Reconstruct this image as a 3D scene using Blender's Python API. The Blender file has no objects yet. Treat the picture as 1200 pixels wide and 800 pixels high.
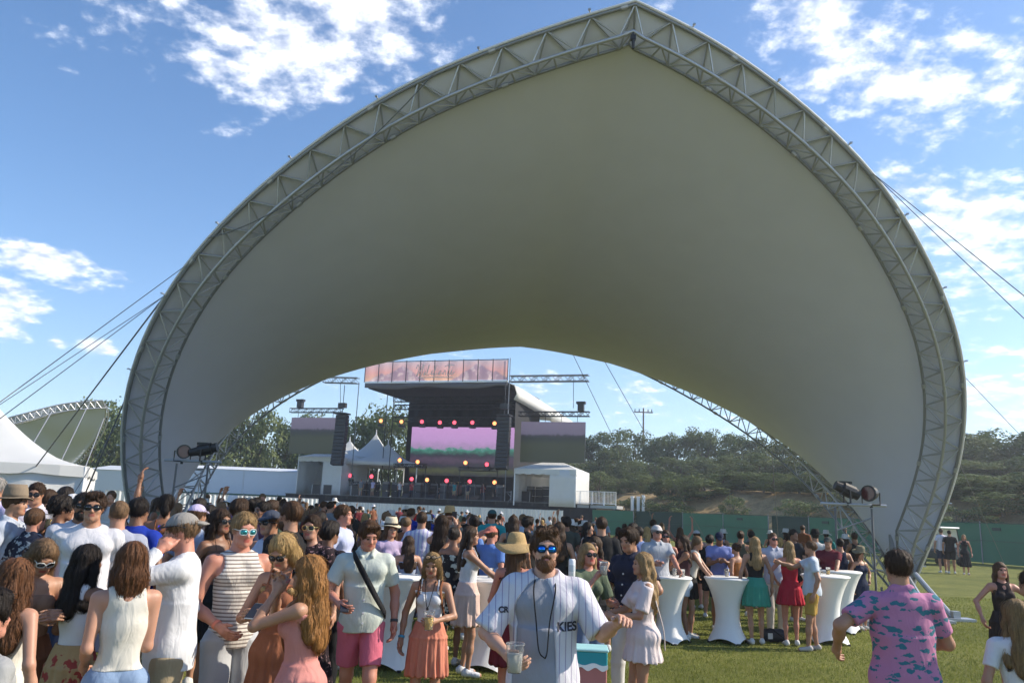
import bpy, bmesh, math, random
import numpy as np
from mathutils import Vector, Matrix
R = math.radians
rnd = random.Random(7)
sc = bpy.context.scene
col = sc.collection
# ---------------------------------------------------------------- camera
FPX = 924.0; PITCH = math.atan(196.9/FPX); ROLL = R(2.3); CAMH = 1.95
fw = Vector((0, math.cos(PITCH), math.sin(PITCH)))
r0 = Vector((1, 0, 0)); u0 = r0.cross(fw)
cr = r0*math.cos(ROLL) + u0*math.sin(ROLL)
cu = -r0*math.sin(ROLL) + u0*math.cos(ROLL)
CAM = Vector((0, 0, CAMH))
cd = bpy.data.cameras.new('camera'); cam = bpy.data.objects.new('camera', cd); col.objects.link(cam)
cam.matrix_world = Matrix(((cr.x, cu.x, -fw.x, 0), (cr.y, cu.y, -fw.y, 0), (cr.z, cu.z, -fw.z, CAMH), (0, 0, 0, 1)))
cd.sensor_width = 36; cd.lens = FPX/1200*36; cd.clip_start = 0.1; cd.clip_end = 3000
sc.camera = cam
sc.render.resolution_x = 1024; sc.render.resolution_y = 682
sc.view_settings.view_transform = 'Standard'; sc.view_settings.look = 'None'
sc.view_settings.exposure = 0.76; sc.view_settings.gamma = 1; sc.view_settings.use_curve_mapping = False
def ray(px, py):
    return (fw*FPX + cr*(px-600) - cu*(py-400)).normalized()
def at(px, py, Y):
    d = ray(px, py); return CAM + d*(Y/d.y)
def ground(px, py, z=0.0):
    d = ray(px, py); return CAM + d*((z-CAMH)/d.z)
def hor(px): return 597 + (px-600)*math.tan(ROLL)
def proj(p):
    v = Vector(p)-CAM; w = v.dot(fw)
    return 600+FPX*v.dot(cr)/w, 400-FPX*v.dot(cu)/w
# ---------------------------------------------------------------- light
SUN_AZ = R(84); SUN_EL = R(34)      # azimuth from +Y towards +X
sd = Vector((math.sin(SUN_AZ)*math.cos(SUN_EL), math.cos(SUN_AZ)*math.cos(SUN_EL), math.sin(SUN_EL)))
sl = bpy.data.lights.new('sun', 'SUN'); sl.energy = 4.3; sl.angle = R(0.6); sl.color = (1, .90, .74)
so = bpy.data.objects.new('sun', sl); col.objects.link(so)
so.rotation_euler = (-sd).to_track_quat('-Z', 'Y').to_euler(); so.location = (60, 0, 60)
W = bpy.data.worlds.new('World'); sc.world = W; W.use_nodes = True
def N(nt, t, **k):
    n = nt.nodes.new(t)
    for a, b in k.items():
        if a[0] == 'i' and a[1:].isdigit(): n.inputs[int(a[1:])].default_value = b
        else: setattr(n, a, b)
    return n
def mth(nt, op, a, b=None, c=None, clamp=False):
    n = nt.nodes.new('ShaderNodeMath'); n.operation = op; n.use_clamp = clamp
    for i, v in enumerate((a, b, c)):
        if v is None: continue
        if isinstance(v, (int, float)): n.inputs[i].default_value = v
        else: nt.links.new(v, n.inputs[i])
    return n.outputs[0]
def vmth(nt, op, a, b=None, out=0):
    n = nt.nodes.new('ShaderNodeVectorMath'); n.operation = op
    for i, v in enumerate((a, b)):
        if v is None: continue
        if isinstance(v, (tuple, list, Vector)): n.inputs[i].default_value = tuple(v)
        else: nt.links.new(v, n.inputs[i])
    return n.outputs[out]
nt = W.node_tree; nt.nodes.clear()
L = nt.links.new
out = N(nt, 'ShaderNodeOutputWorld')
sky = N(nt, 'ShaderNodeTexSky', sky_type='NISHITA', sun_disc=False, sun_elevation=SUN_EL, sun_rotation=SUN_AZ, altitude=1200, air_density=1.0, dust_density=0.6, ozone_density=2.2)
bg = N(nt, 'ShaderNodeBackground'); bg.inputs[1].default_value = 0.135
hs = N(nt, 'ShaderNodeHueSaturation'); hs.inputs['Saturation'].default_value = 1.14; hs.inputs['Value'].default_value = 1.0
L(sky.outputs[0], hs.inputs['Color'])
tc = N(nt, 'ShaderNodeTexCoord'); D = tc.outputs['Generated']
sep = N(nt, 'ShaderNodeSeparateXYZ'); L(D, sep.inputs[0])
zz = mth(nt, 'ADD', mth(nt, 'MAXIMUM', sep.outputs[2], 0.0), 0.22)
uvx = mth(nt, 'DIVIDE', sep.outputs[0], zz); uvy = mth(nt, 'DIVIDE', sep.outputs[1], zz)
cmb = N(nt, 'ShaderNodeCombineXYZ'); L(uvx, cmb.inputs[0]); L(uvy, cmb.inputs[1])
n1 = N(nt, 'ShaderNodeTexNoise'); L(cmb.outputs[0], n1.inputs[0]); n1.inputs['Scale'].default_value = 5.5; n1.inputs['Detail'].default_value = 9; n1.inputs['Roughness'].default_value = .60; n1.inputs['Distortion'].default_value = .25
n2 = N(nt, 'ShaderNodeTexNoise'); L(cmb.outputs[0], n2.inputs[0]); n2.inputs['Scale'].default_value = 17; n2.inputs['Detail'].default_value = 5; n2.inputs['Roughness'].default_value = .6
blobs = [ # px,py,rx,ry,angle deg, strength
 (375, 45, 165, 85, -12, 1.0), (250, 15, 90, 40, 0, .6), (430, 95, 80, 40, 20, .7), (130, 20, 110, 36, 0, .8),
 (1010, 40, 150, 48, 6, .95), (1085, 110, 150, 50, 10, 1.0), (1190, 100, 60, 50, 0, 1.0), (1150, 265, 110, 65, 25, 1.05),
 (1120, 330, 60, 40, 20, .7), (1150, 378, 40, 14, 0, .6), (60, 312, 62, 22, 14, 1.15), (0, 360, 40, 40, 0, 1.25), (118, 406, 26, 11, 8, .95), (67, 400, 12, 9, 0, .75),
 (900, 475, 700, 45, 3, .5), (1150, 455, 260, 75, 2, .75), (760, 480, 140, 28, 2, .55), (620, 455, 40, 10, 4, .8), (500, 455, 60, 14, 4, .5), (560, -60, 120, 60, 0, .7), (900, -100, 200, 90, 0, .8)]
dens = None
for (px, py, rx, ry, an, st) in blobs:
    c = ray(px, py); tx = (ray(px+10, py)-ray(px-10, py)).normalized(); ty = c.cross(tx).normalized()
    a = R(an); ux = tx*math.cos(a)-ty*math.sin(a)*(-1 if ty.z > 0 else 1)*-1; 
    up = ty if ty.z > 0 else -ty
    ux = tx*math.cos(a) - up*math.sin(a); uy = tx*math.sin(a) + up*math.cos(a)
    df = vmth(nt, 'SUBTRACT', D, tuple(c))
    x = vmth(nt, 'DOT_PRODUCT', df, tuple(ux*(FPX/rx)), out=1); y = vmth(nt, 'DOT_PRODUCT', df, tuple(uy*(FPX/ry)), out=1)
    r2 = mth(nt, 'ADD', mth(nt, 'MULTIPLY', x, x), mth(nt, 'MULTIPLY', y, y))
    m = mth(nt, 'MULTIPLY', mth(nt, 'SUBTRACT', 1.0, mth(nt, 'MULTIPLY', r2, .62)), st)
    dens = m if dens is None else mth(nt, 'MAXIMUM', dens, m)
dens = mth(nt, 'MAXIMUM', dens, 0.0)
nn = mth(nt, 'ADD', mth(nt, 'MULTIPLY', n1.outputs[0], 1.0), mth(nt, 'MULTIPLY', n2.outputs[0], .75))
cv = mth(nt, 'ADD', mth(nt, 'MULTIPLY', dens, .42), mth(nt, 'SUBTRACT', nn, 1.06))
mr = N(nt, 'ShaderNodeMapRange', interpolation_type='SMOOTHSTEP'); L(cv, mr.inputs[0]); mr.inputs[1].default_value = .02; mr.inputs[2].default_value = .34; mr.inputs[4].default_value = .90
# haze toward the horizon, brighter towards the sun side
sdot = vmth(nt, 'DOT_PRODUCT', D, tuple(sd), out=1)
glow = mth(nt, 'POWER', mth(nt, 'MAXIMUM', sdot, 0.0), 3.0)
hz = mth(nt, 'POWER', mth(nt, 'SUBTRACT', 1.0, mth(nt, 'MAXIMUM', sep.outputs[2], 0.0), None, True), 9.0)
hzf = mth(nt, 'MULTIPLY', hz, mth(nt, 'ADD', .42, mth(nt, 'MULTIPLY', glow, .6)), None, True)
mixh = N(nt, 'ShaderNodeMix', data_type='RGBA'); L(hzf, mixh.inputs[0]); L(hs.outputs[0], mixh.inputs[6]); mixh.inputs[7].default_value = (5.2, 5.9, 7.2, 1)
ccr = N(nt, 'ShaderNodeMapRange'); L(n2.outputs[0], ccr.inputs[0]); ccr.inputs[1].default_value = .36; ccr.inputs[2].default_value = .62; cc = N(nt, 'ShaderNodeMix', data_type='RGBA'); L(ccr.outputs[0], cc.inputs[0]); cc.inputs[6].default_value = (3.9, 4.2, 5.0, 1); cc.inputs[7].default_value = (7.4, 7.5, 7.9, 1)
mixc = N(nt, 'ShaderNodeMix', data_type='RGBA'); L(mr.outputs[0], mixc.inputs[0]); L(mixh.outputs[2], mixc.inputs[6]); L(cc.outputs[2], mixc.inputs[7])
L(mixc.outputs[2], bg.inputs[0]); L(bg.outputs[0], out.inputs[0])
# ---------------------------------------------------------------- materials
MC = {}
def base(name):
    m = bpy.data.materials.new(name); m.use_nodes = True
    return m, m.node_tree, m.node_tree.nodes['Principled BSDF']
def mat(name, c, rough=.6, metal=0., var=.15, scale=6., bump=0., bscale=60., spec=.5, trans=0.):
    if name in MC: return MC[name]
    m, nt, b = base(name); L = nt.links.new
    tc = N(nt, 'ShaderNodeTexCoord'); nz = N(nt, 'ShaderNodeTexNoise'); L(tc.outputs['Object'], nz.inputs[0])
    nz.inputs['Scale'].default_value = scale; nz.inputs['Detail'].default_value = 5
    mx = N(nt, 'ShaderNodeMix', data_type='RGBA'); L(nz.outputs[0], mx.inputs[0])
    mx.inputs[6].default_value = tuple(max(0, x*(1-var)) for x in c)+(1,); mx.inputs[7].default_value = tuple(min(1, x*(1+var)) for x in c)+(1,)
    L(mx.outputs[2], b.inputs['Base Color']); b.inputs['Roughness'].default_value = rough; b.inputs['Metallic'].default_value = metal
    b.inputs['Specular IOR Level'].default_value = spec
    if bump:
        n2 = N(nt, 'ShaderNodeTexNoise'); L(tc.outputs['Object'], n2.inputs[0]); n2.inputs['Scale'].default_value = bscale; n2.inputs['Detail'].default_value = 3
        bp = N(nt, 'ShaderNodeBump'); bp.inputs['Strength'].default_value = bump; bp.inputs['Distance'].default_value = .02
        L(n2.outputs[0], bp.inputs['Height']); L(bp.outputs[0], b.inputs['Normal'])
    if trans:
        tr = N(nt, 'ShaderNodeBsdfTranslucent'); L(mx.outputs[2], tr.inputs[0]); ms = N(nt, 'ShaderNodeMixShader'); ms.inputs[0].default_value = trans
        o = nt.nodes['Material Output']; L(b.outputs[0], ms.inputs[1]); L(tr.outputs[0], ms.inputs[2]); L(ms.outputs[0], o.inputs[0])
    MC[name] = m; return m
def emis(name, c, s):
    if name in MC: return MC[name]
    m, nt, b = base(name); b.inputs['Base Color'].default_value = (.02, .02, .02, 1)
    b.inputs['Emission Color'].default_value = tuple(c)+(1,); b.inputs['Emission Strength'].default_value = s
    MC[name] = m; return m
ALU = mat('aluminium', (.44, .45, .48), .36, .5, .12, 3, .1, 40)
ALUD = mat('dull_aluminium', (.26, .27, .29), .5, .4, .15, 3)
BLK = mat('black_metal', (.018, .018, .02), .5, 0, .2, 4)
BLKC = mat('black_cloth', (.012, .012, .014), .9, 0, .3, 2, .3, 20)
CAB = mat('steel_cable', (.16, .16, .16), .6, .4)
PVC = mat('white_fabric', (.80, .80, .78), .55, 0, .05, 1.5, .15, 3, trans=.30)
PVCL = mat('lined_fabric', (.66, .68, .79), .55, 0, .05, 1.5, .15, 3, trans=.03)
WHT = mat('white_paint', (.8, .8, .8), .5, 0, .06)
WCLOTH = mat('white_cloth', (.80, .79, .78), .75, 0, .05, 3, .25, 14, trans=.12)
# ---------------------------------------------------------------- mesh helpers
class MB:
    def __init__(s): s.v = []; s.f = []; s.m = []; s.ms = []
    def _add(s, vs, fs, mi=0):
        o = len(s.v); s.v += [tuple(v) for v in vs]; s.f += [tuple(i+o for i in f) for f in fs]; s.m += [mi]*len(fs)
    def box(s, c, d, rot=None, mi=0):
        vs = [Vector((x*d[0]/2, y*d[1]/2, z*d[2]/2)) for x in (-1, 1) for y in (-1, 1) for z in (-1, 1)]
        if rot is not None: vs = [rot @ v for v in vs]
        vs = [v+Vector(c) for v in vs]
        s._add(vs, [(0, 1, 3, 2), (4, 6, 7, 5), (0, 4, 5, 1), (2, 3, 7, 6), (0, 2, 6, 4), (1, 5, 7, 3)], mi); return s
    def tube(s, pts, r, n=6, mi=0, cap=True):
        pts = [Vector(p) for p in pts]; rs = r if isinstance(r, (list, tuple)) else [r]*len(pts)
        vs = []; 
        prev = None
        for i, p in enumerate(pts):
            t = (pts[min(i+1, len(pts)-1)]-pts[max(i-1, 0)]).normalized()
            if prev is None:
                a = Vector((0, 0, 1)) if abs(t.z) < .9 else Vector((1, 0, 0)); x = t.cross(a).normalized()
            else: x = (prev - t*prev.dot(t)).normalized()
            prev = x; y = t.cross(x)
            for k in range(n):
                an = 2*math.pi*k/n; vs.append(p+(x*math.cos(an)+y*math.sin(an))*rs[i])
        fs = [(i*n+k, i*n+(k+1) % n, (i+1)*n+(k+1) % n, (i+1)*n+k) for i in range(len(pts)-1) for k in range(n)]
        if cap: fs += [tuple(range(n))[::-1], tuple((len(pts)-1)*n+k for k in range(n))]
        s._add(vs, fs, mi); return s
    def lathe(s, prof, n=24, c=(0, 0, 0), mi=0, fn=None):
        c = Vector(c); vs = []
        for (r, z) in prof:
            for k in range(n):
                an = 2*math.pi*k/n; rr = r if fn is None else fn(r, z, an); vs.append(c+Vector((rr*math.cos(an), rr*math.sin(an), z)))
        fs = [(i*n+k, i*n+(k+1) % n, (i+1)*n+(k+1) % n, (i+1)*n+k) for i in range(len(prof)-1) for k in range(n)]
        s._add(vs, fs, mi); return s
    def grid(s, G, mi=0):   # G[i][j] of points
        n, m = len(G), len(G[0]); vs = [p for r in G for p in r]
        s._add(vs, [(i*m+j, i*m+j+1, (i+1)*m+j+1, (i+1)*m+j) for i in range(n-1) for j in range(m-1)], mi); return s
    def build(s, name, mats, parent=None, smooth=False, loc=None, thick=0):
        me = bpy.data.meshes.new(name); me.from_pydata(s.v, [], s.f); me.update()
        if not isinstance(mats, (list, tuple)): mats = [mats]
        for m in mats: me.materials.append(m)
        if len(mats) > 1: me.polygons.foreach_set('material_index', s.m)
        if smooth: me.polygons.foreach_set('use_smooth', [True]*len(me.polygons))
        o = bpy.data.objects.new(name, me); col.objects.link(o)
        if parent is not None: o.parent = parent
        if loc is not None: o.location = loc
        if thick:
            md = o.modifiers.new('s', 'SOLIDIFY'); md.thickness = thick; md.offset = 0
        return o
def tag(o, label=None, cat=None, group=None, kind=None):
    if label: o['label'] = label
    if cat: o['category'] = cat
    if group: o['group'] = group
    if kind: o['kind'] = kind
    return o
def empty(name, loc, label, cat, group=None, rz=0):
    o = bpy.data.objects.new(name, None); col.objects.link(o); o.location = loc; o.rotation_euler = (0, 0, rz); o.empty_display_size = .1
    return tag(o, label, cat, group)
KIDS = {}
def copy_tree(o, parent=None):
    c = o.copy(); col.objects.link(c); c.parent = parent
    for ch in o.children: copy_tree(ch, c)
    return c
def catmull(P, n):
    P = [Vector(p) for p in P]; out = []
    L_ = [0]
    for i in range(1, len(P)): L_.append(L_[-1]+(P[i]-P[i-1]).length)
    for k in range(n):
        s = L_[-1]*k/(n-1); i = 0
        while i < len(P)-2 and L_[i+1] < s: i += 1
        t = (s-L_[i])/max(1e-9, L_[i+1]-L_[i])
        p0 = P[i-1] if i > 0 else P[0]*2-P[1]; p1 = P[i]; p2 = P[i+1]; p3 = P[i+2] if i+2 < len(P) else P[-1]*2-P[-2]
        out.append(.5*((2*p1)+(p2-p0)*t+(2*p0-5*p1+4*p2-p3)*t*t+(3*p1-p0-3*p2+p3)*t**3))
    return out
def truss_beam(mb, a, b, w=.4, seg=None, r=.03, up=(0, 0, 1), n=4):
    a = Vector(a); b = Vector(b); t = (b-a); Ln = t.length; t.normalize(); up = Vector(up)
    x = t.cross(up).normalized(); y = x.cross(t).normalized(); seg = seg or max(2, int(Ln/w))
    cs = [(x*sx+y*sy)*w/2 for sx, sy in ((-1, -1), (1, -1), (1, 1), (-1, 1))]
    for c in cs: mb.tube([a+c, b+c], r, n)
    for i in range(seg):
        p = a+t*Ln*i/seg; q = a+t*Ln*(i+1)/seg
        for k in range(4):
            c1, c2 = cs[k], cs[(k+1) % 4]
            if i % 2: c1, c2 = c2, c1
            mb.tube([p+c1, q+c2], r*.6, 4, cap=False)
            if i % 2 == 0: mb.tube([p+cs[k], p+cs[(k+1) % 4]], r*.6, 4, cap=False)
# ================================================================ SETTING
def lawn_mat():
    m, nt, b = base('lawn'); L = nt.links.new
    g = N(nt, 'ShaderNodeNewGeometry'); P = g.outputs['Position']
    def noise(s, d=4):
        n = N(nt, 'ShaderNodeTexNoise'); L(P, n.inputs[0]); n.inputs['Scale'].default_value = s; n.inputs['Detail'].default_value = d; return n.outputs[0]
    a, c, e = noise(.35), noise(2.2, 6), noise(30, 3)
    s = mth(nt, 'ADD', mth(nt, 'MULTIPLY', a, .55), mth(nt, 'ADD', mth(nt, 'MULTIPLY', c, .35), mth(nt, 'MULTIPLY', e, .35)))
    r = N(nt, 'ShaderNodeValToRGB'); L(s, r.inputs[0]); r.color_ramp.elements[0].position = .42; r.color_ramp.elements[0].color = (.105, .128, .030, 1)
    r.color_ramp.elements[1].position = .80; r.color_ramp.elements[1].color = (.275, .275, .072, 1)
    L(r.outputs[0], b.inputs['Base Color']); b.inputs['Roughness'].default_value = .9; b.inputs['Specular IOR Level'].default_value = .15
    bp = N(nt, 'ShaderNodeBump'); bp.inputs['Strength'].default_value = .9; bp.inputs['Distance'].default_value = .05
    L(mth(nt, 'ADD', e, noise(90, 2)), bp.inputs['Height']); L(bp.outputs[0], b.inputs['Normal'])
    return m
LAWN = lawn_mat()
def gz(x, y=0):
    t = min(1, max(0, (-x-1.5)/6.0)); t = t*t*(3-2*t); u = min(1, max(0, (45-y)/15)); return .28*t*u
g = MB(); g.grid([[(x, y, gz(x, y)) for y in (-60, -10, 0, 10, 20, 30, 34, 38, 42, 46, 60, 200, 1500)] for x in (-1500, -200, -30, -9, -8, -7, -6, -5, -4, -3, -2, -1, 0, 30, 200, 1500)])
tag(g.build('lawn', LAWN), kind='structure')
# blades of grass on the near open lawn
def blades():
    n = 210000; rs = np.random.RandomState(3)
    Y = 6.5+17*rs.rand(n)**1.3; px = rs.uniform(-40, 1240, n)
    X = (px-600)/FPX*Y*1.0
    h = rs.uniform(.018, .045, n); w = rs.uniform(.003, .006, n)*(.5+Y/14); gzv = .28*np.clip((-X-1.5)/6, 0, 1)**2*(3-2*np.clip((-X-1.5)/6, 0, 1)); an = rs.uniform(0, 6.28, n); lean = rs.uniform(-.02, .02, (n, 2))
    v = np.zeros((n, 3, 3), np.float32)
    v[:, 0, 0] = X-np.cos(an)*w; v[:, 0, 1] = Y-np.sin(an)*w
    v[:, 1, 0] = X+np.cos(an)*w; v[:, 1, 1] = Y+np.sin(an)*w
    v[:, 2, 0] = X+lean[:, 0]; v[:, 2, 1] = Y+lean[:, 1]; v[:, 2, 2] = h; v[:, :, 2] += gzv[:, None]
    me = bpy.data.meshes.new('grass'); me.vertices.add(n*3); me.vertices.foreach_set('co', v.ravel())
    me.loops.add(n*3); me.loops.foreach_set('vertex_index', np.arange(n*3, dtype=np.int32)); me.polygons.add(n)
    me.polygons.foreach_set('loop_start', np.arange(0, n*3, 3, dtype=np.int32)); me.polygons.foreach_set('loop_total', np.full(n, 3, np.int32)); me.update()
    me.materials.append(mat('grass_blade', (.21, .235, .05), .8, 0, .45, .9, trans=.35))
    o = bpy.data.objects.new('grass', me); col.objects.link(o); tag(o, 'short mown green grass on the open lawn', 'grass', kind='stuff')
blades()
# ---- fence line and hill
FL = [at(p, 600, Y) for p, Y in ((690, 76), (800, 69), (900, 61.5), (1000, 55), (1100, 49.5), (1200, 44), (1420, 37))]
FL = [Vector((p.x, p.y, 0)) for p in FL]
def fdist(x, y):   # signed distance beyond the fence line, extended left
    best = 1e9
    P = [Vector((-400, 150, 0)), Vector((-60, 118, 0)), Vector((0, 100, 0))]+FL[0:]+[Vector((200, 10, 0))]
    for a, b in zip(P[:-1], P[1:]):
        d = b-a; t = max(0, min(1, ((x-a.x)*d.x+(y-a.y)*d.y)/(d.x*d.x+d.y*d.y))); qx, qy = a.x+d.x*t, a.y+d.y*t
        s = (d.x*(y-a.y)-d.y*(x-a.x)); dd = math.hypot(x-qx, y-qy)
        if dd < abs(best): best = dd if s > 0 else -dd
    return best
def hillz(x, y):
    d = fdist(x, y)-1.5
    if d < 0: return -.3
    s = min(1, d/13.0); s = s*s*(3-2*s)
    k = min(1, max(0, (x+10)/25)); k = k*k*(3-2*k)
    z = s*(4.3)+min(55, max(0, d-10))*.10+.35*math.sin(x*.31+y*.17)*min(1, d/5)
    return z*(.12+.88*k)-.05
g = MB(); xs = list(np.linspace(-160, 260, 100)); ys = list(np.linspace(25, 330, 110))
g.grid([[(x, y, hillz(x, y)) for y in ys] for x in xs])
def hill_mat():
    m, nt, b = base('dry_grass'); L = nt.links.new
    P = N(nt, 'ShaderNodeNewGeometry').outputs['Position']
    n = N(nt, 'ShaderNodeTexNoise'); L(P, n.inputs[0]); n.inputs['Scale'].default_value = .9; n.inputs['Detail'].default_value = 10; n.inputs['Roughness'].default_value = .82
    r = N(nt, 'ShaderNodeValToRGB'); L(n.outputs[0], r.inputs[0]); e = r.color_ramp.elements
    e[0].position = .32; e[0].color = (.12, .11, .05, 1); e[1].position = .58; e[1].color = (.52, .37, .19, 1); e.new(.42).color = (.36, .25, .12, 1)
    L(r.outputs[0], b.inputs['Base Color']); b.inputs['Roughness'].default_value = .95; b.inputs['Specular IOR Level'].default_value = .1
    bp = N(nt, 'ShaderNodeBump'); bp.inputs['Strength'].default_value = 1; bp.inputs['Distance'].default_value = .5; L(n.outputs[0], bp.inputs['Height']); L(bp.outputs[0], b.inputs['Normal'])
    return m
tag(g.build('hill', hill_mat(), smooth=True), kind='structure')
# ---- foliage
def leaf_mat(name, c1, c2):
    m, nt, b = base(name); L = nt.links.new
    oi = N(nt, 'ShaderNodeObjectInfo'); tc = N(nt, 'ShaderNodeTexCoord'); nz = N(nt, 'ShaderNodeTexNoise'); L(tc.outputs['Object'], nz.inputs[0]); nz.inputs['Scale'].default_value = 4; nz.inputs['Detail'].default_value = 6
    f = mth(nt, 'ADD', mth(nt, 'MULTIPLY', oi.outputs['Random'], .55), mth(nt, 'MULTIPLY', mth(nt, 'SUBTRACT', nz.outputs[0], .3), 1.1), None, True)
    mx = N(nt, 'ShaderNodeMix', data_type='RGBA'); L(f, mx.inputs[0]); mx.inputs[6].default_value = c1+(1,); mx.inputs[7].default_value = c2+(1,)
    L(mx.outputs[2], b.inputs['Base Color']); b.inputs['Roughness'].default_value = .7; b.inputs['Specular IOR Level'].default_value = .25
    tr = N(nt, 'ShaderNodeBsdfTranslucent'); L(mx.outputs[2], tr.inputs[0]); ms = N(nt, 'ShaderNodeMixShader'); ms.inputs[0].default_value = .25
    L(b.outputs[0], ms.inputs[1]); L(tr.outputs[0], ms.inputs[2]); L(ms.outputs[0], nt.nodes['Material Output'].inputs[0])
    return m
LEAF = leaf_mat('oak_leaves', (.055, .085, .026), (.135, .175, .055))
LEAF2 = leaf_mat('olive_leaves', (.082, .110, .038), (.18, .215, .08))
BARK = mat('bark', (.10, .075, .05), .9, 0, .3, 8, .5, 20)
def foliage(seed, nclump, nleaf, size, flat=1.0, low=.0):
    rs = np.random.RandomState(seed); V = []
    C = []
    for i in range(nclump):
        a = rs.uniform(0, 6.28); z = rs.uniform(low, .95); rr = math.sqrt(max(.05, 1-((z-.45)/.62)**2))*rs.uniform(.25, 1.0)*.48
        C.append((rr*math.cos(a), rr*math.sin(a), z, rs.uniform(.11, .22)))
    C = np.array(C)
    idx = rs.randint(0, nclump, nleaf); c = C[idx]
    d = rs.normal(size=(nleaf, 3)); d /= np.linalg.norm(d, axis=1)[:, None]
    rad = c[:, 3]*rs.uniform(.55, 1.12, nleaf)**.7
    p = c[:, :3]+d*rad[:, None]*np.array([1, 1, .78*flat]); p[:, 2] = np.maximum(p[:, 2], .01)
    t = rs.normal(size=(nleaf, 3)); t -= d*(t*d).sum(1)[:, None]*.7; t /= np.linalg.norm(t, axis=1)[:, None]
    b = np.cross(t, d+rs.normal(size=(nleaf, 3))*.5); b /= np.linalg.norm(b, axis=1)[:, None]
    s = size*rs.uniform(.5, 1.3, nleaf)[:, None]
    q = np.stack([p-t*s, p-b*s*.7, p+t*s, p+b*s*.7], 1).astype(np.float32)
    me = bpy.data.meshes.new('crown'); n = nleaf; me.vertices.add(n*4); me.vertices.foreach_set('co', q.ravel())
    me.loops.add(n*4); me.loops.foreach_set('vertex_index', np.arange(n*4, dtype=np.int32)); me.polygons.add(n)
    me.polygons.foreach_set('loop_start', np.arange(0, n*4, 4, dtype=np.int32)); me.polygons.foreach_set('loop_total', np.full(n, 4, np.int32)); me.update()
    return me, C
TREES = []
for k in range(5):
    me, C = foliage(20+k, 26+4*k, 5200, .021, 1.0, .12)
    me.materials.append(LEAF2 if k % 2 else LEAF)
    t = MB(); t.tube([(0, 0, -.1), (.01, 0, .15), (0, .02, .45), (.02, 0, .7)], [.03, .024, .016, .008], 7)
    for c in C[:9]: t.tube([(0, 0, .2), Vector(c[:3])*.5+Vector((0, 0, .12)), c[:3]], [.012, .008, .003], 5)
    tm = t.build('trunk_source', BARK); tmesh = tm.data; bpy.data.objects.remove(tm); TREES.append((me, tmesh))
for k in range(4):
    me, C = foliage(60+k, 24+3*k, 4200, .024, .9, 0)
    me.materials.append(LEAF2 if k != 1 else LEAF)
    TREES.append((me, TREES[k][1]))
def tree(x, y, z, h, w, k, name, label, cat, group=None):
    e = empty(name, (x, y, z), label, cat, group, rnd.uniform(0, 6.28)); e.scale = (w, w*rnd.uniform(.85, 1.1), h)
    for nm, me in (('crown', TREES[k][0]), ('trunk', TREES[k][1])):
        o = bpy.data.objects.new(nm, me); col.objects.link(o); o.parent = e
    return e
def tree_px(px, ytop, Y, w, k, name, label, cat, group, zb=None):
    k = k % 5 if name in ('oak_tree', 'tall_tree') else k
    p = at(px, ytop, Y); z = hillz(p.x, p.y) if zb is None else zb
    return tree(p.x, p.y, z, max(1.5, p.z-z), w, k, name, label, cat, group)
ORD = 'first second third fourth fifth sixth seventh eighth ninth tenth eleventh twelfth thirteenth fourteenth fifteenth sixteenth seventeenth eighteenth nineteenth twentieth'.split()
ORD += ['twenty-'+w for w in ORD[:9]]+['thirtieth']+['thirty-'+w for w in ORD[:9]]
def Yd(px, d):
    Y = 40.
    while Y < 160:
        p = at(px, 600, Y)
        if fdist(p.x, p.y) >= d: return Y
        Y += .5
    return Y
i = 0
pxs = (672, 690, 715, 745, 770, 795, 822, 845, 872, 900, 930, 965, 1000, 1030, 1060, 1085, 1110, 1140, 1165, 1192, 1225)
tops = (524, 512, 509, 505, 508, 504, 506, 512, 510, 513, 515, 518, 522, 520, 517, 514, 516, 512, 508, 505, 504)
for q_, (px, yt) in enumerate(zip(pxs, tops)):
    i += 1
    tree_px(px, yt+rnd.uniform(-3, 3), Yd(px, 40+rnd.uniform(-4, 4)), rnd.uniform(7, 9.5), i, 'oak_tree', 'dark green rounded tree, %s from the left along the hilltop skyline' % ORD[q_], 'tree', 'trees along the hilltop skyline')
for q_, px in enumerate(range(655, 1250, 17)):
    i += 1; q = px+rnd.uniform(-8, 8)
    tree_px(q, 534+rnd.uniform(-6, 12)+max(0, px-900)*.01, Yd(px, 29+rnd.uniform(-3, 3)), rnd.uniform(6, 8.5), 5+i % 4, 'hillside_bush', 'full olive green bush midway up the hill, %s from the left in its row' % ORD[q_], 'bush', 'bushes on the middle of the hillside')
for q_, px in enumerate(range(650, 1258, 16)):
    i += 1; q = px+rnd.uniform(-7, 7); yy = 556+max(0, px-850)*.035+rnd.uniform(-7, 9)
    tree_px(q, yy, Yd(px, 13+rnd.uniform(-2, 3)), rnd.uniform(3.8, 5.8), 5+i % 4, 'scrub_bush', 'low scrubby bush above the dry grass, %s from the left in its row' % ORD[q_], 'bush', 'scrub bushes above the dry grass')
for q_, px in enumerate(range(668, 1250, 64)):
    i += 1; q = px+rnd.uniform(-14, 14); tree_px(q, hor(q)-20+rnd.uniform(-9, 3), Yd(q, rnd.uniform(6, 10)), rnd.uniform(2.6, 5.2), 5+i % 4, 'dry_shrub', 'small shrub low on the dry grass bank, %s from the left in its row' % ORD[q_], 'shrub', 'small shrubs on the dry grass bank')
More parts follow.
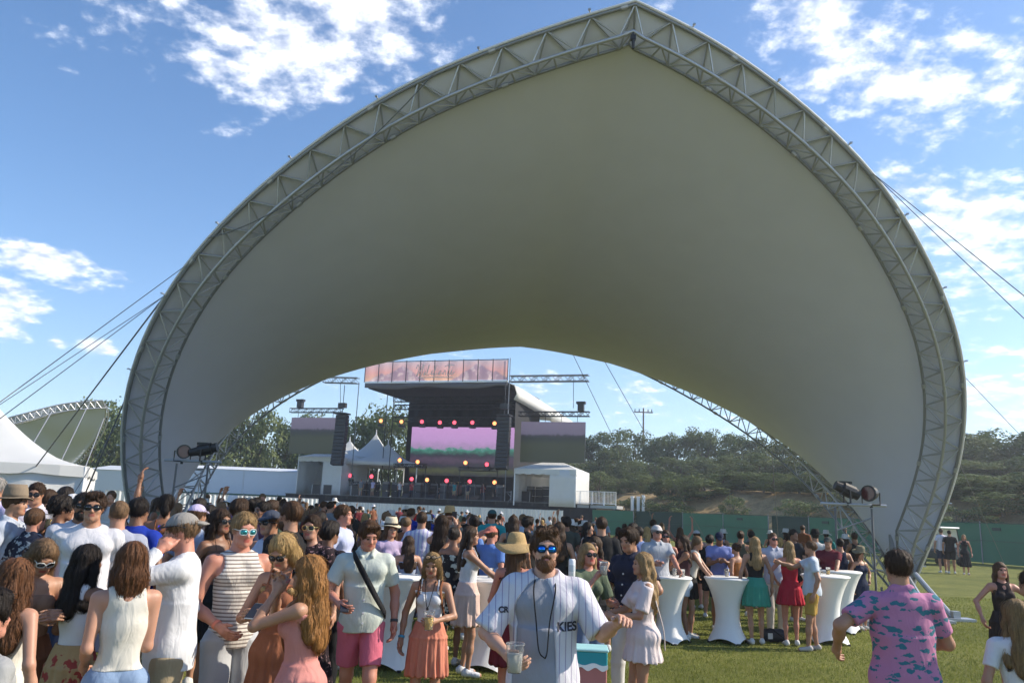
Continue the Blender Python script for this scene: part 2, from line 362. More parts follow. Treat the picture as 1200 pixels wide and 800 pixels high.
# trees to the left, behind the tents and the stage
LT = [20, 70, 112, 130, 170, 215, 245, 272, 300, 326, 352, 380, 428, 445, 470, 500, 600, 640]
for px, yt, Y, w in ((20, 500, 120, 9), (70, 498, 120, 9), (112, 480, 92, 8), (130, 474, 95, 9), (170, 490, 100, 10), (215, 500, 110, 9), (245, 496, 108, 9), (272, 486, 112, 10), (300, 484, 110, 10), (326, 490, 115, 9), (352, 484, 118, 10), (380, 492, 118, 9), (428, 489, 112, 9), (445, 484, 114, 10), (470, 478, 112, 9), (500, 486, 125, 10), (600, 520, 130, 10), (640, 515, 120, 9)):
    i += 1; q_ = LT.index(px)
    tree_px(px, yt, Y, w, i, 'tall_tree', ('tall green tree, %s from the left behind the marquee and small canopy' % ORD[q_] if px < 190 else 'tall green tree, %s from the left behind the long white tent' % ORD[q_-5] if px < 340 else 'tall green tree behind the left side screen, %s one from the left' % ORD[q_-10] if px < 400 else 'tall green tree seen through the open stage bay, %s from the left' % ORD[q_-12] if px < 550 else 'tall green tree behind the stage, %s of two at its right' % ORD[q_-16]), 'tree', 'trees behind the tents and the stage', -.1)
# ---- green scrim fence
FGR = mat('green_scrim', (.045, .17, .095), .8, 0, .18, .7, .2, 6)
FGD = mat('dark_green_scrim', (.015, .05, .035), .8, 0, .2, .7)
fe = empty('scrim_fence', FL[3], 'long green mesh construction fence along the foot of the dry hill', 'fence')
for s_, (a, b) in enumerate(zip(FL[:-1], FL[1:])):
    n = max(2, int((b-a).length/3.6))
    for k in range(n):
        p = a.lerp(b, k/n)-FL[3]; q = a.lerp(b, (k+1)/n)-FL[3]; t = (q-p).normalized(); nn_ = Vector((-t.y, t.x, 0))
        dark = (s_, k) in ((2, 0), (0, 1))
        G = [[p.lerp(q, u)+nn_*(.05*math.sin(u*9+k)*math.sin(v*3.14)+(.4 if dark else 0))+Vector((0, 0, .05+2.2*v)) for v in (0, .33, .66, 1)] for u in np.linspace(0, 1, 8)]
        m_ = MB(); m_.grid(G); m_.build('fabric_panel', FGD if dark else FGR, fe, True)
        m_ = MB(); m_.tube([p+Vector((0, 0, 0)), p+Vector((0, 0, 2.36))], .035, 6); m_.build('post', ALUD, fe)
        m_ = MB(); m_.tube([p+nn_*-.08+Vector((0, 0, 1.3)), q+nn_*-.08+Vector((0, 0, 1.28))], .015, 4); m_.tube([p+nn_*-.03+Vector((0, 0, 2.28)), q+nn_*-.03+Vector((0, 0, 2.28))], .022, 4); m_.build('rail', mat('rail_green', (.03, .08, .05)), fe)
        if k % 3 == 1:
            m_ = MB(); c = p.lerp(q, .4)+nn_*-.1; m_.box((c.x, c.y, 1.95), (.55, .04, .18), Matrix.Rotation(math.atan2(t.y, t.x), 3, 'Z')); m_.build('vent_flap', mat('flap', (.02, .05, .035)), fe)
# white posts beyond fence
for px in (741, 748, 754):
    p = at(px, 585, 80); m_ = MB(); m_.tube([(p.x, p.y, 0), (p.x, p.y, 3.6 if px != 754 else 3.9)], .16, 8); m_.tube([(p.x, p.y, 3.6), (p.x, p.y, 3.75)], .2, 8)
    tag(m_.build('marker_post', WHT), 'short white post standing behind the green fence,  %s of three close together' % ORD[(741, 748, 754).index(px)], 'post', 'white posts behind the fence')
# utility pole
p = at(754, 478, 150); e = empty('utility_pole', (p.x, p.y, 4), 'thin wooden utility pole with cross arm rising above the hilltop trees', 'utility pole')
m_ = MB(); m_.tube([(0, 0, 0), (0, 0, p.z-4)], [.22, .14], 7); m_.build('pole', BARK, e)
m_ = MB(); m_.box((0, 0, p.z-4.8), (3.6, .15, .2)); m_.build('cross_arm', BARK, e)
for x in (-1.6, -.8, .9, 1.6):
    m_ = MB(); m_.tube([(x, 0, p.z-4.7), (x, 0, p.z-4.2)], .1, 5); m_.build('insulator', BLK, e)
# ================================================================ BIG CANOPY
FOOTL = ground(172, 669); FOOTR = ground(1063, 704)
def planefn(A):
    n = (FOOTR-FOOTL).cross(A-FOOTL).normalized()
    def f(px, py):
        d = ray(px, py); return CAM+d*((FOOTL-CAM).dot(n)/d.dot(n))
    return f, n
AF = at(745, 2, 13.0); AB = at(590, 376, 34.0)
pf, nf = planefn(AF); pb, nb = planefn(AB)
fl = [(172, 669), (158, 640), (148, 600), (141, 550), (139, 500), (146, 447), (161, 406), (187, 350), (214, 309), (257, 260), (280, 240), (350, 177), (420, 130), (480, 92), (600, 46), (670, 21), (745, 1)]
fr = [(745, 1), (786, 17), (827, 39), (873, 68), (927, 108), (960, 138), (1026, 200), (1073, 272), (1096, 317), (1116, 362), (1127, 398), (1133, 434), (1134, 479), (1132, 524), (1122, 562), (1105, 605), (1090, 640), (1074, 678), (1063, 704)]
bl = [(172, 669), (186, 615), (214, 565), (236, 522), (292, 472), (345, 440), (410, 412), (478, 392), (530, 382), (590, 376)]
br = [(590, 376), (650, 384), (705, 400), (750, 418), (790, 436), (838, 462), (890, 493), (930, 524), (962, 550), (1005, 598), (1045, 655), (1063, 704)]
NS = 46
def arch(f, lft, rgt, rnd_=False):
    a = catmull([f(*p) for p in lft], NS+1); b = catmull([f(*p) for p in rgt], NS+1)
    for P in (a, b):
        for _ in range(14):
            Q = [p.copy() for p in P]
            for i in range(1, len(P)-1): P[i] = Q[i]*.5+(Q[i-1]+Q[i+1])*.25
    P = a+b[1:]
    if rnd_:
        for _ in range(40):
            Q = [p.copy() for p in P]
            for i in range(NS-9, NS+10): P[i] = Q[i]*.5+(Q[i-1]+Q[i+1])*.25
    return P
OF = arch(pf, fl, fr); OB = arch(pb, bl, br, True)
CEN = (FOOTL+FOOTR)/2
can = empty('arched_canopy', CEN, 'huge pale saddle-shaped tensile canopy on two curved aluminium trusses', 'canopy')
def inward(P, i, n):
    t = (P[min(i+1, len(P)-1)]-P[max(i-1, 0)]).normalized(); v = t.cross(n).normalized()
    c = CEN+(P[NS]-CEN)*.35
    return v if v.dot(c-P[i]) > 0 else -v
def arch_truss(P, n, name, dep=.52, half=.27):
    tr = []
    for i, p in enumerate(P):
        s = min(1, min(i, len(P)-1-i)/5); s = .22+.78*s
        v = inward(P, i, n); q = p+v*.06
        tr.append((q, p+v*dep*s+n*half*(.5 if name == 'front' else 1)*s, p+v*dep*(1.5 if name == 'front' else 1)*s-n*half*s*(1.2 if name == 'front' else 1)))
    tr = [[a-CEN for a in x] for x in tr]
    root = None
    for j, (nm, r) in enumerate((('outer_chord', .045), ('inner_chord', .048), ('inner_chord', .042))):
        m = MB(); m.tube([x[j] for x in tr], r*.78, 8); o = m.build(nm, ALU if j == 1 else ALUD, can, True)
    m = MB()
    for i in range(len(tr)-1):
        a, b = tr[i], tr[i+1]
        k = i % 2
        for (u, w) in ((0, 1), (0, 2), (1, 2)):
            if k: m.tube([a[w], b[u]], .018, 6, cap=False)
            else: m.tube([a[u], b[w]], .018, 6, cap=False)
        if i % 2 == 0: m.tube([a[1], a[2]], .02, 6, cap=False)
        if i % 6 == 3:
            for j in range(3): m.tube([a[j]+(b[j]-a[j])*.35, a[j]+(b[j]-a[j])*.65], .05, 8)
    m.build('truss_bracing', ALU, can, False)
    return tr
if nf.y > 0: nf = -nf
if nb.y > 0: nb = -nb
TF = arch_truss(OF, nf, 'front'); TB = arch_truss(OB, nb, 'rear', .62, .28)
NV = 28; SAG = 2.95
def mem(i, v):
    a, b = OF[i], OB[i]; p = a.lerp(b, v)
    c = Vector((CEN.x+(p.x-CEN.x)*.25, p.y, 2.0)); d = (c-p).normalized()
    w = (b-a).length/21.0
    return p+d*SAG*w*4*v*(1-v)*(1+.25*(v-.5))-CEN
G = [[mem(i, j/NV) for j in range(NV+1)] for i in range(len(OF))]
m = MB(); m.grid(G); mo = m.build('membrane', PVCL, can, True, thick=.02)
m = MB(); m.tube([x[0] for x in G], .028, 6); m.tube([x[-1] for x in G], .03, 6); m.build('edge_sleeve', PVC, can, True)
for F_ in (FOOTL, FOOTR):
    q = F_-CEN; zb0 = gz(F_.x, F_.y)
    m = MB(); m.box((q.x, q.y, .06+zb0), (1.1, 1.1, .12)); m.box((q.x, q.y, .4), (.18, .5, .7)); m.tube([(q.x, q.y-.3, .6), (q.x, q.y+.3, .6)], .07, 8)
    for dx in (-.45, .45):
        for dy in (-.45, .45): m.tube([(q.x+dx, q.y+dy, 0), (q.x+dx, q.y+dy, .3)], .03, 6)
    m.build('base_plate', ALUD, can)
# props at the feet
def prop(p1, p2, name='stabilizer_leg'):
    m = MB(); m.tube([p1-CEN, p2-CEN], .06, 8); d = p2-CEN+Vector((0, 0, gz(p2.x, p2.y)))
    m.box((d.x, d.y, .03), (.7, .35, .06)); m.box((d.x, d.y, .12), (.15, .15, .16)); m.build(name, ALU, can)
prop(at(1072, 672, 18.6), ground(1120, 727)); prop(FOOTR+Vector((-.2, -.2, .9)), ground(1096, 729)); prop(at(205, 575, 20), ground(148, 690)); prop(at(112+40, 610, 20), ground(225, 700))
for F_, dx in ((FOOTR, -.25), (FOOTL, .25)):
    m = MB(); m.tube([F_-CEN+Vector((dx, .1, 0)), F_-CEN+Vector((dx, .1, 1.7))], .09, 8); m.build('king_post', ALUD, can)
# fittings along the front edge
for i in range(4, len(OF)-3, 5):
    m = MB(); a = OF[i]-CEN; v = -inward(OF, i, nf); m.tube([a, a+v*.09], .016, 6); m.box(a+v*.08, (.05, .05, .03)); m.build('edge_lug', ALU, can)
m = MB(); a = TF[NS][1]; m.tube([a, a-Vector((0, 0, .10))], .02); m.box(a-Vector((0, 0, .14)), (.09, .09, .09)); m.tube([a-Vector((0, 0, .18)), a-Vector((0, 0, .36))], [.035, .02], 8); m.build('hanging_hoist', BLK, can)
# guy cables
def guy(a, b, r=.008, sag=.0):
    a = Vector(a)-CEN; b = Vector(b)-CEN; pts = [a.lerp(b, t)-Vector((0, 0, sag*4*t*(1-t))) for t in np.linspace(0, 1, 10 if sag else 2)]
    m = MB(); m.tube(pts, r, 5); m.build('guy_cable', CAB, can)
def nearest(P, px, py): return min(P, key=lambda p: (proj(p)[0]-px)**2+(proj(p)[1]-py)**2)
gl1 = nearest(OF, 187, 350); gl2 = nearest(OF, 214, 309)
guy(gl2, at(-60, 515, 11)); guy(gl1, at(-60, 535, 12)); guy(gl1, at(-70, 520, 17)); guy(gl1, at(0, 602, 26), .02)
guy(nearest(OF, 139, 485), ground(10, 700)); guy(nearest(OF, 139, 470), at(80, 625, 22), .02)
gr1 = nearest(OF, 1026, 200); gr2 = nearest(OF, 1030, 206)
guy(gr1, at(1260, 395, 10)); guy(gr2, at(1270, 440, 11)); guy(nearest(OF, 1133, 440), at(1215, 530, 22)); guy(nearest(OF, 1127, 540), ground(1182, 672)); guy(nearest(OB, 660, 384), at(780, 640, 45), .014); guy(nearest(OB, 700, 400), at(836, 648, 42), .014); guy(nearest(OB, 900, 500), ground(915, 672), .012)
guy(nearest(OF, 500, 85), nearest(OF, 235, 285), .012, .6)
# lighting towers
def light_tower(px, pyt, Y, label, w=.9):
    p = at(px, pyt, Y); e = empty('lighting_tower', (p.x, p.y, 0), label, 'lighting tower'); h = p.z
    for dx in (-w/2, w/2):
        m = MB(); truss_beam(m, (dx, 0, .1), (dx, 0, h-.05), .3, None, .025); m.build('tower_leg', ALUD, e)
    m = MB(); m.tube([(-w*.9, 0, h+.02), (w*.9, 0, h+.02)], .03, 8); m.build('cross_bar', ALU, e)
    for k in range(4):
        z = h*(k+.5)/4.5; m = MB(); m.tube([(-w/2, 0, z), (w/2, 0, z+h/5*(1 if k % 2 else -1)*.6)], .016, 6); m.build('diagonal_brace', ALUD, e)
    m = MB(); m.box((0, 0, .05+gz(p.x, p.y)), (w+.7, .8, .1)); m.build('base_plate', ALUD, e)
    return p
tl = light_tower(226, 541, 19.0, 'grey truss lighting tower with black lamps by the left canopy foot', .75)
trr = light_tower(1000, 592, 16.5, 'silver truss lighting tower with black lamps by the right canopy foot', .75)
def lamp_long(p, rz, tilt, L_, label):
    e = empty('spotlight', p, label, 'stage light', None, rz); e.scale = (.82,)*3
    rot = Matrix.Rotation(tilt, 3, 'Y'); m = MB()
    def q(x, z): return rot @ Vector((x, 0, z))
    m.tube([q(-L_/2, 0), q(-L_*.2, 0), q(-L_*.18, 0), q(L_*.3, 0), q(L_*.32, 0), q(L_/2, 0)], [.11, .13, .17, .17, .13, .14], 12)
    o = m.build('housing', BLK, e); o.location = (0, 0, .32)
    m = MB(); m.tube([(0, -.2, .32), (0, -.2, 0), (0, .2, 0), (0, .2, .32)], .022, 6); m.tube([(0, 0, 0), (0, 0, -.08)], .04, 6); m.build('yoke', BLK, e)
    m = MB(); m.box((-L_*.05, 0, .5), (.3, .12, .07)); m.build('ballast', BLK, e)
def lamp_round(p, rz, label):
    e = empty('floodlight', p, label, 'stage light', None, rz); e.scale = (.8,)*3; m = MB()
    m.tube([(0, .18, .32), (0, .1, .32), (0, -.12, .30), (0, -.14, .30)], [.08, .17, .21, .20], 16); m.build('housing', BLK, e)
    m = MB(); m.tube([(0, -.141, .30), (0, -.15, .30)], .17, 16); m.build('lens', mat('dark_lens', (.10, .03, .03), .15, 0, .1, 3), e)
    m = MB(); m.tube([(-.23, 0, .32), (-.23, 0, .02), (.23, 0, .02), (.23, 0, .32)], .02, 6); m.tube([(0, 0, .02), (0, 0, -.06)], .04, 6); m.build('yoke', BLK, e)
lamp_long(at(237, 540, 19.0), 0, R(-14), .80, 'long black follow spot on top of the left lighting tower'); lamp_round(at(213, 541, 19.0), R(35), 'round black lamp with red lens on the left lighting tower')
lamp_long(at(993, 589, 16.5), 0, R(22), .62, 'long black lamp on top of the right lighting tower'); lamp_round(at(1021, 592, 16.5), R(-50), 'round black lamp on the right lighting tower')
# ================================================================ STAGE
SA = R(18); O_ = at(418, 590, 84); O_.z = 0
E1 = Vector((math.cos(SA), -math.sin(SA), 0)); E2 = Vector((math.sin(SA), math.cos(SA), 0))
def S(px, py, off=0.0):   # pixel -> stage coordinates (u across, v back, z) on the plane v=off
    o = O_+E2*off; d = ray(px, py); t = (o-CAM).dot(E2)/d.dot(E2); p = CAM+d*t
    q = p-O_; return Vector((q.dot(E1), q.dot(E2), p.z))
def sobj(name, label, cat, u=0, v=0, z=0, group=None, rz=0):
    p = O_+E1*u+E2*v; return empty(name, (p.x, p.y, z), label, cat, group, -SA+rz)
st = sobj('concert_stage', 'open-air concert stage with dark roof, black deck and truss towers', 'stage')
def sp(m, name, mt, parent=st, smooth=False, **k): return m.build(name, mt, parent, smooth, **k)
DZ = 2.7; UL = S(338, 580).x; UR = S(700, 595).x; RW = S(597, 425).x
ztop = S(500, 424).z; zb = S(500, 448).z; zr = S(500, 456).z
m = MB(); m.box(((UL+UR)/2, 7, DZ-.15), (UR-UL, 15, .3)); sp(m, 'deck', BLK)
m = MB(); m.grid([[(u, -.55+.06*math.sin(u*5), z) for z in (0.02, .7, 1.5, DZ-.02)] for u in np.linspace(UL, UR, 160)]); sp(m, 'deck_skirt', BLKC, smooth=True)
m = MB(); m.box(((UL+UR)/2, -.62, DZ+.02), (UR-UL, .1, .07)); sp(m, 'deck_edge', mat('edge_grey', (.12, .12, .12)))
# roof: flat slab with white top, dark underside, curved right side
m = MB(); m.box((RW/2, 6.2, zb-.3), (RW-.2, 11.6, .5)); sp(m, 'roof_slab', BLKC)
m = MB()
G = [[(RW*u, -.25-.15*math.sin(u*math.pi*7), zb-.05-(.05+(.35+.28*abs(math.sin(u*math.pi*2.0+.3)))*v)) for v in (0, .5, 1)] for u in np.linspace(0, 1, 60)]
m.grid(G); sp(m, 'fascia_drape', mat('grey_drape', (.12, .11, .12), .9), smooth=True, thick=.03)
m = MB(); m.box((RW/2, -.2, zb), (RW, .25, .18)); sp(m, 'fascia_beam', WHT)
# white fabric side/back roof falling to the right
p1, p2 = S(600, 450, 1), S(628, 455, 6); p3, p4 = S(652, 474, 12), S(650, 482, 12)
G = []
for t in np.linspace(0, 1, 12):
    G.append([Vector((RW+.3+3.2*t*t, 1+13*t, zb-.2-2.3*t*t)), Vector((RW+.6+3.4*t*t, 1+13*t, zb-1.1-2.4*t*t)), Vector((RW+.3+3.0*t*t, 1+13*t, zb-1.7-2.3*t*t))])
m = MB(); m.grid(G); sp(m, 'side_roof', PVC, smooth=True, thick=.05)
m = MB(); m.grid([[g_[0], Vector((RW-.5, g_[0].y, g_[0].z+.25))] for g_ in G]); sp(m, 'roof_skin', PVC, smooth=True, thick=.05)
# banner
def banner_mat():
    m, nt, b = base('banner_print'); L = nt.links.new
    tc = N(nt, 'ShaderNodeTexCoord'); sp_ = N(nt, 'ShaderNodeSeparateXYZ'); L(tc.outputs['Generated'], sp_.inputs[0]); x, y = sp_.outputs[0], sp_.outputs[2]
    r = N(nt, 'ShaderNodeValToRGB'); L(y, r.inputs[0]); e = r.color_ramp.elements
    e[0].position = 0; e[0].color = (.86, .52, .36, 1); e[1].position = 1; e[1].color = (.74, .56, .60, 1); e.new(.45).color = (.86, .44, .40, 1)
    tri = None
    for c, w, h in ((.27, .20, .85), (.80, .19, .95), (.12, .12, .45), (.92, .14, .5)):
        t = mth(nt, 'SUBTRACT', h, mth(nt, 'MULTIPLY', mth(nt, 'ABSOLUTE', mth(nt, 'SUBTRACT', x, c)), h/w))
        tri = t if tri is None else mth(nt, 'MAXIMUM', tri, t)
    nz = N(nt, 'ShaderNodeTexNoise'); L(tc.outputs['Object'], nz.inputs[0]); nz.inputs['Scale'].default_value = .9; nz.inputs['Detail'].default_value = 6
    tri = mth(nt, 'ADD', tri, mth(nt, 'MULTIPLY', mth(nt, 'SUBTRACT', nz.outputs[0], .5), .35))
    k = mth(nt, 'MULTIPLY', mth(nt, 'SUBTRACT', tri, y), 9, None, True)
    n2 = N(nt, 'ShaderNodeTexNoise'); L(tc.outputs['Object'], n2.inputs[0]); n2.inputs['Scale'].default_value = 1.6; n2.inputs['Detail'].default_value = 5
    r2 = N(nt, 'ShaderNodeValToRGB'); L(n2.outputs[0], r2.inputs[0]); r2.color_ramp.elements[0].position = .5; r2.color_ramp.elements[0].color = (.36, .27, .38, 1); r2.color_ramp.elements[1].position = .62; r2.color_ramp.elements[1].color = (.70, .58, .60, 1)
    mx = N(nt, 'ShaderNodeMix', data_type='RGBA'); L(mth(nt, 'MULTIPLY', k, .75), mx.inputs[0]); L(r.outputs[0], mx.inputs[6]); L(r2.outputs[0], mx.inputs[7])
    L(mx.outputs[2], b.inputs['Base Color']); b.inputs['Roughness'].default_value = .7
    tr = N(nt, 'ShaderNodeBsdfTranslucent'); L(mx.outputs[2], tr.inputs[0]); ms = N(nt, 'ShaderNodeMixShader'); ms.inputs[0].default_value = .62
    L(b.outputs[0], ms.inputs[1]); L(tr.outputs[0], ms.inputs[2]); L(ms.outputs[0], nt.nodes['Material Output'].inputs[0])
    return m
bn = sobj('roof_banner', 'long pink and orange banner with blue mountains above the stage roof', 'banner', 0, -.35, zb+.12)
BH = ztop-zb-.15
m = MB(); m.grid([[(RW*u, .04*math.sin(u*60), BH*v) for v in np.linspace(0, 1, 5)] for u in np.linspace(0, 1, 60)]); m.build('printed_mesh', banner_mat(), bn, True)
for k in range(11):
    u = RW*(k/10.0); m = MB(); m.tube([(u, -.08, -.1), (u, -.08, BH+.15)], .045, 6); m.build('post', mat('post_dark', (.09, .08, .09)), bn)
m = MB(); m.tube([(0, -.08, BH+.05), (RW, -.08, BH+.05)], .05, 6); m.build('rail', mat('post_dark', (.09, .08, .09)), bn)
def script_stroke(pts, r=.07): return catmull([Vector((x, -.13, z)) for x, z in pts], 26)
x0 = RW*.37; LS = [[(0, 1.3), (.25, 1.75), (.35, 1.2), (.1, .5), (.5, 1.0), (.9, 1.8), (.75, 1.0), (.6, .5)], [(.85, .6), (1.1, 1.0), (1.0, .55), (1.3, .95), (1.5, 1.75), (1.3, .6), (1.6, .7)], [(1.7, .7), (1.9, 1.1), (1.8, .6), (2.1, .9), (2.3, 1.7), (2.05, .6), (2.4, .8)], [(2.5, .7), (2.85, 1.05), (2.6, .6), (3.0, .85), (3.1, .65), (3.3, 1.1), (3.4, .6)], [(3.3, 1.5), (3.8, 1.7), (4.3, 1.6)], [(3.85, 1.65), (3.6, .6), (3.9, .75), (4.1, 1.1), (4.0, .6), (4.4, .9)], [(.3, .3), (2.0, .36), (4.2, .3)]]
m = MB()
for s_ in LS: m.tube(script_stroke([(x0+a*1.0, b*BH/2.1) for a, b in s_]), .055, 5)
m.build('script_lettering', mat('lettering_white', (.88, .86, .84), .5, 0, .02, 1, trans=.75), bn)
# towers
def tower(mb, u, v, h, w=.6, r=.04, z0=0): truss_beam(mb, (u, v, z0), (u, v, h), w, None, r)
for px, v, mt, w, h in ((458, 3, BLK, .55, zb), (450, 6, BLK, .45, zb), (415, .2, ALUD, .5, zb+.1), (594, -.1, ALU, .8, zb+2.4), (604, 7, ALUD, .5, zb-1), (618, 10, ALUD, .5, zb-2)):
    u = S(px, 520, v).x; m = MB(); tower(m, u, v, h, w, .05); sp(m, 'truss_tower', mt)
# side wing trusses for speakers
a = S(690, 443, 0); b = S(598, 444, 0); m = MB(); truss_beam(m, b, a, .6, None, .05); sp(m, 'wing_truss', ALUD)
a = S(380, 445, 0); b = S(420, 446, 0); m = MB(); truss_beam(m, a, b, .6, None, .05); sp(m, 'wing_truss', ALUD)
for q in ((672, 444, 478), (399, 448, 487)):
    a = S(q[0], q[1], 0); b = S(q[0], q[2], 0); m = MB(); m.tube([a, b], .03, 5); sp(m, 'hoist_chain', BLK)
# inner roof trusses and lamps bars
for py, v in ((468, 4), (477, 8), (491, 6.5)):
    a = S(462, py, v); b = S(612, py+1, v); m = MB(); truss_beam(m, a, Vector((b.x, v, a.z)), .5, None, .04); sp(m, 'roof_truss', BLK)
# dark back drape behind the screen
a = S(481, 455, 11.5); b = S(640, 560, 11.5); m = MB()
m.grid([[(u, 11.5+.12*math.sin(u*4), z) for z in (DZ, 8, zb-.5)] for u in np.linspace(a.x, b.x-1, 80)]); sp(m, 'back_drape', BLKC, smooth=True)
a = S(604, 470, 8); m = MB(); m.grid([[(RW+.2, v, z) for z in (DZ+3, zb-1.2)] for v in np.linspace(2, 11, 8)]); sp(m, 'side_drape', BLKC)
# screens
def screen_mat(name, kind):
    m, nt, b = base(name); L = nt.links.new
    tc = N(nt, 'ShaderNodeTexCoord'); s_ = N(nt, 'ShaderNodeSeparateXYZ'); L(tc.outputs['Generated'], s_.inputs[0]); x, y = s_.outputs[0], s_.outputs[2]
    cm = N(nt, 'ShaderNodeCombineXYZ'); L(mth(nt, 'MULTIPLY', x, 9.), cm.inputs[0]); L(mth(nt, 'MULTIPLY', y, 5. if kind == 'main' else 3.), cm.inputs[1])
    nz = N(nt, 'ShaderNodeTexNoise'); L(cm.outputs[0], nz.inputs[0]); nz.inputs['Scale'].default_value = 2; nz.inputs['Detail'].default_value = 5; nz.inputs['Roughness'].default_value = .7
    yy = mth(nt, 'ADD', y, mth(nt, 'MULTIPLY', mth(nt, 'SUBTRACT', nz.outputs[0], .5), .30 if kind == 'main' else .20))
    r = N(nt, 'ShaderNodeValToRGB'); L(yy, r.inputs[0]); e = r.color_ramp.elements
    if kind == 'main':
        e[0].position = .0; e[0].color = (.012, .010, .016, 1); e[1].position = 1; e[1].color = (.46, .25, .50, 1)
        for p_, c_ in ((.10, (.05, .055, .02, 1)), (.20, (.018, .014, .022, 1)), (.32, (.06, .035, .06, 1)), (.42, (.016, .012, .022, 1)), (.485, (.03, .10, .075, 1)), (.535, (.04, .20, .15, 1)), (.575, (.28, .19, .33, 1)), (.72, (.40, .23, .46, 1))): e.new(p_).color = c_
    else:
        e[0].position = 0; e[0].color = (.028, .036, .016, 1); e[1].position = 1; e[1].color = (.20, .17, .26, 1)
        for p_, c_ in ((.45, (.040, .048, .022, 1)), (.58, (.018, .022, .018, 1)), (.66, (.04, .035, .05, 1)), (.70, (.16, .14, .22, 1))): e.new(p_).color = c_
    b.inputs['Base Color'].default_value = (.01, .01, .01, 1); b.inputs['Roughness'].default_value = .4
    L(r.outputs[0], b.inputs['Emission Color']); b.inputs['Emission Strength'].default_value = .75 if kind == 'main' else .42
    return m
def led(px0, px1, py0, py1, v, mt, label, name='led_screen'):
    a = S(px0, py0, v); b = S(px1, py1, v); w = b.x-a.x; h = a.z-S(px0, py1, v).z
    e = sobj(name, label, 'screen', a.x, v, a.z-h)
    m = MB(); m.box((w/2, .12, h/2), (w, .2, h)); m.build('cabinet', BLK, e)
    m = MB(); m.grid([[(0, 0, 0), (0, 0, h)], [(w, 0, 0), (w, 0, h)]]); m.build('picture', mt, e)
    return e, w, h
ms_ = screen_mat('main_picture', 'main'); ss_ = screen_mat('side_picture', 'side')
led(483, 612, 500, 556, 10.5, ms_, 'wide stage screen glowing lilac over a teal shoreline')
for (a0, a1, b0, b1, lb) in ((342, 393, 489, 531, 'left side screen hung from a truss, lilac band above dark green'), (611, 685, 494, 541, 'right side screen hung from a truss, lilac band above dark green')):
    e, w, h = led(a0, a1, b0, b1, 1.0, ss_, lb, 'side_screen')
    m = MB(); truss_beam(m, (-.3, .1, h+.8), (w+.4, .1, h+.8), .45, None, .045); m.build('hanging_truss', BLK, e)
    for k in range(4):
        m = MB(); m.tube([(w*(k+.5)/4, .1, h), (w*(k+.5)/4, .1, h+.7)], .03, 5); m.build('strap', BLK, e)
    m = MB(); m.box((w*(.16 if a0 < 400 else .93), 0, h+1.5), (.6, .5, .8)); m.box((w*(.16 if a0 < 400 else .93), 0, h+1.9), (.9, .5, .25)); m.build('camera_box', BLK, e)
# line arrays
def line_array(px, py0, py1, v, label):
    a = S(px, py0, v); b = S(px, py1, v); h = a.z-b.z; n = 14; e = sobj('line_array', label, 'speaker', a.x, v, b.z)
    for k in range(n):
        t = (n-1-k)/(n-1.0); m = MB(); z = h*(k+.5)/n; yo = -.35*(1-k/(n-1.0))**2
        m.box((0, yo+.1, z), (1.25, .7, h/n*.93), Matrix.Rotation(-.22*(1-k/(n-1.0)), 3, 'X')); o = m.build('cabinet', BLK, e)
        md = o.modifiers.new('b', 'BEVEL'); md.width = .03
    m = MB(); m.box((0, 0, h+.12), (1.4, 1.2, .14)); m.tube([(0, 0, h+.1), (0, 0, h+3.2)], .04, 5); m.build('fly_frame', BLK, e)
    m = MB(); m.box((0, -.1, h+1.0), (.8, .5, .5)); m.build('hoist', BLK, e)
line_array(401, 486, 545, -1.2, 'tall black hanging line array speaker left of the stage'); line_array(591, 488, 550, -1.6, 'tall black hanging line array speaker right of the centre screen')
# stage lamps (lit)
red = emis('lit_red', (1, .07, .11), 2.0); orange = emis('lit_orange', (1, .30, .10), 2.0)
lamps = [(447, 493, 1, 'upper row'), (471, 494, 1, 'upper row'), (495, 494, 0, 'upper row'), (516, 495, 0, 'upper row'), (533, 495, 0, 'upper row'), (554, 495, 0, 'upper row'), (580, 496, 1, 'upper row'), (607, 496, 1, 'upper row'),
 (469, 539, 1, 'middle row'), (490, 541, 1, 'middle row'), (546, 542, 1, 'middle row'), (571, 544, 0, 'middle row'), (411, 557, 0, 'lower row'), (436, 558, 0, 'lower row'), (483, 561, 0, 'lower row'), (501, 562, 1, 'lower row'), (524, 563, 0, 'lower row'), (551, 564, 0, 'lower row'), (580, 565, 1, 'lower row')]
cnt = {}
for px, py, k, row in lamps:
    cnt[row] = cnt.get(row, 0)+1; a = S(px, py, 5.5 if row == 'upper row' else 4)
    e = sobj('moving_light', ('orange' if k else 'red')+' glowing stage lamp, '+ORD[cnt[row]-1]+' from the left in the '+row, 'stage light', a.x, a.y, a.z, 'lit lamps on the stage')
    m = MB(); m.tube([(0, .35, 0), (0, .1, 0), (0, -.12, 0)], [.12, .22, .25], 14); m.build('head', BLK, e)
    m = MB(); m.tube([(0, -.125, 0), (0, -.15, 0)], .21, 16); m.build('lens', orange if k else red, e)
    m = MB(); m.tube([(-.3, 0, 0), (-.3, 0, -.4), (.3, 0, -.4), (.3, 0, 0)], .04, 6); m.box((0, 0, -.5), (.6, .5, .25)); m.build('yoke', BLK, e)
# lamp carts: low trusses carrying the middle and lower rows
for px0, px1, py, v in ((462, 500, 545, 4.2), (538, 584, 549, 4.2), (406, 444, 566, 4.2), (478, 530, 570, 4.2), (544, 588, 572, 4.2)):
    a = S(px0, py, v); b = S(px1, py, v); m = MB(); truss_beam(m, a, Vector((b.x, v, a.z)), .35, None, .035)
    for x in (a.x+.1, b.x-.1): m.tube([(x, v, DZ), (x, v, a.z)], .05, 6)
    sp(m, 'lamp_truss', BLK)
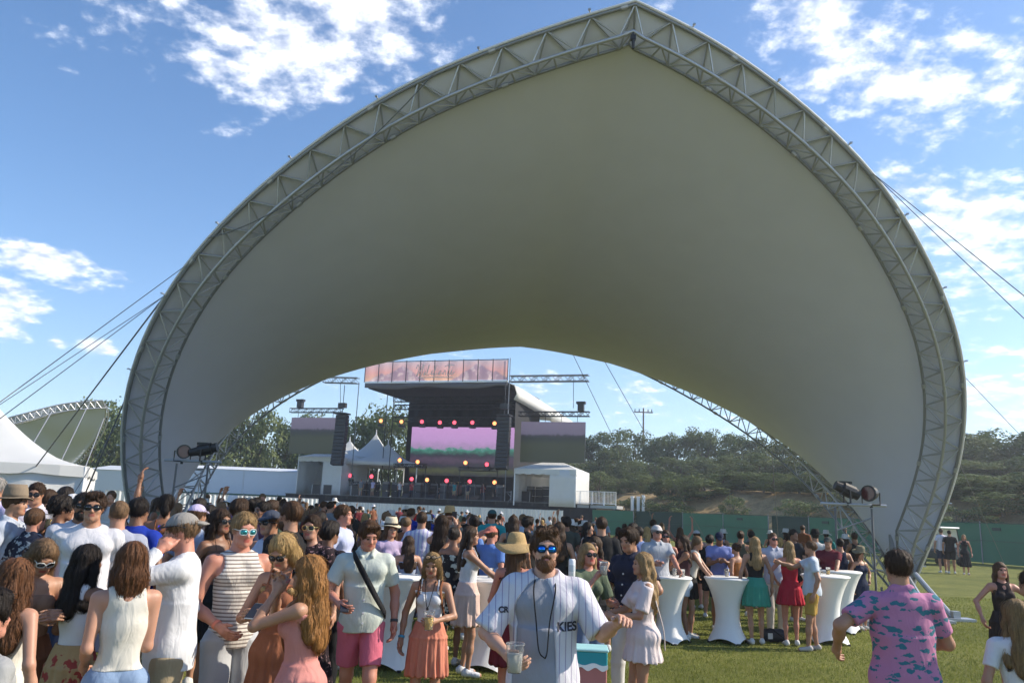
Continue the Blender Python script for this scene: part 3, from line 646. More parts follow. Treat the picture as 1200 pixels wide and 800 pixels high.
# backline
def piece(name, label, cat, px, py, v, fn, group=None):
    a = S(px, py, v); e = sobj(name, label, cat, a.x, v, DZ, group); fn(e); return e
GR2 = mat('amp_grille', (.05, .05, .055), .7); WD = mat('drum_shell', (.30, .10, .08), .3); BRS = mat('brass_cymbal', (.55, .42, .15), .3, .9)
def drumkit(e):
    m = MB(); m.tube([(0, -.4, .95), (0, .1, .95)], .42, 18); m.build('bass_drum', WD, e)
    for x, y, z, r in ((-.35, .1, 1.45, .18), (.2, .1, 1.45, .2), (.75, .3, 1.0, .24), (-.75, .3, 1.05, .2)):
        m = MB(); m.tube([(x, y, z-.15), (x, y, z+.15)], r, 14); m.build('drum', WD, e)
    for x, y, z in ((-.9, -.1, 1.85), (.9, -.1, 1.9), (-.4, .6, 1.95)):
        m = MB(); m.tube([(x, y, z), (x, y, z+.03)], [.34, .05], 16); m.tube([(x, y, .5), (x, y, z)], .02, 5); m.build('cymbal', BRS, e)
    m = MB(); m.box((0, .3, .25), (3.2, 2.6, .5)); m.build('riser', BLK, e)
piece('drum_kit', 'drum kit with brass cymbals on a black riser at centre stage', 'drum kit', 538, 578, 5, drumkit)
def amp(e):
    for k in range(2):
        m = MB(); m.box((0, 0, .35+.72*k), (.75, .5, .68)); o = m.build('cabinet', BLK, e); md = o.modifiers.new('b', 'BEVEL'); md.width = .03
        m = MB(); m.box((0, -.26, .35+.72*k), (.64, .03, .56)); m.build('grille', GR2, e)
    m = MB(); m.box((0, 0, 1.56), (.7, .4, .24)); m.build('amp_head', mat('amp_top', (.16, .15, .14)), e)
for k, px in enumerate((425, 432, 440, 452, 463, 476, 490, 499, 508, 520, 530, 545, 553, 560, 574, 586, 622, 632, 640, 655)):
    piece('guitar_amp', 'black speaker cabinet stack on the deck, %s from the left' % ORD[k], 'amplifier', px, 580, 3+(k % 3), amp, 'amplifier stacks on the deck')
def mic(e):
    m = MB(); m.tube([(0, 0, .02), (0, 0, 1.5)], .02, 5); m.tube([(0, 0, 1.5), (0, -.5, 1.7)], .015, 5); m.build('stand', ALUD, e)
    m = MB(); m.tube([(0, -.5, 1.7), (0, -.62, 1.74)], [.02, .05], 8); m.build('microphone', GR2, e); m = MB(); m.tube([(0, 0, 0), (0, 0, .03)], .17, 12); m.build('base', BLK, e)
for k, px in enumerate((445, 468, 484, 498, 512, 520, 534, 545, 556, 566, 582)):
    piece('microphone_stand', 'thin microphone stand near the deck front, %s from the left' % ORD[k], 'microphone stand', px, 585, 1.2, mic, 'microphone stands on the deck')
def wedge(e):
    m = MB(); m._add([(-.4, -.25, 0), (.4, -.25, 0), (.4, .3, 0), (-.4, .3, 0), (-.4, -.2, .12), (.4, -.2, .12), (.4, .3, .45), (-.4, .3, .45)], [(0, 3, 2, 1), (0, 1, 5, 4), (1, 2, 6, 5), (2, 3, 7, 6), (3, 0, 4, 7), (4, 5, 6, 7)]); m.build('cabinet', BLK, e)
for k, px in enumerate((475, 505, 530, 556, 580, 641, 650, 658)):
    piece('floor_monitor', 'black wedge monitor on the deck edge, %s from the left' % ORD[k], 'speaker', px, 586, .3, wedge, 'wedge monitors along the deck edge')
def keys(e):
    m = MB(); m.tube([(-.5, 0, 0), (.5, 0, .9)], .03, 5); m.tube([(.5, 0, 0), (-.5, 0, .9)], .03, 5); m.build('stand', ALUD, e); m = MB(); m.box((0, 0, .96), (1.4, .4, .12)); m.build('keyboard', BLK, e); m = MB(); m.box((0, -.1, 1.03), (1.3, .18, .02)); m.build('key_row', WHT, e)
piece('keyboard', 'black electronic keyboard on a crossed stand at stage left', 'keyboard', 600, 580, 3, keys)
def case(e):
    m = MB(); m.box((0, 0, .62), (1.1, .7, 1.0)); m.build('body', BLK, e)
    for x in (-.54, .54):
        m = MB(); m.box((x, -.34, .62), (.05, .05, 1.02)); m.build('edge_trim', ALU, e)
    for x in (-.4, .4):
        for y in (-.25, .25):
            m = MB(); m.tube([(x-.03, y, .06), (x+.03, y, .06)], .06, 8); m.build('caster', GR2, e)
for k, px in enumerate((372, 385, 418, 606, 616)):
    piece('flight_case', 'black wheeled flight case on the deck, %s from the left' % ORD[k], 'case', px, 582, 2.5, case, 'flight cases on the deck')
# ================================================================ TENTS
def frame_tent(px0, px1, py_e, py_r, Yd_, depth, zb_, label, open_front=True, rz=0, name='frame_tent'):
    a = at(px0, py_e, Yd_); b = at(px1, py_e, Yd_); w = (b-a).length; he = a.z-zb_; hr = at(px0, py_r, Yd_).z-zb_
    e = empty(name, ((a.x+b.x)/2, Yd_, zb_), label, 'tent', None, rz)
    W2 = w/2; m = MB()
    ridge = [(-W2*.35, depth/2, hr), (W2*.35, depth/2, hr)]
    c = [(-W2, 0, he), (W2, 0, he), (W2, depth, he), (-W2, depth, he)]
    vs = c+ridge; m._add(vs, [(0, 1, 5, 4), (1, 2, 5), (2, 3, 4, 5), (3, 0, 4)]); m.build('roof', PVC, e, False, thick=.04)
    m = MB(); 
    loop = [Vector(p) for p in c+[c[0]]]
    for p, q in zip(loop[:-1], loop[1:]): m.grid([[p.lerp(q, t), p.lerp(q, t)-Vector((0, 0, .45+.1*math.sin(t*20)**2))] for t in np.linspace(0, 1, 20)])
    m.build('valance', PVC, e, thick=.02)
    for p in c:
        m = MB(); m.tube([(p[0]*.98, p[1]*.98+.05, 0), (p[0]*.98, p[1]*.98+.05, he)], .06, 6); m.build('pole', WHT, e)
    def wall(p, q, nm='side_wall'):
        p, q = Vector(p), Vector(q); t = (q-p).normalized(); n_ = Vector((-t.y, t.x, 0)); m = MB()
        m.grid([[p.lerp(q, s)+n_*.06*math.sin(s*(q-p).length*3.2)-Vector((0, 0, z)) for z in np.linspace(.05, he-.02, 5)] for s in np.linspace(0, 1, 50)]); m.build(nm, PVC, e, True, thick=.02)
    wall(c[1], c[2]); wall(c[2], c[3], 'back_wall'); wall(c[3], c[0])
    if not open_front: wall(c[0], c[1], 'front_wall')
    else:
        p = Vector(c[1]); wall(p-Vector((w*.42, 0, 0)), p, 'half_curtain')
    return e
frame_tent(601, 676, 548, 538, 77, 6, DZ-.3, 'white frame tent on the right stage wing with dark open front', True, -SA)
frame_tent(346, 405, 534, 526, 88, 6, DZ-.1, 'small white frame tent on the left stage wing, open at the front', True, -SA)
def peak_tent(px, py_pk, py_e, Y, w, label, zb_=0):
    p = at(px, py_pk, Y); he = at(px, py_e, Y).z-zb_; hp = p.z-zb_; e = empty('peaked_tent', (p.x, Y, zb_), label, 'tent')
    m = MB(); n = 10; G = []
    for k in range(33):
        an = 2*math.pi*k/32; rr = w/2/max(abs(math.cos(an)), abs(math.sin(an))); row = []
        for j in range(n+1):
            t = j/n; row.append((rr*t*math.cos(an)+.001, rr*t*math.sin(an), he+(hp-he)*(1-t)**2.0))
        row.append((rr*math.cos(an), rr*math.sin(an), he-.45)); G.append(row)
    m.grid(G); m.build('canopy_top', PVC, e, True, thick=.03)
    m = MB(); m.tube([(0, 0, hp-.1), (0, 0, hp+.5)], [.09, .03], 6); m.build('finial', WHT, e)
    for sx in (-1, 1):
        for sy in (-1, 1):
            m = MB(); m.tube([(sx*w*.49, sy*w*.49, 0), (sx*w*.49, sy*w*.49, he)], .07, 6); m.build('pole', WHT, e)
peak_tent(441, 508, 537, 95, 6.5, 'white high-peaked tent behind the stage, the taller of two'); peak_tent(410, 516, 537, 96, 6.5, 'white high-peaked tent behind the left hanging speaker'); peak_tent(455, 520, 543, 92, 8, 'white peaked tent sloping down behind the black stage tower')
# long white tent on the left, and container
def long_box(px0, px1, pyt, pyb, Y, d, label, name, cat, mt, hz_=0, ridge=.5):
    a = at(px0, pyt, Y); b = at(px1, pyt, Y); w = b.x-a.x; h = a.z; e = empty(name, ((a.x+b.x)/2, Y, 0), label, cat)
    m = MB(); m.box((0, d/2, h/2), (w, d, h)); m.build('body', mt, e)
    m = MB(); m._add([(-w/2-.1, -.1, h), (w/2+.1, -.1, h), (w/2+.1, d+.1, h), (-w/2-.1, d+.1, h), (-w/2-.1, d/2, h+ridge), (w/2+.1, d/2, h+ridge)], [(0, 1, 5, 4), (3, 4, 5, 2), (0, 4, 3), (1, 2, 5)]); m.build('roof', mt, e)
    for k in range(1, int(w/4)):
        m = MB(); m.box((-w/2+4*k, -.03, h/2), (.12, .06, h-.1)); m.build('wall_rib', mat('rib_white', (.62, .64, .68)), e)
    return e
long_box(205, 352, 547, 575, 92, 10, 'long pale blue-white tent wall behind the crowd, left of the stage', 'long_tent', 'tent', mat('tent_wall', (.66, .70, .78), .6, 0, .05, .6))
long_box(104, 152, 549, 570, 70, 8, 'pale grey storage unit between the marquee and left canopy foot', 'storage_unit', 'container', mat('unit_wall', (.55, .58, .62), .6, 0, .05, .6))
# green fence strip in front of long tent
pa, pb_ = at(100, 572, 84), at(345, 575, 88); e = empty('low_scrim_fence', (pa.x, pa.y, 0), 'dark green scrim fence in front of the long white tent wall', 'fence')
d = Vector((pb_.x-pa.x, pb_.y-pa.y, 0)); n = 12
for k in range(n):
    p, q = d*(k/n), d*((k+1)/n); m = MB(); m.grid([[p.lerp(q, t)+Vector((0, .06*math.sin(t*9), z)) for z in (.05, 1.2, 2.5)] for t in np.linspace(0, 1, 6)]); m.build('fabric_panel', mat('fence_green_left', (.05, .12, .08), .8), e, True)
    m = MB(); m.tube([p, p+Vector((0, 0, 2.6))], .04, 6); m.build('post', ALUD, e)
# white pleated crowd barrier
def barrier(pts, z, label, name='cloth_barrier'):
    P = [at(px, 600, Y) for px, Y in pts]; P = [Vector((p.x, p.y, 0)) for p in P]; o = P[0]
    e = empty(name, o, label, 'barrier'); 
    for a, b in zip(P[:-1], P[1:]):
        ln = (b-a).length; n = max(2, int(ln/2.4)); t = (b-a).normalized(); n_ = Vector((-t.y, t.x, 0))
        for k in range(n):
            p, q = a.lerp(b, k/n)-o, a.lerp(b, (k+1)/n)-o; m = MB(); N_ = 42
            m.grid([[p.lerp(q, s/N_)+n_*(.06*math.sin(s*1.35+k)*(1-.35*v)+.02*math.sin(s*3.1))+Vector((0, 0, .05+z*v)) for v in (0, .3, .6, 1)] for s in range(N_+1)]); m.build('pleated_cloth', WCLOTH, e, True)
            m = MB(); m.tube([p, p+Vector((0, 0, z+.08))], .03, 6); m.build('post', ALU, e)
        m = MB(); m.tube([a-o+Vector((0, 0, z+.06)), b-o+Vector((0, 0, z+.06))], .025, 6); m.build('top_rail', ALU, e)
barrier(((120, 52), (228, 54), (372, 58)), 2.1, 'white pleated cloth barrier behind the crowd on the left')
barrier(((380, 77), (470, 77), (660, 73)), 2.0, 'grey-white cloth barrier below the front of the stage deck')
# metal barricade and wing platform right of the stage
a = S(668, 590, 0); e = sobj('guard_rail', 'white metal guard rail on the right stage wing platform', 'railing', S(667, 590, 0).x, -.3, DZ)
for k in range(4):
    m = MB(); x = k*1.15
    m.tube([(x, 0, 0), (x, 0, 1.25), (x+1.1, 0, 1.25), (x+1.1, 0, 0)], .04, 6); m.tube([(x, 0, .15), (x+1.1, 0, .15)], .03, 5)
    for j in range(1, 8): m.tube([(x+j*.14, 0, .15), (x+j*.14, 0, 1.25)], .018, 5)
    m.build('rail_panel', WHT, e)
m = MB(); m.box((2.2, 1.4, -.15), (5, 3.4, .28)); m.build('platform', mat('platform_grey', (.35, .35, .35)), e)
for x in (0, 2.2, 4.4):
    m = MB(); m.tube([(x, .1, -DZ), (x, .1, -.2)], .07, 6); m.build('platform_leg', ALU, e)
def barricade(px, py, Y, label, rz=0):
    p = ground(px, 640); p = at(px, 600, Y); e = empty('crowd_barricade', (p.x, Y, 0), label, 'barricade', 'metal barricades in front of the green fence', rz)
    m = MB(); m.tube([(-1.1, 0, .1), (-1.1, 0, 1.15), (1.1, 0, 1.15), (1.1, 0, .1)], .03, 6); m.tube([(-1.1, 0, .2), (1.1, 0, .2)], .025, 5); m.build('frame', ALU, e)
    for j in range(1, 14):
        m = MB(); m.tube([(-1.1+j*.157, 0, .2), (-1.1+j*.157, 0, 1.15)], .012, 4, cap=False); m.build('bar', ALU, e)
    for x in (-.8, .8):
        m = MB(); m.tube([(x, -.35, .02), (x, 0, .1), (x, .35, .02)], .03, 5); m.build('foot', ALU, e)
for k, px in enumerate((648, 672, 694)): barricade(px, 0, 60-k, 'silver steel crowd barricade before the green fence, %s of three from the left' % ORD[k], -.2)
# small canopy, far left
def small_canopy():
    Y = 48; P = lambda px, py, Y=Y: at(px, py, Y); o = P(60, 560); o.z = 0
    e = empty('small_canopy', o, 'smaller grey-green shell canopy with silver truss edge behind the white marquee', 'canopy')
    top = catmull([P(-60, 520, 43), P(0, 493, 44.5), (P(30, 484, 45)), P(75, 473, 46), P(120, 469, 47)], 24); side = catmull([P(120, 469, 47), P(124, 483, 48.5), P(118, 503, 50), P(106, 522, 52), P(88, 543, 54)], 24)
    def tr_(P_, nm, off):
        m = MB(); c2 = [p+off for p in P_]; c3 = [p+off*.5+Vector((0, .8, -.1)) for p in P_]
        for c in (P_, c2, c3): m.tube([q-o for q in c], .045, 6)
        for i in range(len(P_)-1):
            m.tube([P_[i]-o, c2[i+1]-o], .02, 5); m.tube([c2[i]-o, P_[i]-o], .02, 5); m.tube([c2[i]-o, c3[i+1]-o], .02, 5)
        m.build(nm, ALU, e)
    tr_(top, 'front_truss', Vector((0, 0, -.45))); tr_(side, 'side_truss', Vector((-.45, 0, 0)))
    foot = P(60, 560, 54); m = MB(); G = []
    for i in range(24):
        a = top[i]; b = side[23-i] if False else side[min(23, i)]
    for i in range(24):
        s_ = i/23; a = top[23-i]; b = side[i]; row = []
        for j in range(9):
            t = j/8; q = a.lerp(b, t); q = q+Vector((0, 1.0, -.5))*(4*t*(1-t))*s_*1.4; row.append(q-o)
        G.append(row)
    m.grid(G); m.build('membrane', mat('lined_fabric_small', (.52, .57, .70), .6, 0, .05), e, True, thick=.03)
    for (q0, q1) in ((P(62, 480, 45.5), P(15, 560, 40)), (P(103, 475, 46.5), P(62, 560, 42)), (P(122, 490), P(95, 560, 44))):
        m = MB(); m.tube([q0-o, q1-o], .03, 5); m.build('guy_cable', ALU, e)
small_canopy()
# marquee, far left
def marquee():
    Y = 24; ec = at(103, 549, Y); w = 3.5; rz = R(25); cs, sn = math.cos(rz), math.sin(rz); o = Vector((ec.x-(w*cs+3.5*sn), Y-(w*sn-3.5*cs), 0)); e = empty('marquee_tent', o, 'large white marquee with sweeping peak and pleated side walls', 'tent', None, rz)
    he = ec.z+.05; hp = at(-29, 456, o.y).z; m = MB(); G = []
    for k in range(49):
        an = 2*math.pi*k/48; rr = min(w/max(1e-6, abs(math.cos(an))), 3.6/max(1e-6, abs(math.sin(an)))); row = []
        for j in range(15):
            t = j/14; row.append((rr*t*math.cos(an)+.001, rr*t*math.sin(an), he+(hp-he)*(.80*(1-t)**2.1+.20*(1-t))))
        G.append(row)
    m.grid(G); m.build('roof', PVC, e, True, thick=.02)
    m = MB(); m.grid([[Vector((g_[-1][0]*1.005, g_[-1][1]*1.005, he+.02)), Vector((g_[-1][0]*1.01, g_[-1][1]*1.01, he-.28-.04*math.sin(k*2)))] for k, g_ in enumerate(G)]); m.build('valance', PVC, e, thick=.02)
    c = [(-w*.98, -3.5), (w*.98, -3.5), (w*.98, 3.5), (-w*.98, 3.5)]
    for (a, b) in ((0, 1), (1, 2), (2, 3)):
        p = Vector((*c[a], 0)); q = Vector((*c[b], 0)); ln = (q-p).length; t = (q-p).normalized(); n_ = Vector((-t.y, t.x, 0)); m = MB(); NN = int(ln*8)
        m.grid([[p.lerp(q, s/NN)+n_*(.10*math.sin(s/8*4.3+.5*math.sin(s*.21))*(.35+.65*v)+.03*math.sin(s*1.9)*v)+Vector((0, 0, .02+(he-.1)*(1-v))) for v in np.linspace(0, 1, 9)] for s in range(NN+1)]); m.build('side_wall', WCLOTH, e, True, thick=.015)
    for p in c:
        m = MB(); m.tube([(p[0], p[1], 0), (p[0], p[1], he)], .06, 8); m.build('pole', WHT, e)
marquee()
# ================================================================ golf cart
def golf_cart():
    p = ground(1122, 664); e = empty('golf_cart', (p.x, p.y+1.5, 0), 'white golf cart parked by the green fence behind three standing people', 'golf cart', None, R(35)); e.location.z = 0
    BODY = mat('cart_green', (.03, .04, .045), .35); TYRE = mat('tyre_rubber', (.02, .02, .02), .9)
    m = MB(); P_ = [(-1.25, .35), (-1.3, .75), (-.9, .85), (-.5, .8), (-.45, .5), (.35, .45), (.45, .75), (.75, .95), (1.15, .85), (1.3, .6), (1.28, .3)]
    n = len(P_); vs = [(x, -.58, z) for x, z in P_]+[(x, .58, z) for x, z in P_]; m._add(vs, [tuple(range(n))[::-1], tuple(range(n, 2*n))]+[(i, (i+1) % n, n+(i+1) % n, n+i) for i in range(n)])
    o = m.build('body', BODY, e); md = o.modifiers.new('b', 'BEVEL'); md.width = .05; md.segments = 2
    m = MB(); m.box((-.35, 0, .85), (.55, 1.05, .16)); m.box((-.62, 0, 1.15), (.12, 1.05, .5), Matrix.Rotation(-.15, 3, 'Y')); o = m.build('seat', mat('cart_seat', (.5, .48, .42), .6), e); md = o.modifiers.new('b', 'BEVEL'); md.width = .04
    m = MB(); m.box((-.05, 0, 1.93), (2.0, 1.25, .09)); o = m.build('roof', WHT, e); md = o.modifiers.new('b', 'BEVEL'); md.width = .04; md.segments = 2
    for x0, x1 in ((-.95, -.9), (1.0, .75)):
        for y in (-.55, .55):
            m = MB(); m.tube([(x0, y, .8), (x1, y, 1.9)], .025, 6); m.build('roof_post', BLK, e)
    m = MB(); m.grid([[(1.0, -.54, .9), (.78, -.54, 1.86)], [(1.0, .54, .9), (.78, .54, 1.86)]]); m.build('windshield', mat('windshield', (.75, .80, .80), .12, 0, .05), e, thick=.01)
    for x in (-.82, .85):
        for y in (-.56, .56):
            m = MB(); m.tube([(x, y-.09, .23), (x, y+.09, .23)], .23, 20); w = m.build('wheel', TYRE, e); m = MB(); m.tube([(x, y-.10, .23), (x, y+.10, .23)], .12, 14); m.build('rim', ALU, w)
    m = MB(); m.tube([(.55, .25, .85), (.3, .25, 1.1)], .02, 6); m.tube([(.3+.17*math.cos(a)*.3, .25+.17*math.sin(a), 1.1+.17*math.cos(a)) for a in np.linspace(0, 6.28, 16)], .015, 6); m.build('steering_wheel', BLK, e)
    for y in (-.4, .4):
        m = MB(); m.tube([(1.24, y, .68), (1.30, y, .68)], .08, 12); m.build('headlight', mat('head_lens', (.7, .7, .7), .1), e)
golf_cart()
# ================================================================ cocktail tables
TABM = mat('stretch_cover', (.78, .77, .75), .7, 0, .04, 2, .12, 9)
def cocktail_mesh():
    def fn(r, z, an):
        if z < .55: r = r*(1+ (.10*(max(0, math.cos(4*an))**3) - .10*(abs(math.sin(2*an)))**1.5)*(1-z/.55)**1.6)
        return r
    prof = []
    for k in range(41):
        t = k/40; z = 1.06*t
        r = .205+ .185*abs(t-.42)**1.9/(.58**1.9)*(1 if t > .42 else 1.35)
        prof.append((r, z))
    m = MB(); n = 64; vs = []
    for (r, z) in prof:
        for k in range(n):
            an = 2*math.pi*k/n; rr = fn(r, z, an)
            zz_ = z
            if z < .30: zz_ = z+(.30-z)/.30*(.085*(abs(math.sin(2*an))**.8))
            vs.append((rr*math.cos(an), rr*math.sin(an), zz_))
    fs = [(i*n+k, i*n+(k+1) % n, (i+1)*n+(k+1) % n, (i+1)*n+k) for i in range(len(prof)-1) for k in range(n)]
    m._add(vs, fs); return m
first = None
def table(px, pyb, label, rz=0, Y=None, s=1.0):
    global first
    p = ground(px, pyb) if Y is None else at(px, 700, Y); p.z = 0
    if first is None:
        e = empty('cocktail_table', p, label, 'table', 'tall cocktail tables in white stretch covers', rz)
        cocktail_mesh().build('stretch_cover', TABM, e, True)
        m = MB(); m.lathe([(0.001, 1.085), (.37, 1.085), (.392, 1.078), (.397, 1.066), (.392, 1.052)], 48); m.build('tabletop', TABM, e, True)
        for k in range(4):
            m = MB(); a = math.pi/2*k; m.tube([(.36*math.cos(a), .36*math.sin(a), 0), (.36*math.cos(a), .36*math.sin(a), .03)], .03, 8); m.build('foot', BLK, e)
        first = e
    else:
        e = copy_tree(first); e.location = p; e.rotation_euler = (0, 0, rz); e['label'] = label
    e.scale = (s, s, s)
    return e
T1 = table(460, 781, 'white covered cocktail table beside the man in pink shorts', R(20))
T2 = table(853, 752, 'white covered cocktail table in the open, right of the centre', R(12), None, .93)
T3 = table(784, 752, 'white covered cocktail table behind the blonde woman in a pale romper', R(5), None, .93)
T4 = table(573, 738, 'white covered cocktail table behind the brunette in a blush skirt', R(30), 10.5)
T5 = table(968, 734, 'white covered cocktail table right of the man in mustard shorts', R(40), 13.8)
T6 = table(985, 727, 'white covered cocktail table under the right lighting tower', R(10), 15.2)
# printed bin behind the bearded man
def bin_():
    p = at(693, 760, 6.1); p.z = 0; e = empty('drinks_cooler', p, 'square teal and coral drinks bin with wavy white band behind the bearded man', 'bin', None, R(-4))
    top = at(693, 757, 6.1).z; y1 = at(693, 775, 6.1).z; W_ = .23
    def bx(z0, z1, w, nm, mt):
        m = MB(); m.box((0, 0, (z0+z1)/2), (w, w, z1-z0)); o = m.build(nm, mt, e); md = o.modifiers.new('b', 'BEVEL'); md.width = .006; return o
    bx(0, y1-.02, W_-.012, 'lower_panel', mat('coral_print', (.46, .17, .16), .6, 0, .25, 5)); bx(y1-.02, top-.02, W_-.006, 'upper_panel', mat('teal_print', (.01, .28, .33), .5, 0, .12, 5)); bx(top-.02, top, W_+.01, 'rim', mat('pale_teal', (.35, .62, .62), .5))
    m = MB(); m.grid([[(x, -W_/2-.002, y1-.03+.012*math.sin(x*60)), (x, -W_/2-.002, y1+.004+.008*math.sin(x*45+1))] for x in np.linspace(-W_/2, W_/2, 30)])
    m.build('wavy_band', mat('band_white', (.82, .84, .84), .6), e, thick=.004)
    pts = catmull([Vector((x, -W_/2-.004, y1-.17+z)) for x, z in ((-.09, .0), (-.06, .035), (-.03, .03), (-.01, .0), (-.05, -.02), (-.02, -.04), (.02, -.02))], 20); m = MB(); m.tube(pts, .006, 5); m.build('script_mark', mat('mark_pale', (.75, .55, .5)), e)
bin_()
def bag(p, label):
    e = empty('shoulder_bag', p, label, 'bag', None, .2); NV_ = mat('bag_navy', (.015, .018, .03), .7, 0, .3, 8)
    m = MB(); m.box((0, 0, .11), (.42, .20, .20)); o = m.build('pouch', NV_, e); md = o.modifiers.new('b', 'BEVEL'); md.width = .08; md.segments = 4
    m = MB(); m.tube(catmull([Vector(v) for v in ((-.16, 0, .18), (-.1, -.12, .22), (.08, -.16, .10), (.20, -.1, .02))], 14), .015, 6); m.build('strap', NV_, e)
    m = MB(); m.box((-.12, -.105, .11), (.08, .01, .09)); m.build('pocket', mat('bag_white', (.6, .6, .6)), e)
bag(ground(907, 752), 'dark slouchy bag lying on the grass below the woman in red')
# ================================================================ PEOPLE ENGINE
V3 = lambda *a: np.array(a, np.float32)
def rotz(a): c, s = math.cos(a), math.sin(a); return np.array([[c, -s, 0], [s, c, 0], [0, 0, 1]], np.float32)
def rotx(a): c, s = math.cos(a), math.sin(a); return np.array([[1, 0, 0], [0, c, -s], [0, s, c]], np.float32)
def roty(a): c, s = math.cos(a), math.sin(a); return np.array([[c, 0, s], [0, 1, 0], [-s, 0, c]], np.float32)
# primitives: dict(t, ..., k smooth, op '+'/'-')
def cap(a, b, ra, rb, k=.02, sc=None, R_=None, op='+', flat=False): return dict(t='c', a=np.array(a, np.float32), b=np.array(b, np.float32), ra=ra, rb=rb, k=k, sc=sc, R=R_, op=op, flat=flat)
def ell(c, r, k=.02, R_=None, op='+'): return dict(t='e', c=np.array(c, np.float32), r=np.array(r, np.float32), k=k, R=R_, op=op)
def pln(p, n, k=.0): return dict(t='p', p=np.array(p, np.float32), n=np.array(n, np.float32)/np.linalg.norm(n), k=k, op='x')
def mesh_sdf(prims, vox, pad=.02):
    lo = np.full(3, 9e9); hi = -lo
    for q in prims:
        if q['op'] != '+': continue
        if q['t'] == 'c':
            r = max(q['ra'], q['rb'])*(max(q['sc']) if q['sc'] is not None else 1)
            q['lo'] = np.minimum(q['a'], q['b'])-r; q['hi'] = np.maximum(q['a'], q['b'])+r
        else:
            r = q['r'].max() if q['R'] is not None else q['r']; q['lo'] = q['c']-r; q['hi'] = q['c']+r
        lo = np.minimum(lo, q['lo']); hi = np.maximum(hi, q['hi'])
    lo = lo-pad-2*vox; hi = hi+pad+2*vox
    n = np.ceil((hi-lo)/vox).astype(int)+1
    ax = [(lo[i]+vox*np.arange(n[i])).astype(np.float32) for i in range(3)]
    Dg = np.full(n, .06, np.float32)
    for q in prims:
        if q['op'] == 'x':
            d = ((ax[0]-q['p'][0])*q['n'][0])[:, None, None]+((ax[1]-q['p'][1])*q['n'][1])[None, :, None]+((ax[2]-q['p'][2])*q['n'][2])[None, None, :]
            Dg = np.maximum(Dg, d); continue
        if 'lo' not in q:
            if q['t'] == 'c': r = max(q['ra'], q['rb'])*(max(q['sc']) if q['sc'] is not None else 1); q['lo'] = np.minimum(q['a'], q['b'])-r; q['hi'] = np.maximum(q['a'], q['b'])+r
            else: r = q['r'].max() if q['R'] is not None else q['r']; q['lo'] = q['c']-r; q['hi'] = q['c']+r
        m = q['k']+2.5*vox
        i0 = np.clip(np.floor((q['lo']-m-lo)/vox).astype(int), 0, n-1); i1 = np.clip(np.ceil((q['hi']+m-lo)/vox).astype(int)+1, 1, n)
        if (i1 <= i0).any(): continue
        X = ax[0][i0[0]:i1[0]][:, None, None]; Y = ax[1][i0[1]:i1[1]][None, :, None]; Z = ax[2][i0[2]:i1[2]][None, None, :]
        if q['t'] == 'c':
            a, b = q['a'], q['b']; d = b-a
            if q['sc'] is not None:   # elliptical section: scale x,y about the axis start (optionally in a rotated frame)
                Rm = q['R'] if q['R'] is not None else np.eye(3, dtype=np.float32); s = np.array(q['sc'], np.float32)
                px_, py_, pz_ = X-a[0], Y-a[1], Z-a[2]
                u = [(px_*Rm[0, i]+py_*Rm[1, i]+pz_*Rm[2, i])/s[i] for i in range(3)]; dd = (d @ Rm)/s
                L2 = float(dd @ dd)+1e-12; t = (u[0]*dd[0]+u[1]*dd[1]+u[2]*dd[2])/L2; tc_ = np.clip(t, 0, 1)
                D_ = np.sqrt((u[0]-tc_*dd[0])**2+(u[1]-tc_*dd[1])**2+(u[2]-tc_*dd[2])**2)-(q['ra']+(q['rb']-q['ra'])*tc_)
                D_ = D_*float(min(s))
            else:
                L2 = float(d @ d)+1e-12; t = ((X-a[0])*d[0]+(Y-a[1])*d[1]+(Z-a[2])*d[2])/L2; tc_ = np.clip(t, 0, 1)
                D_ = np.sqrt((X-a[0]-tc_*d[0])**2+(Y-a[1]-tc_*d[1])**2+(Z-a[2]-tc_*d[2])**2)-(q['ra']+(q['rb']-q['ra'])*tc_)
            if q['flat']: D_ = np.maximum(D_, np.maximum(-t, t-1)*math.sqrt(float(d @ d)))
        else:
            c, r = q['c'], q['r']
            if q['R'] is not None:
                Rm = q['R']; px_, py_, pz_ = X-c[0], Y-c[1], Z-c[2]; u = [(px_*Rm[0, i]+py_*Rm[1, i]+pz_*Rm[2, i]) for i in range(3)]
            else: u = [X-c[0], Y-c[1], Z-c[2]]
            k0 = np.sqrt((u[0]/r[0])**2+(u[1]/r[1])**2+(u[2]/r[2])**2); k1 = np.sqrt((u[0]/r[0]**2)**2+(u[1]/r[1]**2)**2+(u[2]/r[2]**2)**2)
            D_ = k0*(k0-1)/np.maximum(k1, 1e-5)
        sub = Dg[i0[0]:i1[0], i0[1]:i1[1], i0[2]:i1[2]]; k = q['k']
        if q['op'] == '+':
            if k > 0: h = np.clip(.5+.5*(sub-D_)/k, 0, 1); r_ = sub*(1-h)+D_*h-k*h*(1-h)
            else: r_ = np.minimum(sub, D_)
        else:
            if k > 0: h = np.clip(.5-.5*(sub+D_)/k, 0, 1); r_ = sub*(1-h)-D_*h+k*h*(1-h)
            else: r_ = np.maximum(sub, -D_)
        Dg[i0[0]:i1[0], i0[1]:i1[1], i0[2]:i1[2]] = r_
    # surface nets
    ins = Dg < 0
    s8 = [ins[a:n[0]-1+a, b:n[1]-1+b, c:n[2]-1+c] for a in (0, 1) for b in (0, 1) for c in (0, 1)]
    cnt = sum(x.astype(np.int8) for x in s8); ci = np.argwhere((cnt > 0) & (cnt < 8))
    if len(ci) == 0: return np.zeros((0, 3)), np.zeros((0, 4), int)
    vid = np.full(n-1, -1, np.int32); vid[ci[:, 0], ci[:, 1], ci[:, 2]] = np.arange(len(ci))
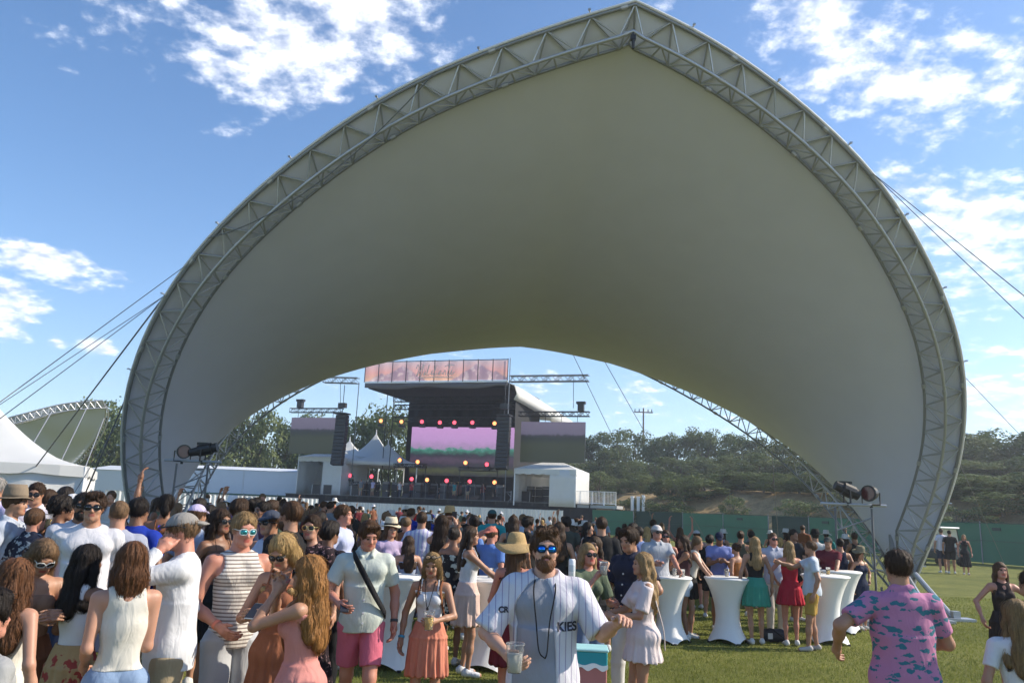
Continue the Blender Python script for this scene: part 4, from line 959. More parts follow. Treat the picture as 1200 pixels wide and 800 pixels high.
    corn = np.array([(a, b, c) for a in (0, 1) for b in (0, 1) for c in (0, 1)]); val = np.stack([Dg[ci[:, 0]+a, ci[:, 1]+b, ci[:, 2]+c] for a, b, c in corn], 1)
    acc = np.zeros((len(ci), 3)); w = np.zeros(len(ci))
    for i in range(8):
        for j in range(i+1, 8):
            if abs(corn[i]-corn[j]).sum() != 1: continue
            di, dj = val[:, i], val[:, j]; m = (di < 0) != (dj < 0); t = np.where(m, di/np.where(m, di-dj, 1), 0)
            acc += m[:, None]*(corn[i]+(corn[j]-corn[i])*t[:, None]); w += m
    vs = lo+vox*(ci+acc/w[:, None]); F = []
    for axis in range(3):
        sl0 = [slice(1, n[i]-1) for i in range(3)]; sl0[axis] = slice(0, n[axis]-1); sl1 = list(sl0); sl1[axis] = slice(1, n[axis])
        A, B = ins[tuple(sl0)], ins[tuple(sl1)]; e = np.argwhere(A != B)
        if len(e) == 0: continue
        flip = A[e[:, 0], e[:, 1], e[:, 2]]; off = np.ones(3, int); off[axis] = 0; e = e+off
        b_, c_ = [(1, 2), (2, 0), (0, 1)][axis]
        def idx(db, dc): q_ = e.copy(); q_[:, b_] -= db; q_[:, c_] -= dc; return vid[q_[:, 0], q_[:, 1], q_[:, 2]]
        f = np.stack([idx(1, 1), idx(0, 1), idx(0, 0), idx(1, 0)], 1); f[~flip] = f[~flip][:, ::-1]; F.append(f)
    return vs, np.concatenate(F)
def np_mesh(name, vs, F, mats, mi=None):
    me = bpy.data.meshes.new(name); me.vertices.add(len(vs)); me.vertices.foreach_set('co', np.asarray(vs, np.float32).ravel())
    k = F.shape[1]; me.loops.add(F.size); me.loops.foreach_set('vertex_index', F.astype(np.int32).ravel()); me.polygons.add(len(F))
    me.polygons.foreach_set('loop_start', np.arange(0, F.size, k, dtype=np.int32)); me.polygons.foreach_set('loop_total', np.full(len(F), k, np.int32))
    for m in mats: me.materials.append(m)
    if mi is not None: me.polygons.foreach_set('material_index', mi.astype(np.int32))
    me.polygons.foreach_set('use_smooth', np.ones(len(F), bool)); me.update(); me.validate(); return me
def link(name, me, parent):
    o = bpy.data.objects.new(name, me); col.objects.link(o); o.parent = parent; return o
# ---- materials for people
def skin(c):
    key = 'skin_%.2f_%.2f' % (c[0], c[1])
    if key in MC: return MC[key]
    m, nt, b = base(key); L = nt.links.new; tc = N(nt, 'ShaderNodeTexCoord'); nz = N(nt, 'ShaderNodeTexNoise'); L(tc.outputs['Object'], nz.inputs[0]); nz.inputs['Scale'].default_value = 9; nz.inputs['Detail'].default_value = 4
    mx = N(nt, 'ShaderNodeMix', data_type='RGBA'); L(nz.outputs[0], mx.inputs[0]); mx.inputs[6].default_value = (c[0]*.82, c[1]*.72, c[2]*.70, 1); mx.inputs[7].default_value = (c[0]*1.12, c[1]*1.15, c[2]*1.15, 1)
    L(mx.outputs[2], b.inputs['Base Color']); b.inputs['Roughness'].default_value = .5; b.inputs['Specular IOR Level'].default_value = .4
    b.inputs['Subsurface Weight'].default_value = .12; b.inputs['Subsurface Radius'].default_value = (1, .3, .15); b.inputs['Subsurface Scale'].default_value = .02
    MC[key] = m; return m
SK = dict(fair=(.52, .30, .21), tan=(.40, .215, .135), mid=(.46, .25, .17), brown=(.24, .12, .07), dark=(.10, .05, .03), red=(.50, .23, .16))
def hairm(c):
    key = 'hair_%.2f_%.2f_%.2f' % c
    if key in MC: return MC[key]
    m, nt, b = base(key); L = nt.links.new; tc = N(nt, 'ShaderNodeTexCoord'); mp = N(nt, 'ShaderNodeMapping'); L(tc.outputs['Object'], mp.inputs[0]); mp.inputs['Scale'].default_value = (90, 90, 7)
    nz = N(nt, 'ShaderNodeTexNoise'); L(mp.outputs[0], nz.inputs[0]); nz.inputs['Scale'].default_value = 1; nz.inputs['Detail'].default_value = 4; nz.inputs['Roughness'].default_value = .7; nz.inputs['Distortion'].default_value = .6
    r = N(nt, 'ShaderNodeValToRGB'); L(nz.outputs[0], r.inputs[0]); r.color_ramp.elements[0].position = .32; r.color_ramp.elements[0].color = tuple(x*.48 for x in c)+(1,); r.color_ramp.elements[1].position = .68; r.color_ramp.elements[1].color = tuple(min(1, x*1.38) for x in c)+(1,)
    L(r.outputs[0], b.inputs['Base Color']); b.inputs['Roughness'].default_value = .55; b.inputs['Specular IOR Level'].default_value = .22
    bp = N(nt, 'ShaderNodeBump'); bp.inputs['Strength'].default_value = .8; bp.inputs['Distance'].default_value = .012; L(nz.outputs[0], bp.inputs['Height']); L(bp.outputs[0], b.inputs['Normal'])
    MC[key] = m; return m
HC = dict(black=(.016, .011, .009), brown=(.085, .042, .020), dkbrown=(.042, .022, .012), auburn=(.13, .055, .024), ltbrown=(.16, .095, .05), blonde=(.42, .27, .11), dkblonde=(.27, .17, .075), ginger=(.34, .16, .05), grey=(.30, .28, .26), white=(.6, .58, .55))
def cloth(c, pat=None, c2=None):
    key = 'cloth_%s_%.2f_%.2f_%.2f' % ((pat,)+tuple(c))+('' if c2 is None else '_%.2f_%.2f' % (c2[0], c2[2]))
    if key in MC: return MC[key]
    m, nt, b = base(key); L = nt.links.new; tc = N(nt, 'ShaderNodeTexCoord'); O = tc.outputs['Object']
    nz = N(nt, 'ShaderNodeTexNoise'); L(O, nz.inputs[0]); nz.inputs['Scale'].default_value = 7; nz.inputs['Detail'].default_value = 5
    mx = N(nt, 'ShaderNodeMix', data_type='RGBA'); L(nz.outputs[0], mx.inputs[0]); mx.inputs[6].default_value = tuple(x*.88 for x in c)+(1,); mx.inputs[7].default_value = tuple(min(.9, x*1.1) for x in c)+(1,)
    colr = mx.outputs[2]; s_ = N(nt, 'ShaderNodeSeparateXYZ'); L(O, s_.inputs[0]); f = None
    def vor(sc, thr, soft=.06, feat='F1', rndm=1.0):
        mp = N(nt, 'ShaderNodeMapping'); mp.inputs['Scale'].default_value = sc; nv = N(nt, 'ShaderNodeTexNoise'); L(O, nv.inputs[0]); nv.inputs['Scale'].default_value = 14
        n3 = N(nt, 'ShaderNodeTexNoise'); L(O, n3.inputs[0]); n3.inputs['Scale'].default_value = 22; L(vmth(nt, 'ADD', O, vmth(nt, 'MULTIPLY', vmth(nt, 'SUBTRACT', n3.outputs[1], (.5, .5, .5)), (.13, .13, .05))), mp.inputs[0])
        v = N(nt, 'ShaderNodeTexVoronoi'); L(mp.outputs[0], v.inputs[0]); v.inputs['Scale'].default_value = 1; v.inputs['Randomness'].default_value = rndm
        d = mth(nt, 'ADD', v.outputs['Distance'], mth(nt, 'MULTIPLY', mth(nt, 'SUBTRACT', nv.outputs[0], .5), .5))
        return mth(nt, 'MULTIPLY', mth(nt, 'SUBTRACT', thr, d), 1/soft, None, True)
    if pat == 'pin': f = mth(nt, 'MULTIPLY', mth(nt, 'GREATER_THAN', mth(nt, 'SINE', mth(nt, 'MULTIPLY', s_.outputs[0], 2*math.pi/.036)), .90), .65)
    if pat == 'hstripe': f = mth(nt, 'GREATER_THAN', mth(nt, 'SINE', mth(nt, 'MULTIPLY', s_.outputs[2], 2*math.pi/.024)), .30)
    if pat == 'wstripe': f = mth(nt, 'GREATER_THAN', mth(nt, 'SINE', mth(nt, 'MULTIPLY', s_.outputs[0], 2*math.pi/.06)), .3)
    if pat == 'floral': f = vor((16, 16, 16), .40)
    if pat == 'bigfloral': f = vor((9, 9, 10), .42)
    if pat == 'dots': f = vor((26, 26, 26), .30)
    if pat == 'croc': f = vor((10, 10, 30), .43, .06, rndm=.95)
    if pat == 'check':
        f = mth(nt, 'MULTIPLY', mth(nt, 'ADD', mth(nt, 'SINE', mth(nt, 'MULTIPLY', s_.outputs[0], 200)), mth(nt, 'SINE', mth(nt, 'MULTIPLY', s_.outputs[2], 200))), .5, None, True)
    if f is not None:
        m2 = N(nt, 'ShaderNodeMix', data_type='RGBA'); L(f, m2.inputs[0]); L(colr, m2.inputs[6]); m2.inputs[7].default_value = tuple(c2)+(1,); colr = m2.outputs[2]
    L(colr, b.inputs['Base Color']); b.inputs['Roughness'].default_value = .85; b.inputs['Specular IOR Level'].default_value = .2
    mp = N(nt, 'ShaderNodeMapping'); L(O, mp.inputs[0]); mp.inputs['Scale'].default_value = (11, 11, 5); mp.inputs['Rotation'].default_value = (0, .5, 0)
    n2 = N(nt, 'ShaderNodeTexNoise'); L(mp.outputs[0], n2.inputs[0]); n2.inputs['Scale'].default_value = 1; n2.inputs['Detail'].default_value = 3; n2.inputs['Distortion'].default_value = .5
    bp = N(nt, 'ShaderNodeBump'); bp.inputs['Strength'].default_value = .6; bp.inputs['Distance'].default_value = .03; L(n2.outputs[0], bp.inputs['Height']); L(bp.outputs[0], b.inputs['Normal'])
    MC[key] = m; return m
LENS = dict(black=mat('lens_black', (.01, .01, .012), .06, 0, 0, 1, spec=.8), blue=None)
def lensm(c):
    if c == 'blue':
        if 'lens_blue' not in MC:
            m, nt, b = base('lens_blue'); b.inputs['Base Color'].default_value = (.02, .22, .85, 1); b.inputs['Metallic'].default_value = .85; b.inputs['Roughness'].default_value = .12; MC['lens_blue'] = m
        return MC['lens_blue']
    if c == 'teal': return mat('lens_teal', (.05, .30, .33), .12, .7, 0)
    if c == 'purple': return mat('lens_purple', (.16, .05, .9), .12, .7, 0)
    return LENS['black']
# ---- skeleton
def ik(S_, T, l1, l2, hint):
    d = T-S_; D_ = float(np.linalg.norm(d)); D_ = min(max(D_, abs(l1-l2)+.01), (l1+l2)*.999); u = d/np.linalg.norm(d)
    a = (l1*l1-l2*l2+D_*D_)/(2*D_); h = math.sqrt(max(0, l1*l1-a*a)); hv = hint-u*(hint @ u); hv = hv/(np.linalg.norm(hv)+1e-9)
    return S_+u*a+hv*h, S_+u*D_
ARM = dict(down=((.27, .00, .90), (.6, 1, 0)), hip=((.20, -.04, 1.03), (1, .6, -.2)), hold=((.17, -.28, 1.16), (.5, .5, -1)), table=((.17, -.42, 1.08), (.6, .2, -1)), face=((.07, -.19, 1.50), (.5, -.3, -1)),
 up=((.30, -.12, 1.88), (1, -.3, .2)), phone=((.05, -.30, 1.22), (.6, .2, -1)), fold=((-.06, -.20, 1.16), (.8, -.1, -.6)), drink=((.09, -.22, 1.40), (.6, -.1, -1)), fwd=((.20, -.55, 1.30), (.6, 0, -1)), out=((.62, -.12, 1.36), (.2, .3, -1)), cross=((-.10, -.42, 1.12), (.6, 0, -1)), pocket=((.20, -.02, .93), (1, .5, 0)), head=((.14, -.05, 1.68), (1, -.4, .2)), behind=((.02, .17, 1.0), (1, .6, 0)))
HK = .92
def hk(P):
    for q in P:
        if q['t'] == 'c': q['ra'] *= HK; q['rb'] *= HK
        elif q['t'] == 'e': q['r'] = q['r']*HK
    return P
def skeleton(sp_):
    f = sp_['sex'] == 'f'; J = {}
    lean = R(sp_.get('lean', 0)); RT = rotx(lean)      # positive lean = forward (towards -y)
    RT = rotx(lean) @ roty(R(sp_.get('side', 0))); tw = rotz(R(sp_.get('twist', 0)))
    hz = .93; P0 = V3(0, 0, hz); J['pel'] = P0
    def T(p): return P0 + (tw @ (RT @ (np.array(p, np.float32)-P0)))
    J['T'] = T; J['RT'] = tw @ RT
    sw = .158 if f else .179; J['sw'] = sw
    J['neck'] = T(V3(0, .02, 1.475)); HR = tw @ RT @ rotz(R(sp_.get('hyaw', 0))) @ roty(R(sp_.get('htilt', 0))) @ rotx(R(sp_.get('hpitch', 0))-lean*.5)
    J['HR'] = HR; J['head'] = T(V3(0, .0, 1.515)) + HR @ V3(0, -.005, .105)
    J['h'] = lambda x, y, z: J['head'] + HR @ (V3(x, y, z)*HK)
    for s, n_ in ((1, 'L'), (-1, 'R')):
        J['sh'+n_] = T(V3(sw*s, .01, 1.405)); a = sp_.get('arm'+n_, 'down')
        tgt, hint = ARM[a] if isinstance(a, str) else a
        tgt = V3(tgt[0]*s, tgt[1], tgt[2]); hint = V3(hint[0]*s, hint[1], hint[2])
        J['el'+n_], J['wr'+n_] = ik(J['sh'+n_], T(tgt) if not sp_.get('armworld') else tgt, .285, .255, J['RT'] @ hint)
        st_ = sp_.get('stance', 'stand'); w = .09 if f else .11
        if st_ == 'walk': ft = V3(w*s*.8, -.22*s, .09); 
        elif st_ == 'wide': ft = V3(.19*s, .02, .08)
        elif st_ == 'rest': ft = V3((.13 if s > 0 else .07)*s, -.10 if s > 0 else .05, .08)
        else: ft = V3(w*s, .0+.03*s, .08)
        J['hip'+n_] = V3(.088*s, .0, .90); J['kn'+n_], J['an'+n_] = ik(J['hip'+n_], ft, .425, .40, V3(.12*s, -1, 0))
    return J
def hand_prims(W_, E_, curl, s, palm=None, spread=.0):
    """W_ wrist, E_ elbow; fingers continue the forearm; palm normal roughly inwards"""
    d = W_-E_; d = d/np.linalg.norm(d)
    pn = palm if palm is not None else V3(-s, -.3, 0); pn = np.array(pn, np.float32); pn = pn-d*(pn @ d); pn = pn/(np.linalg.norm(pn)+1e-9)
    sd_ = np.cross(d, pn); sd_ = sd_ if (sd_ @ V3(0, -1, .2)) > 0 else -sd_      # towards the thumb
    P = [cap(W_, W_+d*.045, .026, .032, .015, (1, 1, 1))]
    for i in range(4):
        o = (1.5-i)*.0205; b0 = W_+d*.03+sd_*o*.8; b1 = W_+d*.088+sd_*o
        P.append(cap(b0, b1, .016, .0125, .012)); L1 = (.036, .042, .039, .030)[i]; a = curl*.9; dd = d*math.cos(a)+pn*math.sin(a)+sd_*o*spread*8
        b2 = b1+dd*L1; a2 = curl*2.0; dd = d*math.cos(a2)+pn*math.sin(a2); b3 = b2+dd*L1*.65; a3 = curl*2.7; dd = d*math.cos(a3)+pn*math.sin(a3); b4 = b3+dd*L1*.5
        P += [cap(b1, b2, .0105, .0092, .004), cap(b2, b3, .0092, .0085, .003), cap(b3, b4, .0085, .0075, .003)]
    t0 = W_+d*.02+sd_*.022; t1 = t0+d*.032+sd_*.026+pn*.012; t2 = t1+d*.030+sd_*.004+pn*(.008+.02*curl)
    P += [cap(t0, t1, .015, .0115, .01), cap(t1, t2, .0112, .0085, .004)]
    return P
def body_prims(sp_, J, coarse=False, hands=True):
    f = sp_['sex'] == 'f'; T = J['T']; RT = J['RT']; b = sp_.get('build', .95); P = []
    el = lambda c, r, k=.05: P.append(ell(T(V3(*c)), r, k, RT))
    # torso
    el((0, .005, .94), (.155*b if not f else .165*b, .105*b, .11)); el((0, .01, 1.07), ((.135 if not f else .115)*b, .10*b, .13)); el((0, .01, 1.25), ((.165 if not f else .135)*b, .110*b, .17)); el((0, .015, 1.38), ((.165 if not f else .135), .088, .085))
    P.append(cap(T(V3(-J['sw']*.80, .015, 1.40)), T(V3(J['sw']*.80, .015, 1.40)), .045, .045, .05)); P.append(cap(T(V3(0, .03, 1.42)), T(V3(0, .02, 1.485)), .095, .055, .05, (1, .65, 1)))
    if f:
        for s in (-1, 1): P.append(ell(T(V3(.062*s, -.075, 1.285)), (.058, .052, .055), .025, RT))
        for s in (-1, 1): P.append(ell(V3(.075*s, .06, .91), (.085, .075, .09), .04))
    else:
        for s in (-1, 1): P.append(ell(T(V3(.08*s, -.06, 1.33)), (.08, .045, .06), .04, RT))
    g = .82 if f else 1.0
    for n_ in 'LR':
        s = 1 if n_ == 'L' else -1
        P += [cap(J['sh'+n_], J['el'+n_], .052*g, .040*g, .035), cap(J['el'+n_], (J['el'+n_]*.55+J['wr'+n_]*.45), .040*g, .038*g, .02), cap((J['el'+n_]*.6+J['wr'+n_]*.4), J['wr'+n_], .037*g, .025*g, .02)]
        P += [cap(J['hip'+n_], J['kn'+n_], .088*(1 if not f else 1.0), .053*g+.004, .05), cap(J['kn'+n_], J['kn'+n_]*.55+J['an'+n_]*.45, .052*g, .050*g, .025), cap(J['kn'+n_]*.62+J['an'+n_]*.38, J['an'+n_], .050*g, .033*g, .03)]
        an = J['an'+n_]; P.append(cap((an[0], an[1]+.02, .045), (an[0]+.02*s, an[1]-.14, .03), .036, .030, .02))
        if hands: P += hand_prims(J['wr'+n_], J['el'+n_], sp_.get('curl'+n_, .45), s, sp_.get('palm'+n_))
    # neck + head
    NB = len(P)
    H = J['h']; R_ = J['HR']; w = .93 if f else 1.0
    P.append(cap(J['neck'], H(0, .025, -.045), .056 if not f else .046, .052 if not f else .044, .025))
    P += [ell(H(0, .018, .028), (.076*w, .096*w, .088), .02, R_), ell(H(0, -.018, -.030), (.061*w, .072*w, .082), .03, R_), cap(H(-.028*w, -.052, -.078), H(.028*w, -.052, -.078), .030, .030, .02), ell(H(0, -.076*w, -.094), (.022, .018, .018), .02, R_)]
    if not coarse:
        P += [cap(H(-.036*w, -.074, .030), H(.036*w, -.074, .030), .014, .014, .014)]
        for s in (-1, 1):
            P += [ell(H(.030*s*w, -.094*w, .006), (.018, .012, .011), .010, R_, '-'), ell(H(.030*s*w, -.071*w, .004), (.016, .013, .012), .003, R_), ell(H(.038*s*w, -.062*w, -.026), (.025, .022, .022), .02, R_), ell(H(.073*s*w, .012, -.004), (.009, .019, .031), .008, R_)]
        P += [cap(H(0, -.086*w, .012), H(0, -.104*w, -.026), .008, .012, .010), ell(H(.010, -.096*w, -.030), (.009, .009, .007), .006, R_), ell(H(-.010, -.096*w, -.030), (.009, .009, .007), .006, R_)]
        P += [cap(H(-.016, -.084*w, -.053), H(.016, -.084*w, -.053), .0075, .0075, .006, (1, 1, 1)), cap(H(-.013, -.083*w, -.064), H(.013, -.083*w, -.064), .009, .009, .005)]
    else: P += [ell(H(0, -.092, -.015), (.014, .02, .02), .01, R_)]
    hk(P[NB+1:])
    return P
def hair_prims(sp_, J):
    st_ = sp_.get('hair', ('short', 'brown'))[0]; H = J['h']; R_ = J['HR']; T = J['T']; f = sp_['sex'] == 'f'; w = .93 if f else 1.0; P = []
    if st_ in ('bald', None): return []
    th = dict(short=.012, buzz=.005, thick=.026, quiff=.020, curly=.030).get(st_, .015)
    P.append(ell(H(0, .022, .034), (.076*w+th, .097*w+th, .088+th), .01, R_))
    if st_ == 'quiff': P += [cap(H(-.045, -.062, .105), H(.045, -.058, .11), .024, .026, .02)]
    if st_ == 'thick': P += [ell(H(0, -.04, .10), (.075, .05, .035), .03, R_)]
    # face cut
    cut = [ell(H(0, -.118*w, -.022), (.066*w+(.0 if f else .010), .070, .112), .012, R_, '-')]
    if not f or st_ in ('bun', 'pony', 'short'):
        cut += [ell(H(.095*s, -.012, -.075), (.045, .06, .085), .01, R_, '-') for s in (-1, 1)]
        cut += [ell(H(0, .05, -.16), (.12, .12, .09), .02, R_, '-')]
    if st_ in ('long', 'bob', 'wavy', 'half'):
        Lh = dict(long=.36, wavy=.40, bob=.19, half=.30)[st_]; vol = .014 if st_ == 'wavy' else 0.0
        back = [H(0, .075, .03), H(0, .105, -.10), T(V3(0, .115, 1.36)), T(V3(0, .125, 1.60-Lh))]
        if st_ == 'bob': back = back[:2]+[H(0, .085, -.19)]
        for a, b_ in zip(back[:-1], back[1:]): P.append(cap(a, b_, .060+vol, .056+vol, .03, (1.35, .62, 1), R_ if st_ == 'bob' else None))
        for s in (-1, 1):
            side = [H(.062*s, .01, .04), H(.078*s, .015, -.07), H(.085*s, .03, -.16)]
            if st_ != 'bob':
                side += [T(V3(.105*s, -.03 if sp_.get('hairfront') else .06, 1.33)), T(V3(.10*s, -.07 if sp_.get('hairfront') else .09, 1.64-Lh))]
            for a, b_ in zip(side[:-1], side[1:]): P.append(cap(a, b_, .030+vol, .030+vol*1.3, .025))
        cut = [ell(H(0, -.122*w, -.030), (.062*w, .074, .120), .012, R_, '-')]
    if st_ == 'bun': P.append(ell(H(0, .115, .07), (.045, .04, .045), .01, R_))
    if st_ == 'pony':
        P += [ell(H(0, .115, .05), (.03, .03, .03), .02, R_), cap(H(0, .13, .04), H(0, .16, -.07), .026, .032, .02), cap(H(0, .16, -.07), H(0, .14, -.20), .032, .012, .02)]
    if st_ == 'tied':
        P += [cap(H(0, .08, -.02), H(0, .11, -.11), .045, .04, .03), cap(H(0, .11, -.11), T(V3(0, .14, 1.22)), .042, .02, .02)]
    return hk(P+cut)
def displace(vs, F, fn):
    n = np.zeros_like(vs); a, b, c = vs[F[:, 0]], vs[F[:, 1]], vs[F[:, 2]]; fnm = np.cross(b-a, c-a)
    for k in range(4): np.add.at(n, F[:, k], fnm)
    n /= np.linalg.norm(n, axis=1)[:, None]+1e-9; return vs+n*fn(vs)[:, None]
def infl(P, t, keep=None):
    out_ = []
    for q in P:
        if q['op'] != '+': continue
        q = dict(q); q.pop('lo', None); q.pop('hi', None)
        if q['t'] == 'c': q['ra'] += t; q['rb'] += t
        else: q['r'] = q['r']+t
        out_.append(q)
    return out_
def torso_prims(sp_, J): return body_prims(sp_, J, True, False)[:(10 if sp_['sex'] == 'f' else 8)]
def folds(amp, seed):
    r_ = np.random.RandomState(seed); a = r_.uniform(-14, 14, (5, 3)); a[:, 2] *= .8; ph = r_.uniform(0, 6, 5); 
    def fn(v):
        s = np.zeros(len(v))
        for i in range(5): s += np.sin(v @ a[i]*2.2+ph[i]+1.2*np.sin(v @ a[(i+1) % 5]*.9))
        return amp*s/3
    return fn
def garment(kind, sp_, J, opt):
    f = sp_['sex'] == 'f'; T = J['T']; RT = J['RT']; P = []; tz = lambda z: T(V3(0, 0, z)); up = RT @ V3(0, 0, 1); b = sp_.get('build', .95)
    hem = opt.get('hem', .86 if not f else .98); L_ = []
    if kind in ('tshirt', 'shirt', 'longsleeve', 'jersey', 'blouse'):
        t = (.014 if not f else .010)+(.011 if kind == 'jersey' else 0)
        P = infl(torso_prims(sp_, J)[:(10 if f else 8)], t)
        if not f: P += [cap(tz(hem), tz(1.2), (.186 if kind != 'jersey' else .215)*b, (.165 if kind != 'jersey' else .18)*b, .04, (1, .80, 1), RT, flat=True), ell(tz(.94), (.190*b, .152*b, .15), .04, RT)]
        elif hem < .95: P.append(cap(tz(hem), tz(1.1), .175, .14, .04, (1, .74, 1), RT, flat=True))
        sl_ = dict(tshirt=.62, shirt=.72, longsleeve=2, jersey=.95, blouse=.8)[kind]; sr = dict(tshirt=.017, shirt=.020, longsleeve=.012, jersey=.034, blouse=.03)[kind]
        g = .82 if f else 1.0
        for n_ in 'LR':
            S_, E_, W_ = J['sh'+n_], J['el'+n_], J['wr'+n_]
            if sl_ < 1: P.append(cap(S_, S_+(E_-S_)*sl_, .050*g+sr*.7, .046*g+sr, .03, flat=True)); P.append(ell(S_, (.05*g+sr*.7,)*3, .03))
            elif sl_ >= 1: P += [cap(S_, E_, .050*g+sr, .042*g+sr, .03), cap(E_, E_+(W_-E_)*.93, .041*g+sr, .028*g+sr, .02, flat=True)]
        P.append(pln(tz(hem), -up))
        if opt.get('neck', 'crew') == 'crew': P.append(dict(ell(T(V3(0, -.01, 1.535)), (.082, .085, .075), .008, RT, '-')))
        elif opt['neck'] == 'v': P += [ell(T(V3(0, -.01, 1.53)), (.078, .085, .07), .008, RT, '-'), cap(T(V3(0, -.125, 1.47)), T(V3(0, -.135, 1.36)), .060, .012, .008, op='-')]
        elif opt['neck'] == 'collar':
            P += [ell(T(V3(0, -.01, 1.545)), (.072, .08, .07), .008, RT, '-'), cap(T(V3(0, -.12, 1.48)), T(V3(0, -.14, 1.36)), .04, .005, .01, op='-')]
            L_ = [cap(T(V3(s*.055, .0, 1.49)), T(V3(s*.045, -.075, 1.445)), .02, .016, .01) for s in (-1, 1)]+[cap(T(V3(-.05, .055, 1.50)), T(V3(.05, .055, 1.50)), .022, .022, .02)]
            P = P[:-2]+[P[-2], P[-1]]+L_
        if opt.get('open'):   # unbuttoned front
            P += [cap(T(V3(-.015, -.17, 1.54)), T(V3(-.068, -.19, 1.28)), .062, .122, .01, (1, 1.7, 1), op='-'), cap(T(V3(-.068, -.19, 1.30)), T(V3(-.065, -.2, hem-.1)), .122, .145, .01, (1, 1.35, 1), op='-')]
    elif kind in ('tank', 'camisole', 'strapless', 'crop', 'halter', 'vest'):
        t = .009; P = infl(torso_prims(sp_, J), t)
        if not f: P += [cap(tz(hem), tz(1.2), .160*b, .146*b, .04, (1, .80, 1), RT, flat=True), ell(tz(.93), (.178*b, .140*b, .13), .04, RT)]
        P.append(pln(tz(hem), -up))
        if kind == 'strapless': P.append(pln(tz(1.345), up))
        elif kind in ('camisole', 'crop', 'halter'):
            P.append(pln(tz(1.37), up))
        else:
            for s in (-1, 1): P.append(ell(T(V3(J['sw']*1.05*s, .0, 1.405)), (.078, .14, .10), .01, RT, '-'))
            P.append(cap(T(V3(0, -.14, 1.52)), T(V3(0, -.14, 1.40)), .085, .06, .01, op='-')); P.append(ell(T(V3(0, .02, 1.54)), (.09, .11, .09), .01, RT, '-'))
            if f or kind == 'vest': P.append(cap(T(V3(0, .16, 1.54)), T(V3(0, .16, 1.44)), .085, .06, .01, op='-'))
        if kind in ('camisole', 'crop', 'halter'):
            for s in (-1, 1):
                e_ = .02 if kind == 'halter' else .075; P += [cap(T(V3(.085*s, -.095, 1.35)), T(V3(e_*s*1.1, -.045, 1.475)), .009, .008, .004), cap(T(V3(e_*s*1.1, -.045, 1.475)), T(V3(e_*s, .075, 1.46)), .008, .008, .004), cap(T(V3(e_*s, .08, 1.46)), T(V3((.08 if kind != 'halter' else .02)*s, .115, 1.35)), .008, .008, .004)]
    elif kind in ('dress', 'sundress', 'minidress', 'romper', 'maxidress'):
        t = .010; P = infl(torso_prims(sp_, J), t); hz = opt.get('hem', dict(dress=.52, sundress=.50, minidress=.62, romper=.66, maxidress=.12)[kind])
        P.append(pln(tz(1.385 if kind != 'romper' else 1.50), up))
        P.append(ell(V3(0, .02, .93), (.195, .165, .13), .05)); P.append(cap(V3(0, .01, 1.06), V3(0, .01, hz), .135, opt.get('flare', .24), .03, (1, .82, 1), None, flat=True))
        if kind == 'romper':
            P.append(ell(T(V3(0, -.01, 1.53)), (.078, .085, .075), .008, RT, '-'))
            for n_ in 'LR': S_, E_ = J['sh'+n_], J['el'+n_]; P.append(cap(S_, S_+(E_-S_)*.85, .055, .075, .03, flat=True))
        else:
            for s in (-1, 1): P += [cap(T(V3(.075*s, -.09, 1.36)), T(V3(.075*s, -.03, 1.475)), .009, .008, .004), cap(T(V3(.075*s, -.03, 1.475)), T(V3(.07*s, .115, 1.37)), .008, .008, .004)]
    elif kind == 'skirt':
        hz = opt.get('hem', .58); P.append(cap(V3(0, .015, 1.08), V3(0, .015, .93), .140*b, .198*b, .03, (1, .80, 1), None, flat=True)); P.append(cap(V3(0, .015, .94), V3(0, .015, hz), .198*b, opt.get('flare', .215), .02, (1, .80, 1), None, flat=True))
    elif kind in ('shorts', 'pants', 'jeanshorts'):
        fr_ = dict(shorts=.80, jeanshorts=.42, pants=2)[kind]; t = .017 if kind != 'jeanshorts' else .010
        P.append(ell(V3(0, .005, .94), ((.155 if not f else .165)*b+t*.7, .108*b+t*.7, .115), .04))
        if f:
            for s in (-1, 1): P.append(ell(V3(.075*s, .06, .91), (.085+t*.5, .075+t*.5, .09+t*.5), .04))
        for n_ in 'LR':
            h_, k_, a_ = J['hip'+n_], J['kn'+n_], J['an'+n_]
            if fr_ < 1: P.append(cap(h_, h_+(k_-h_)*fr_, .092+t*.6, .085*(1-fr_*.2)+t, .02, flat=True)); P.append(ell(h_, (.09+t*.6,)*3, .03))
            else: P += [cap(h_, k_, .090+t*.4, .058+t*.6, .04), cap(k_, a_, .058+t*.6, .05+t*.5, .02, flat=True)]
        P.append(pln(tz(1.06), up))
    elif kind == 'shoes': pass
    return P
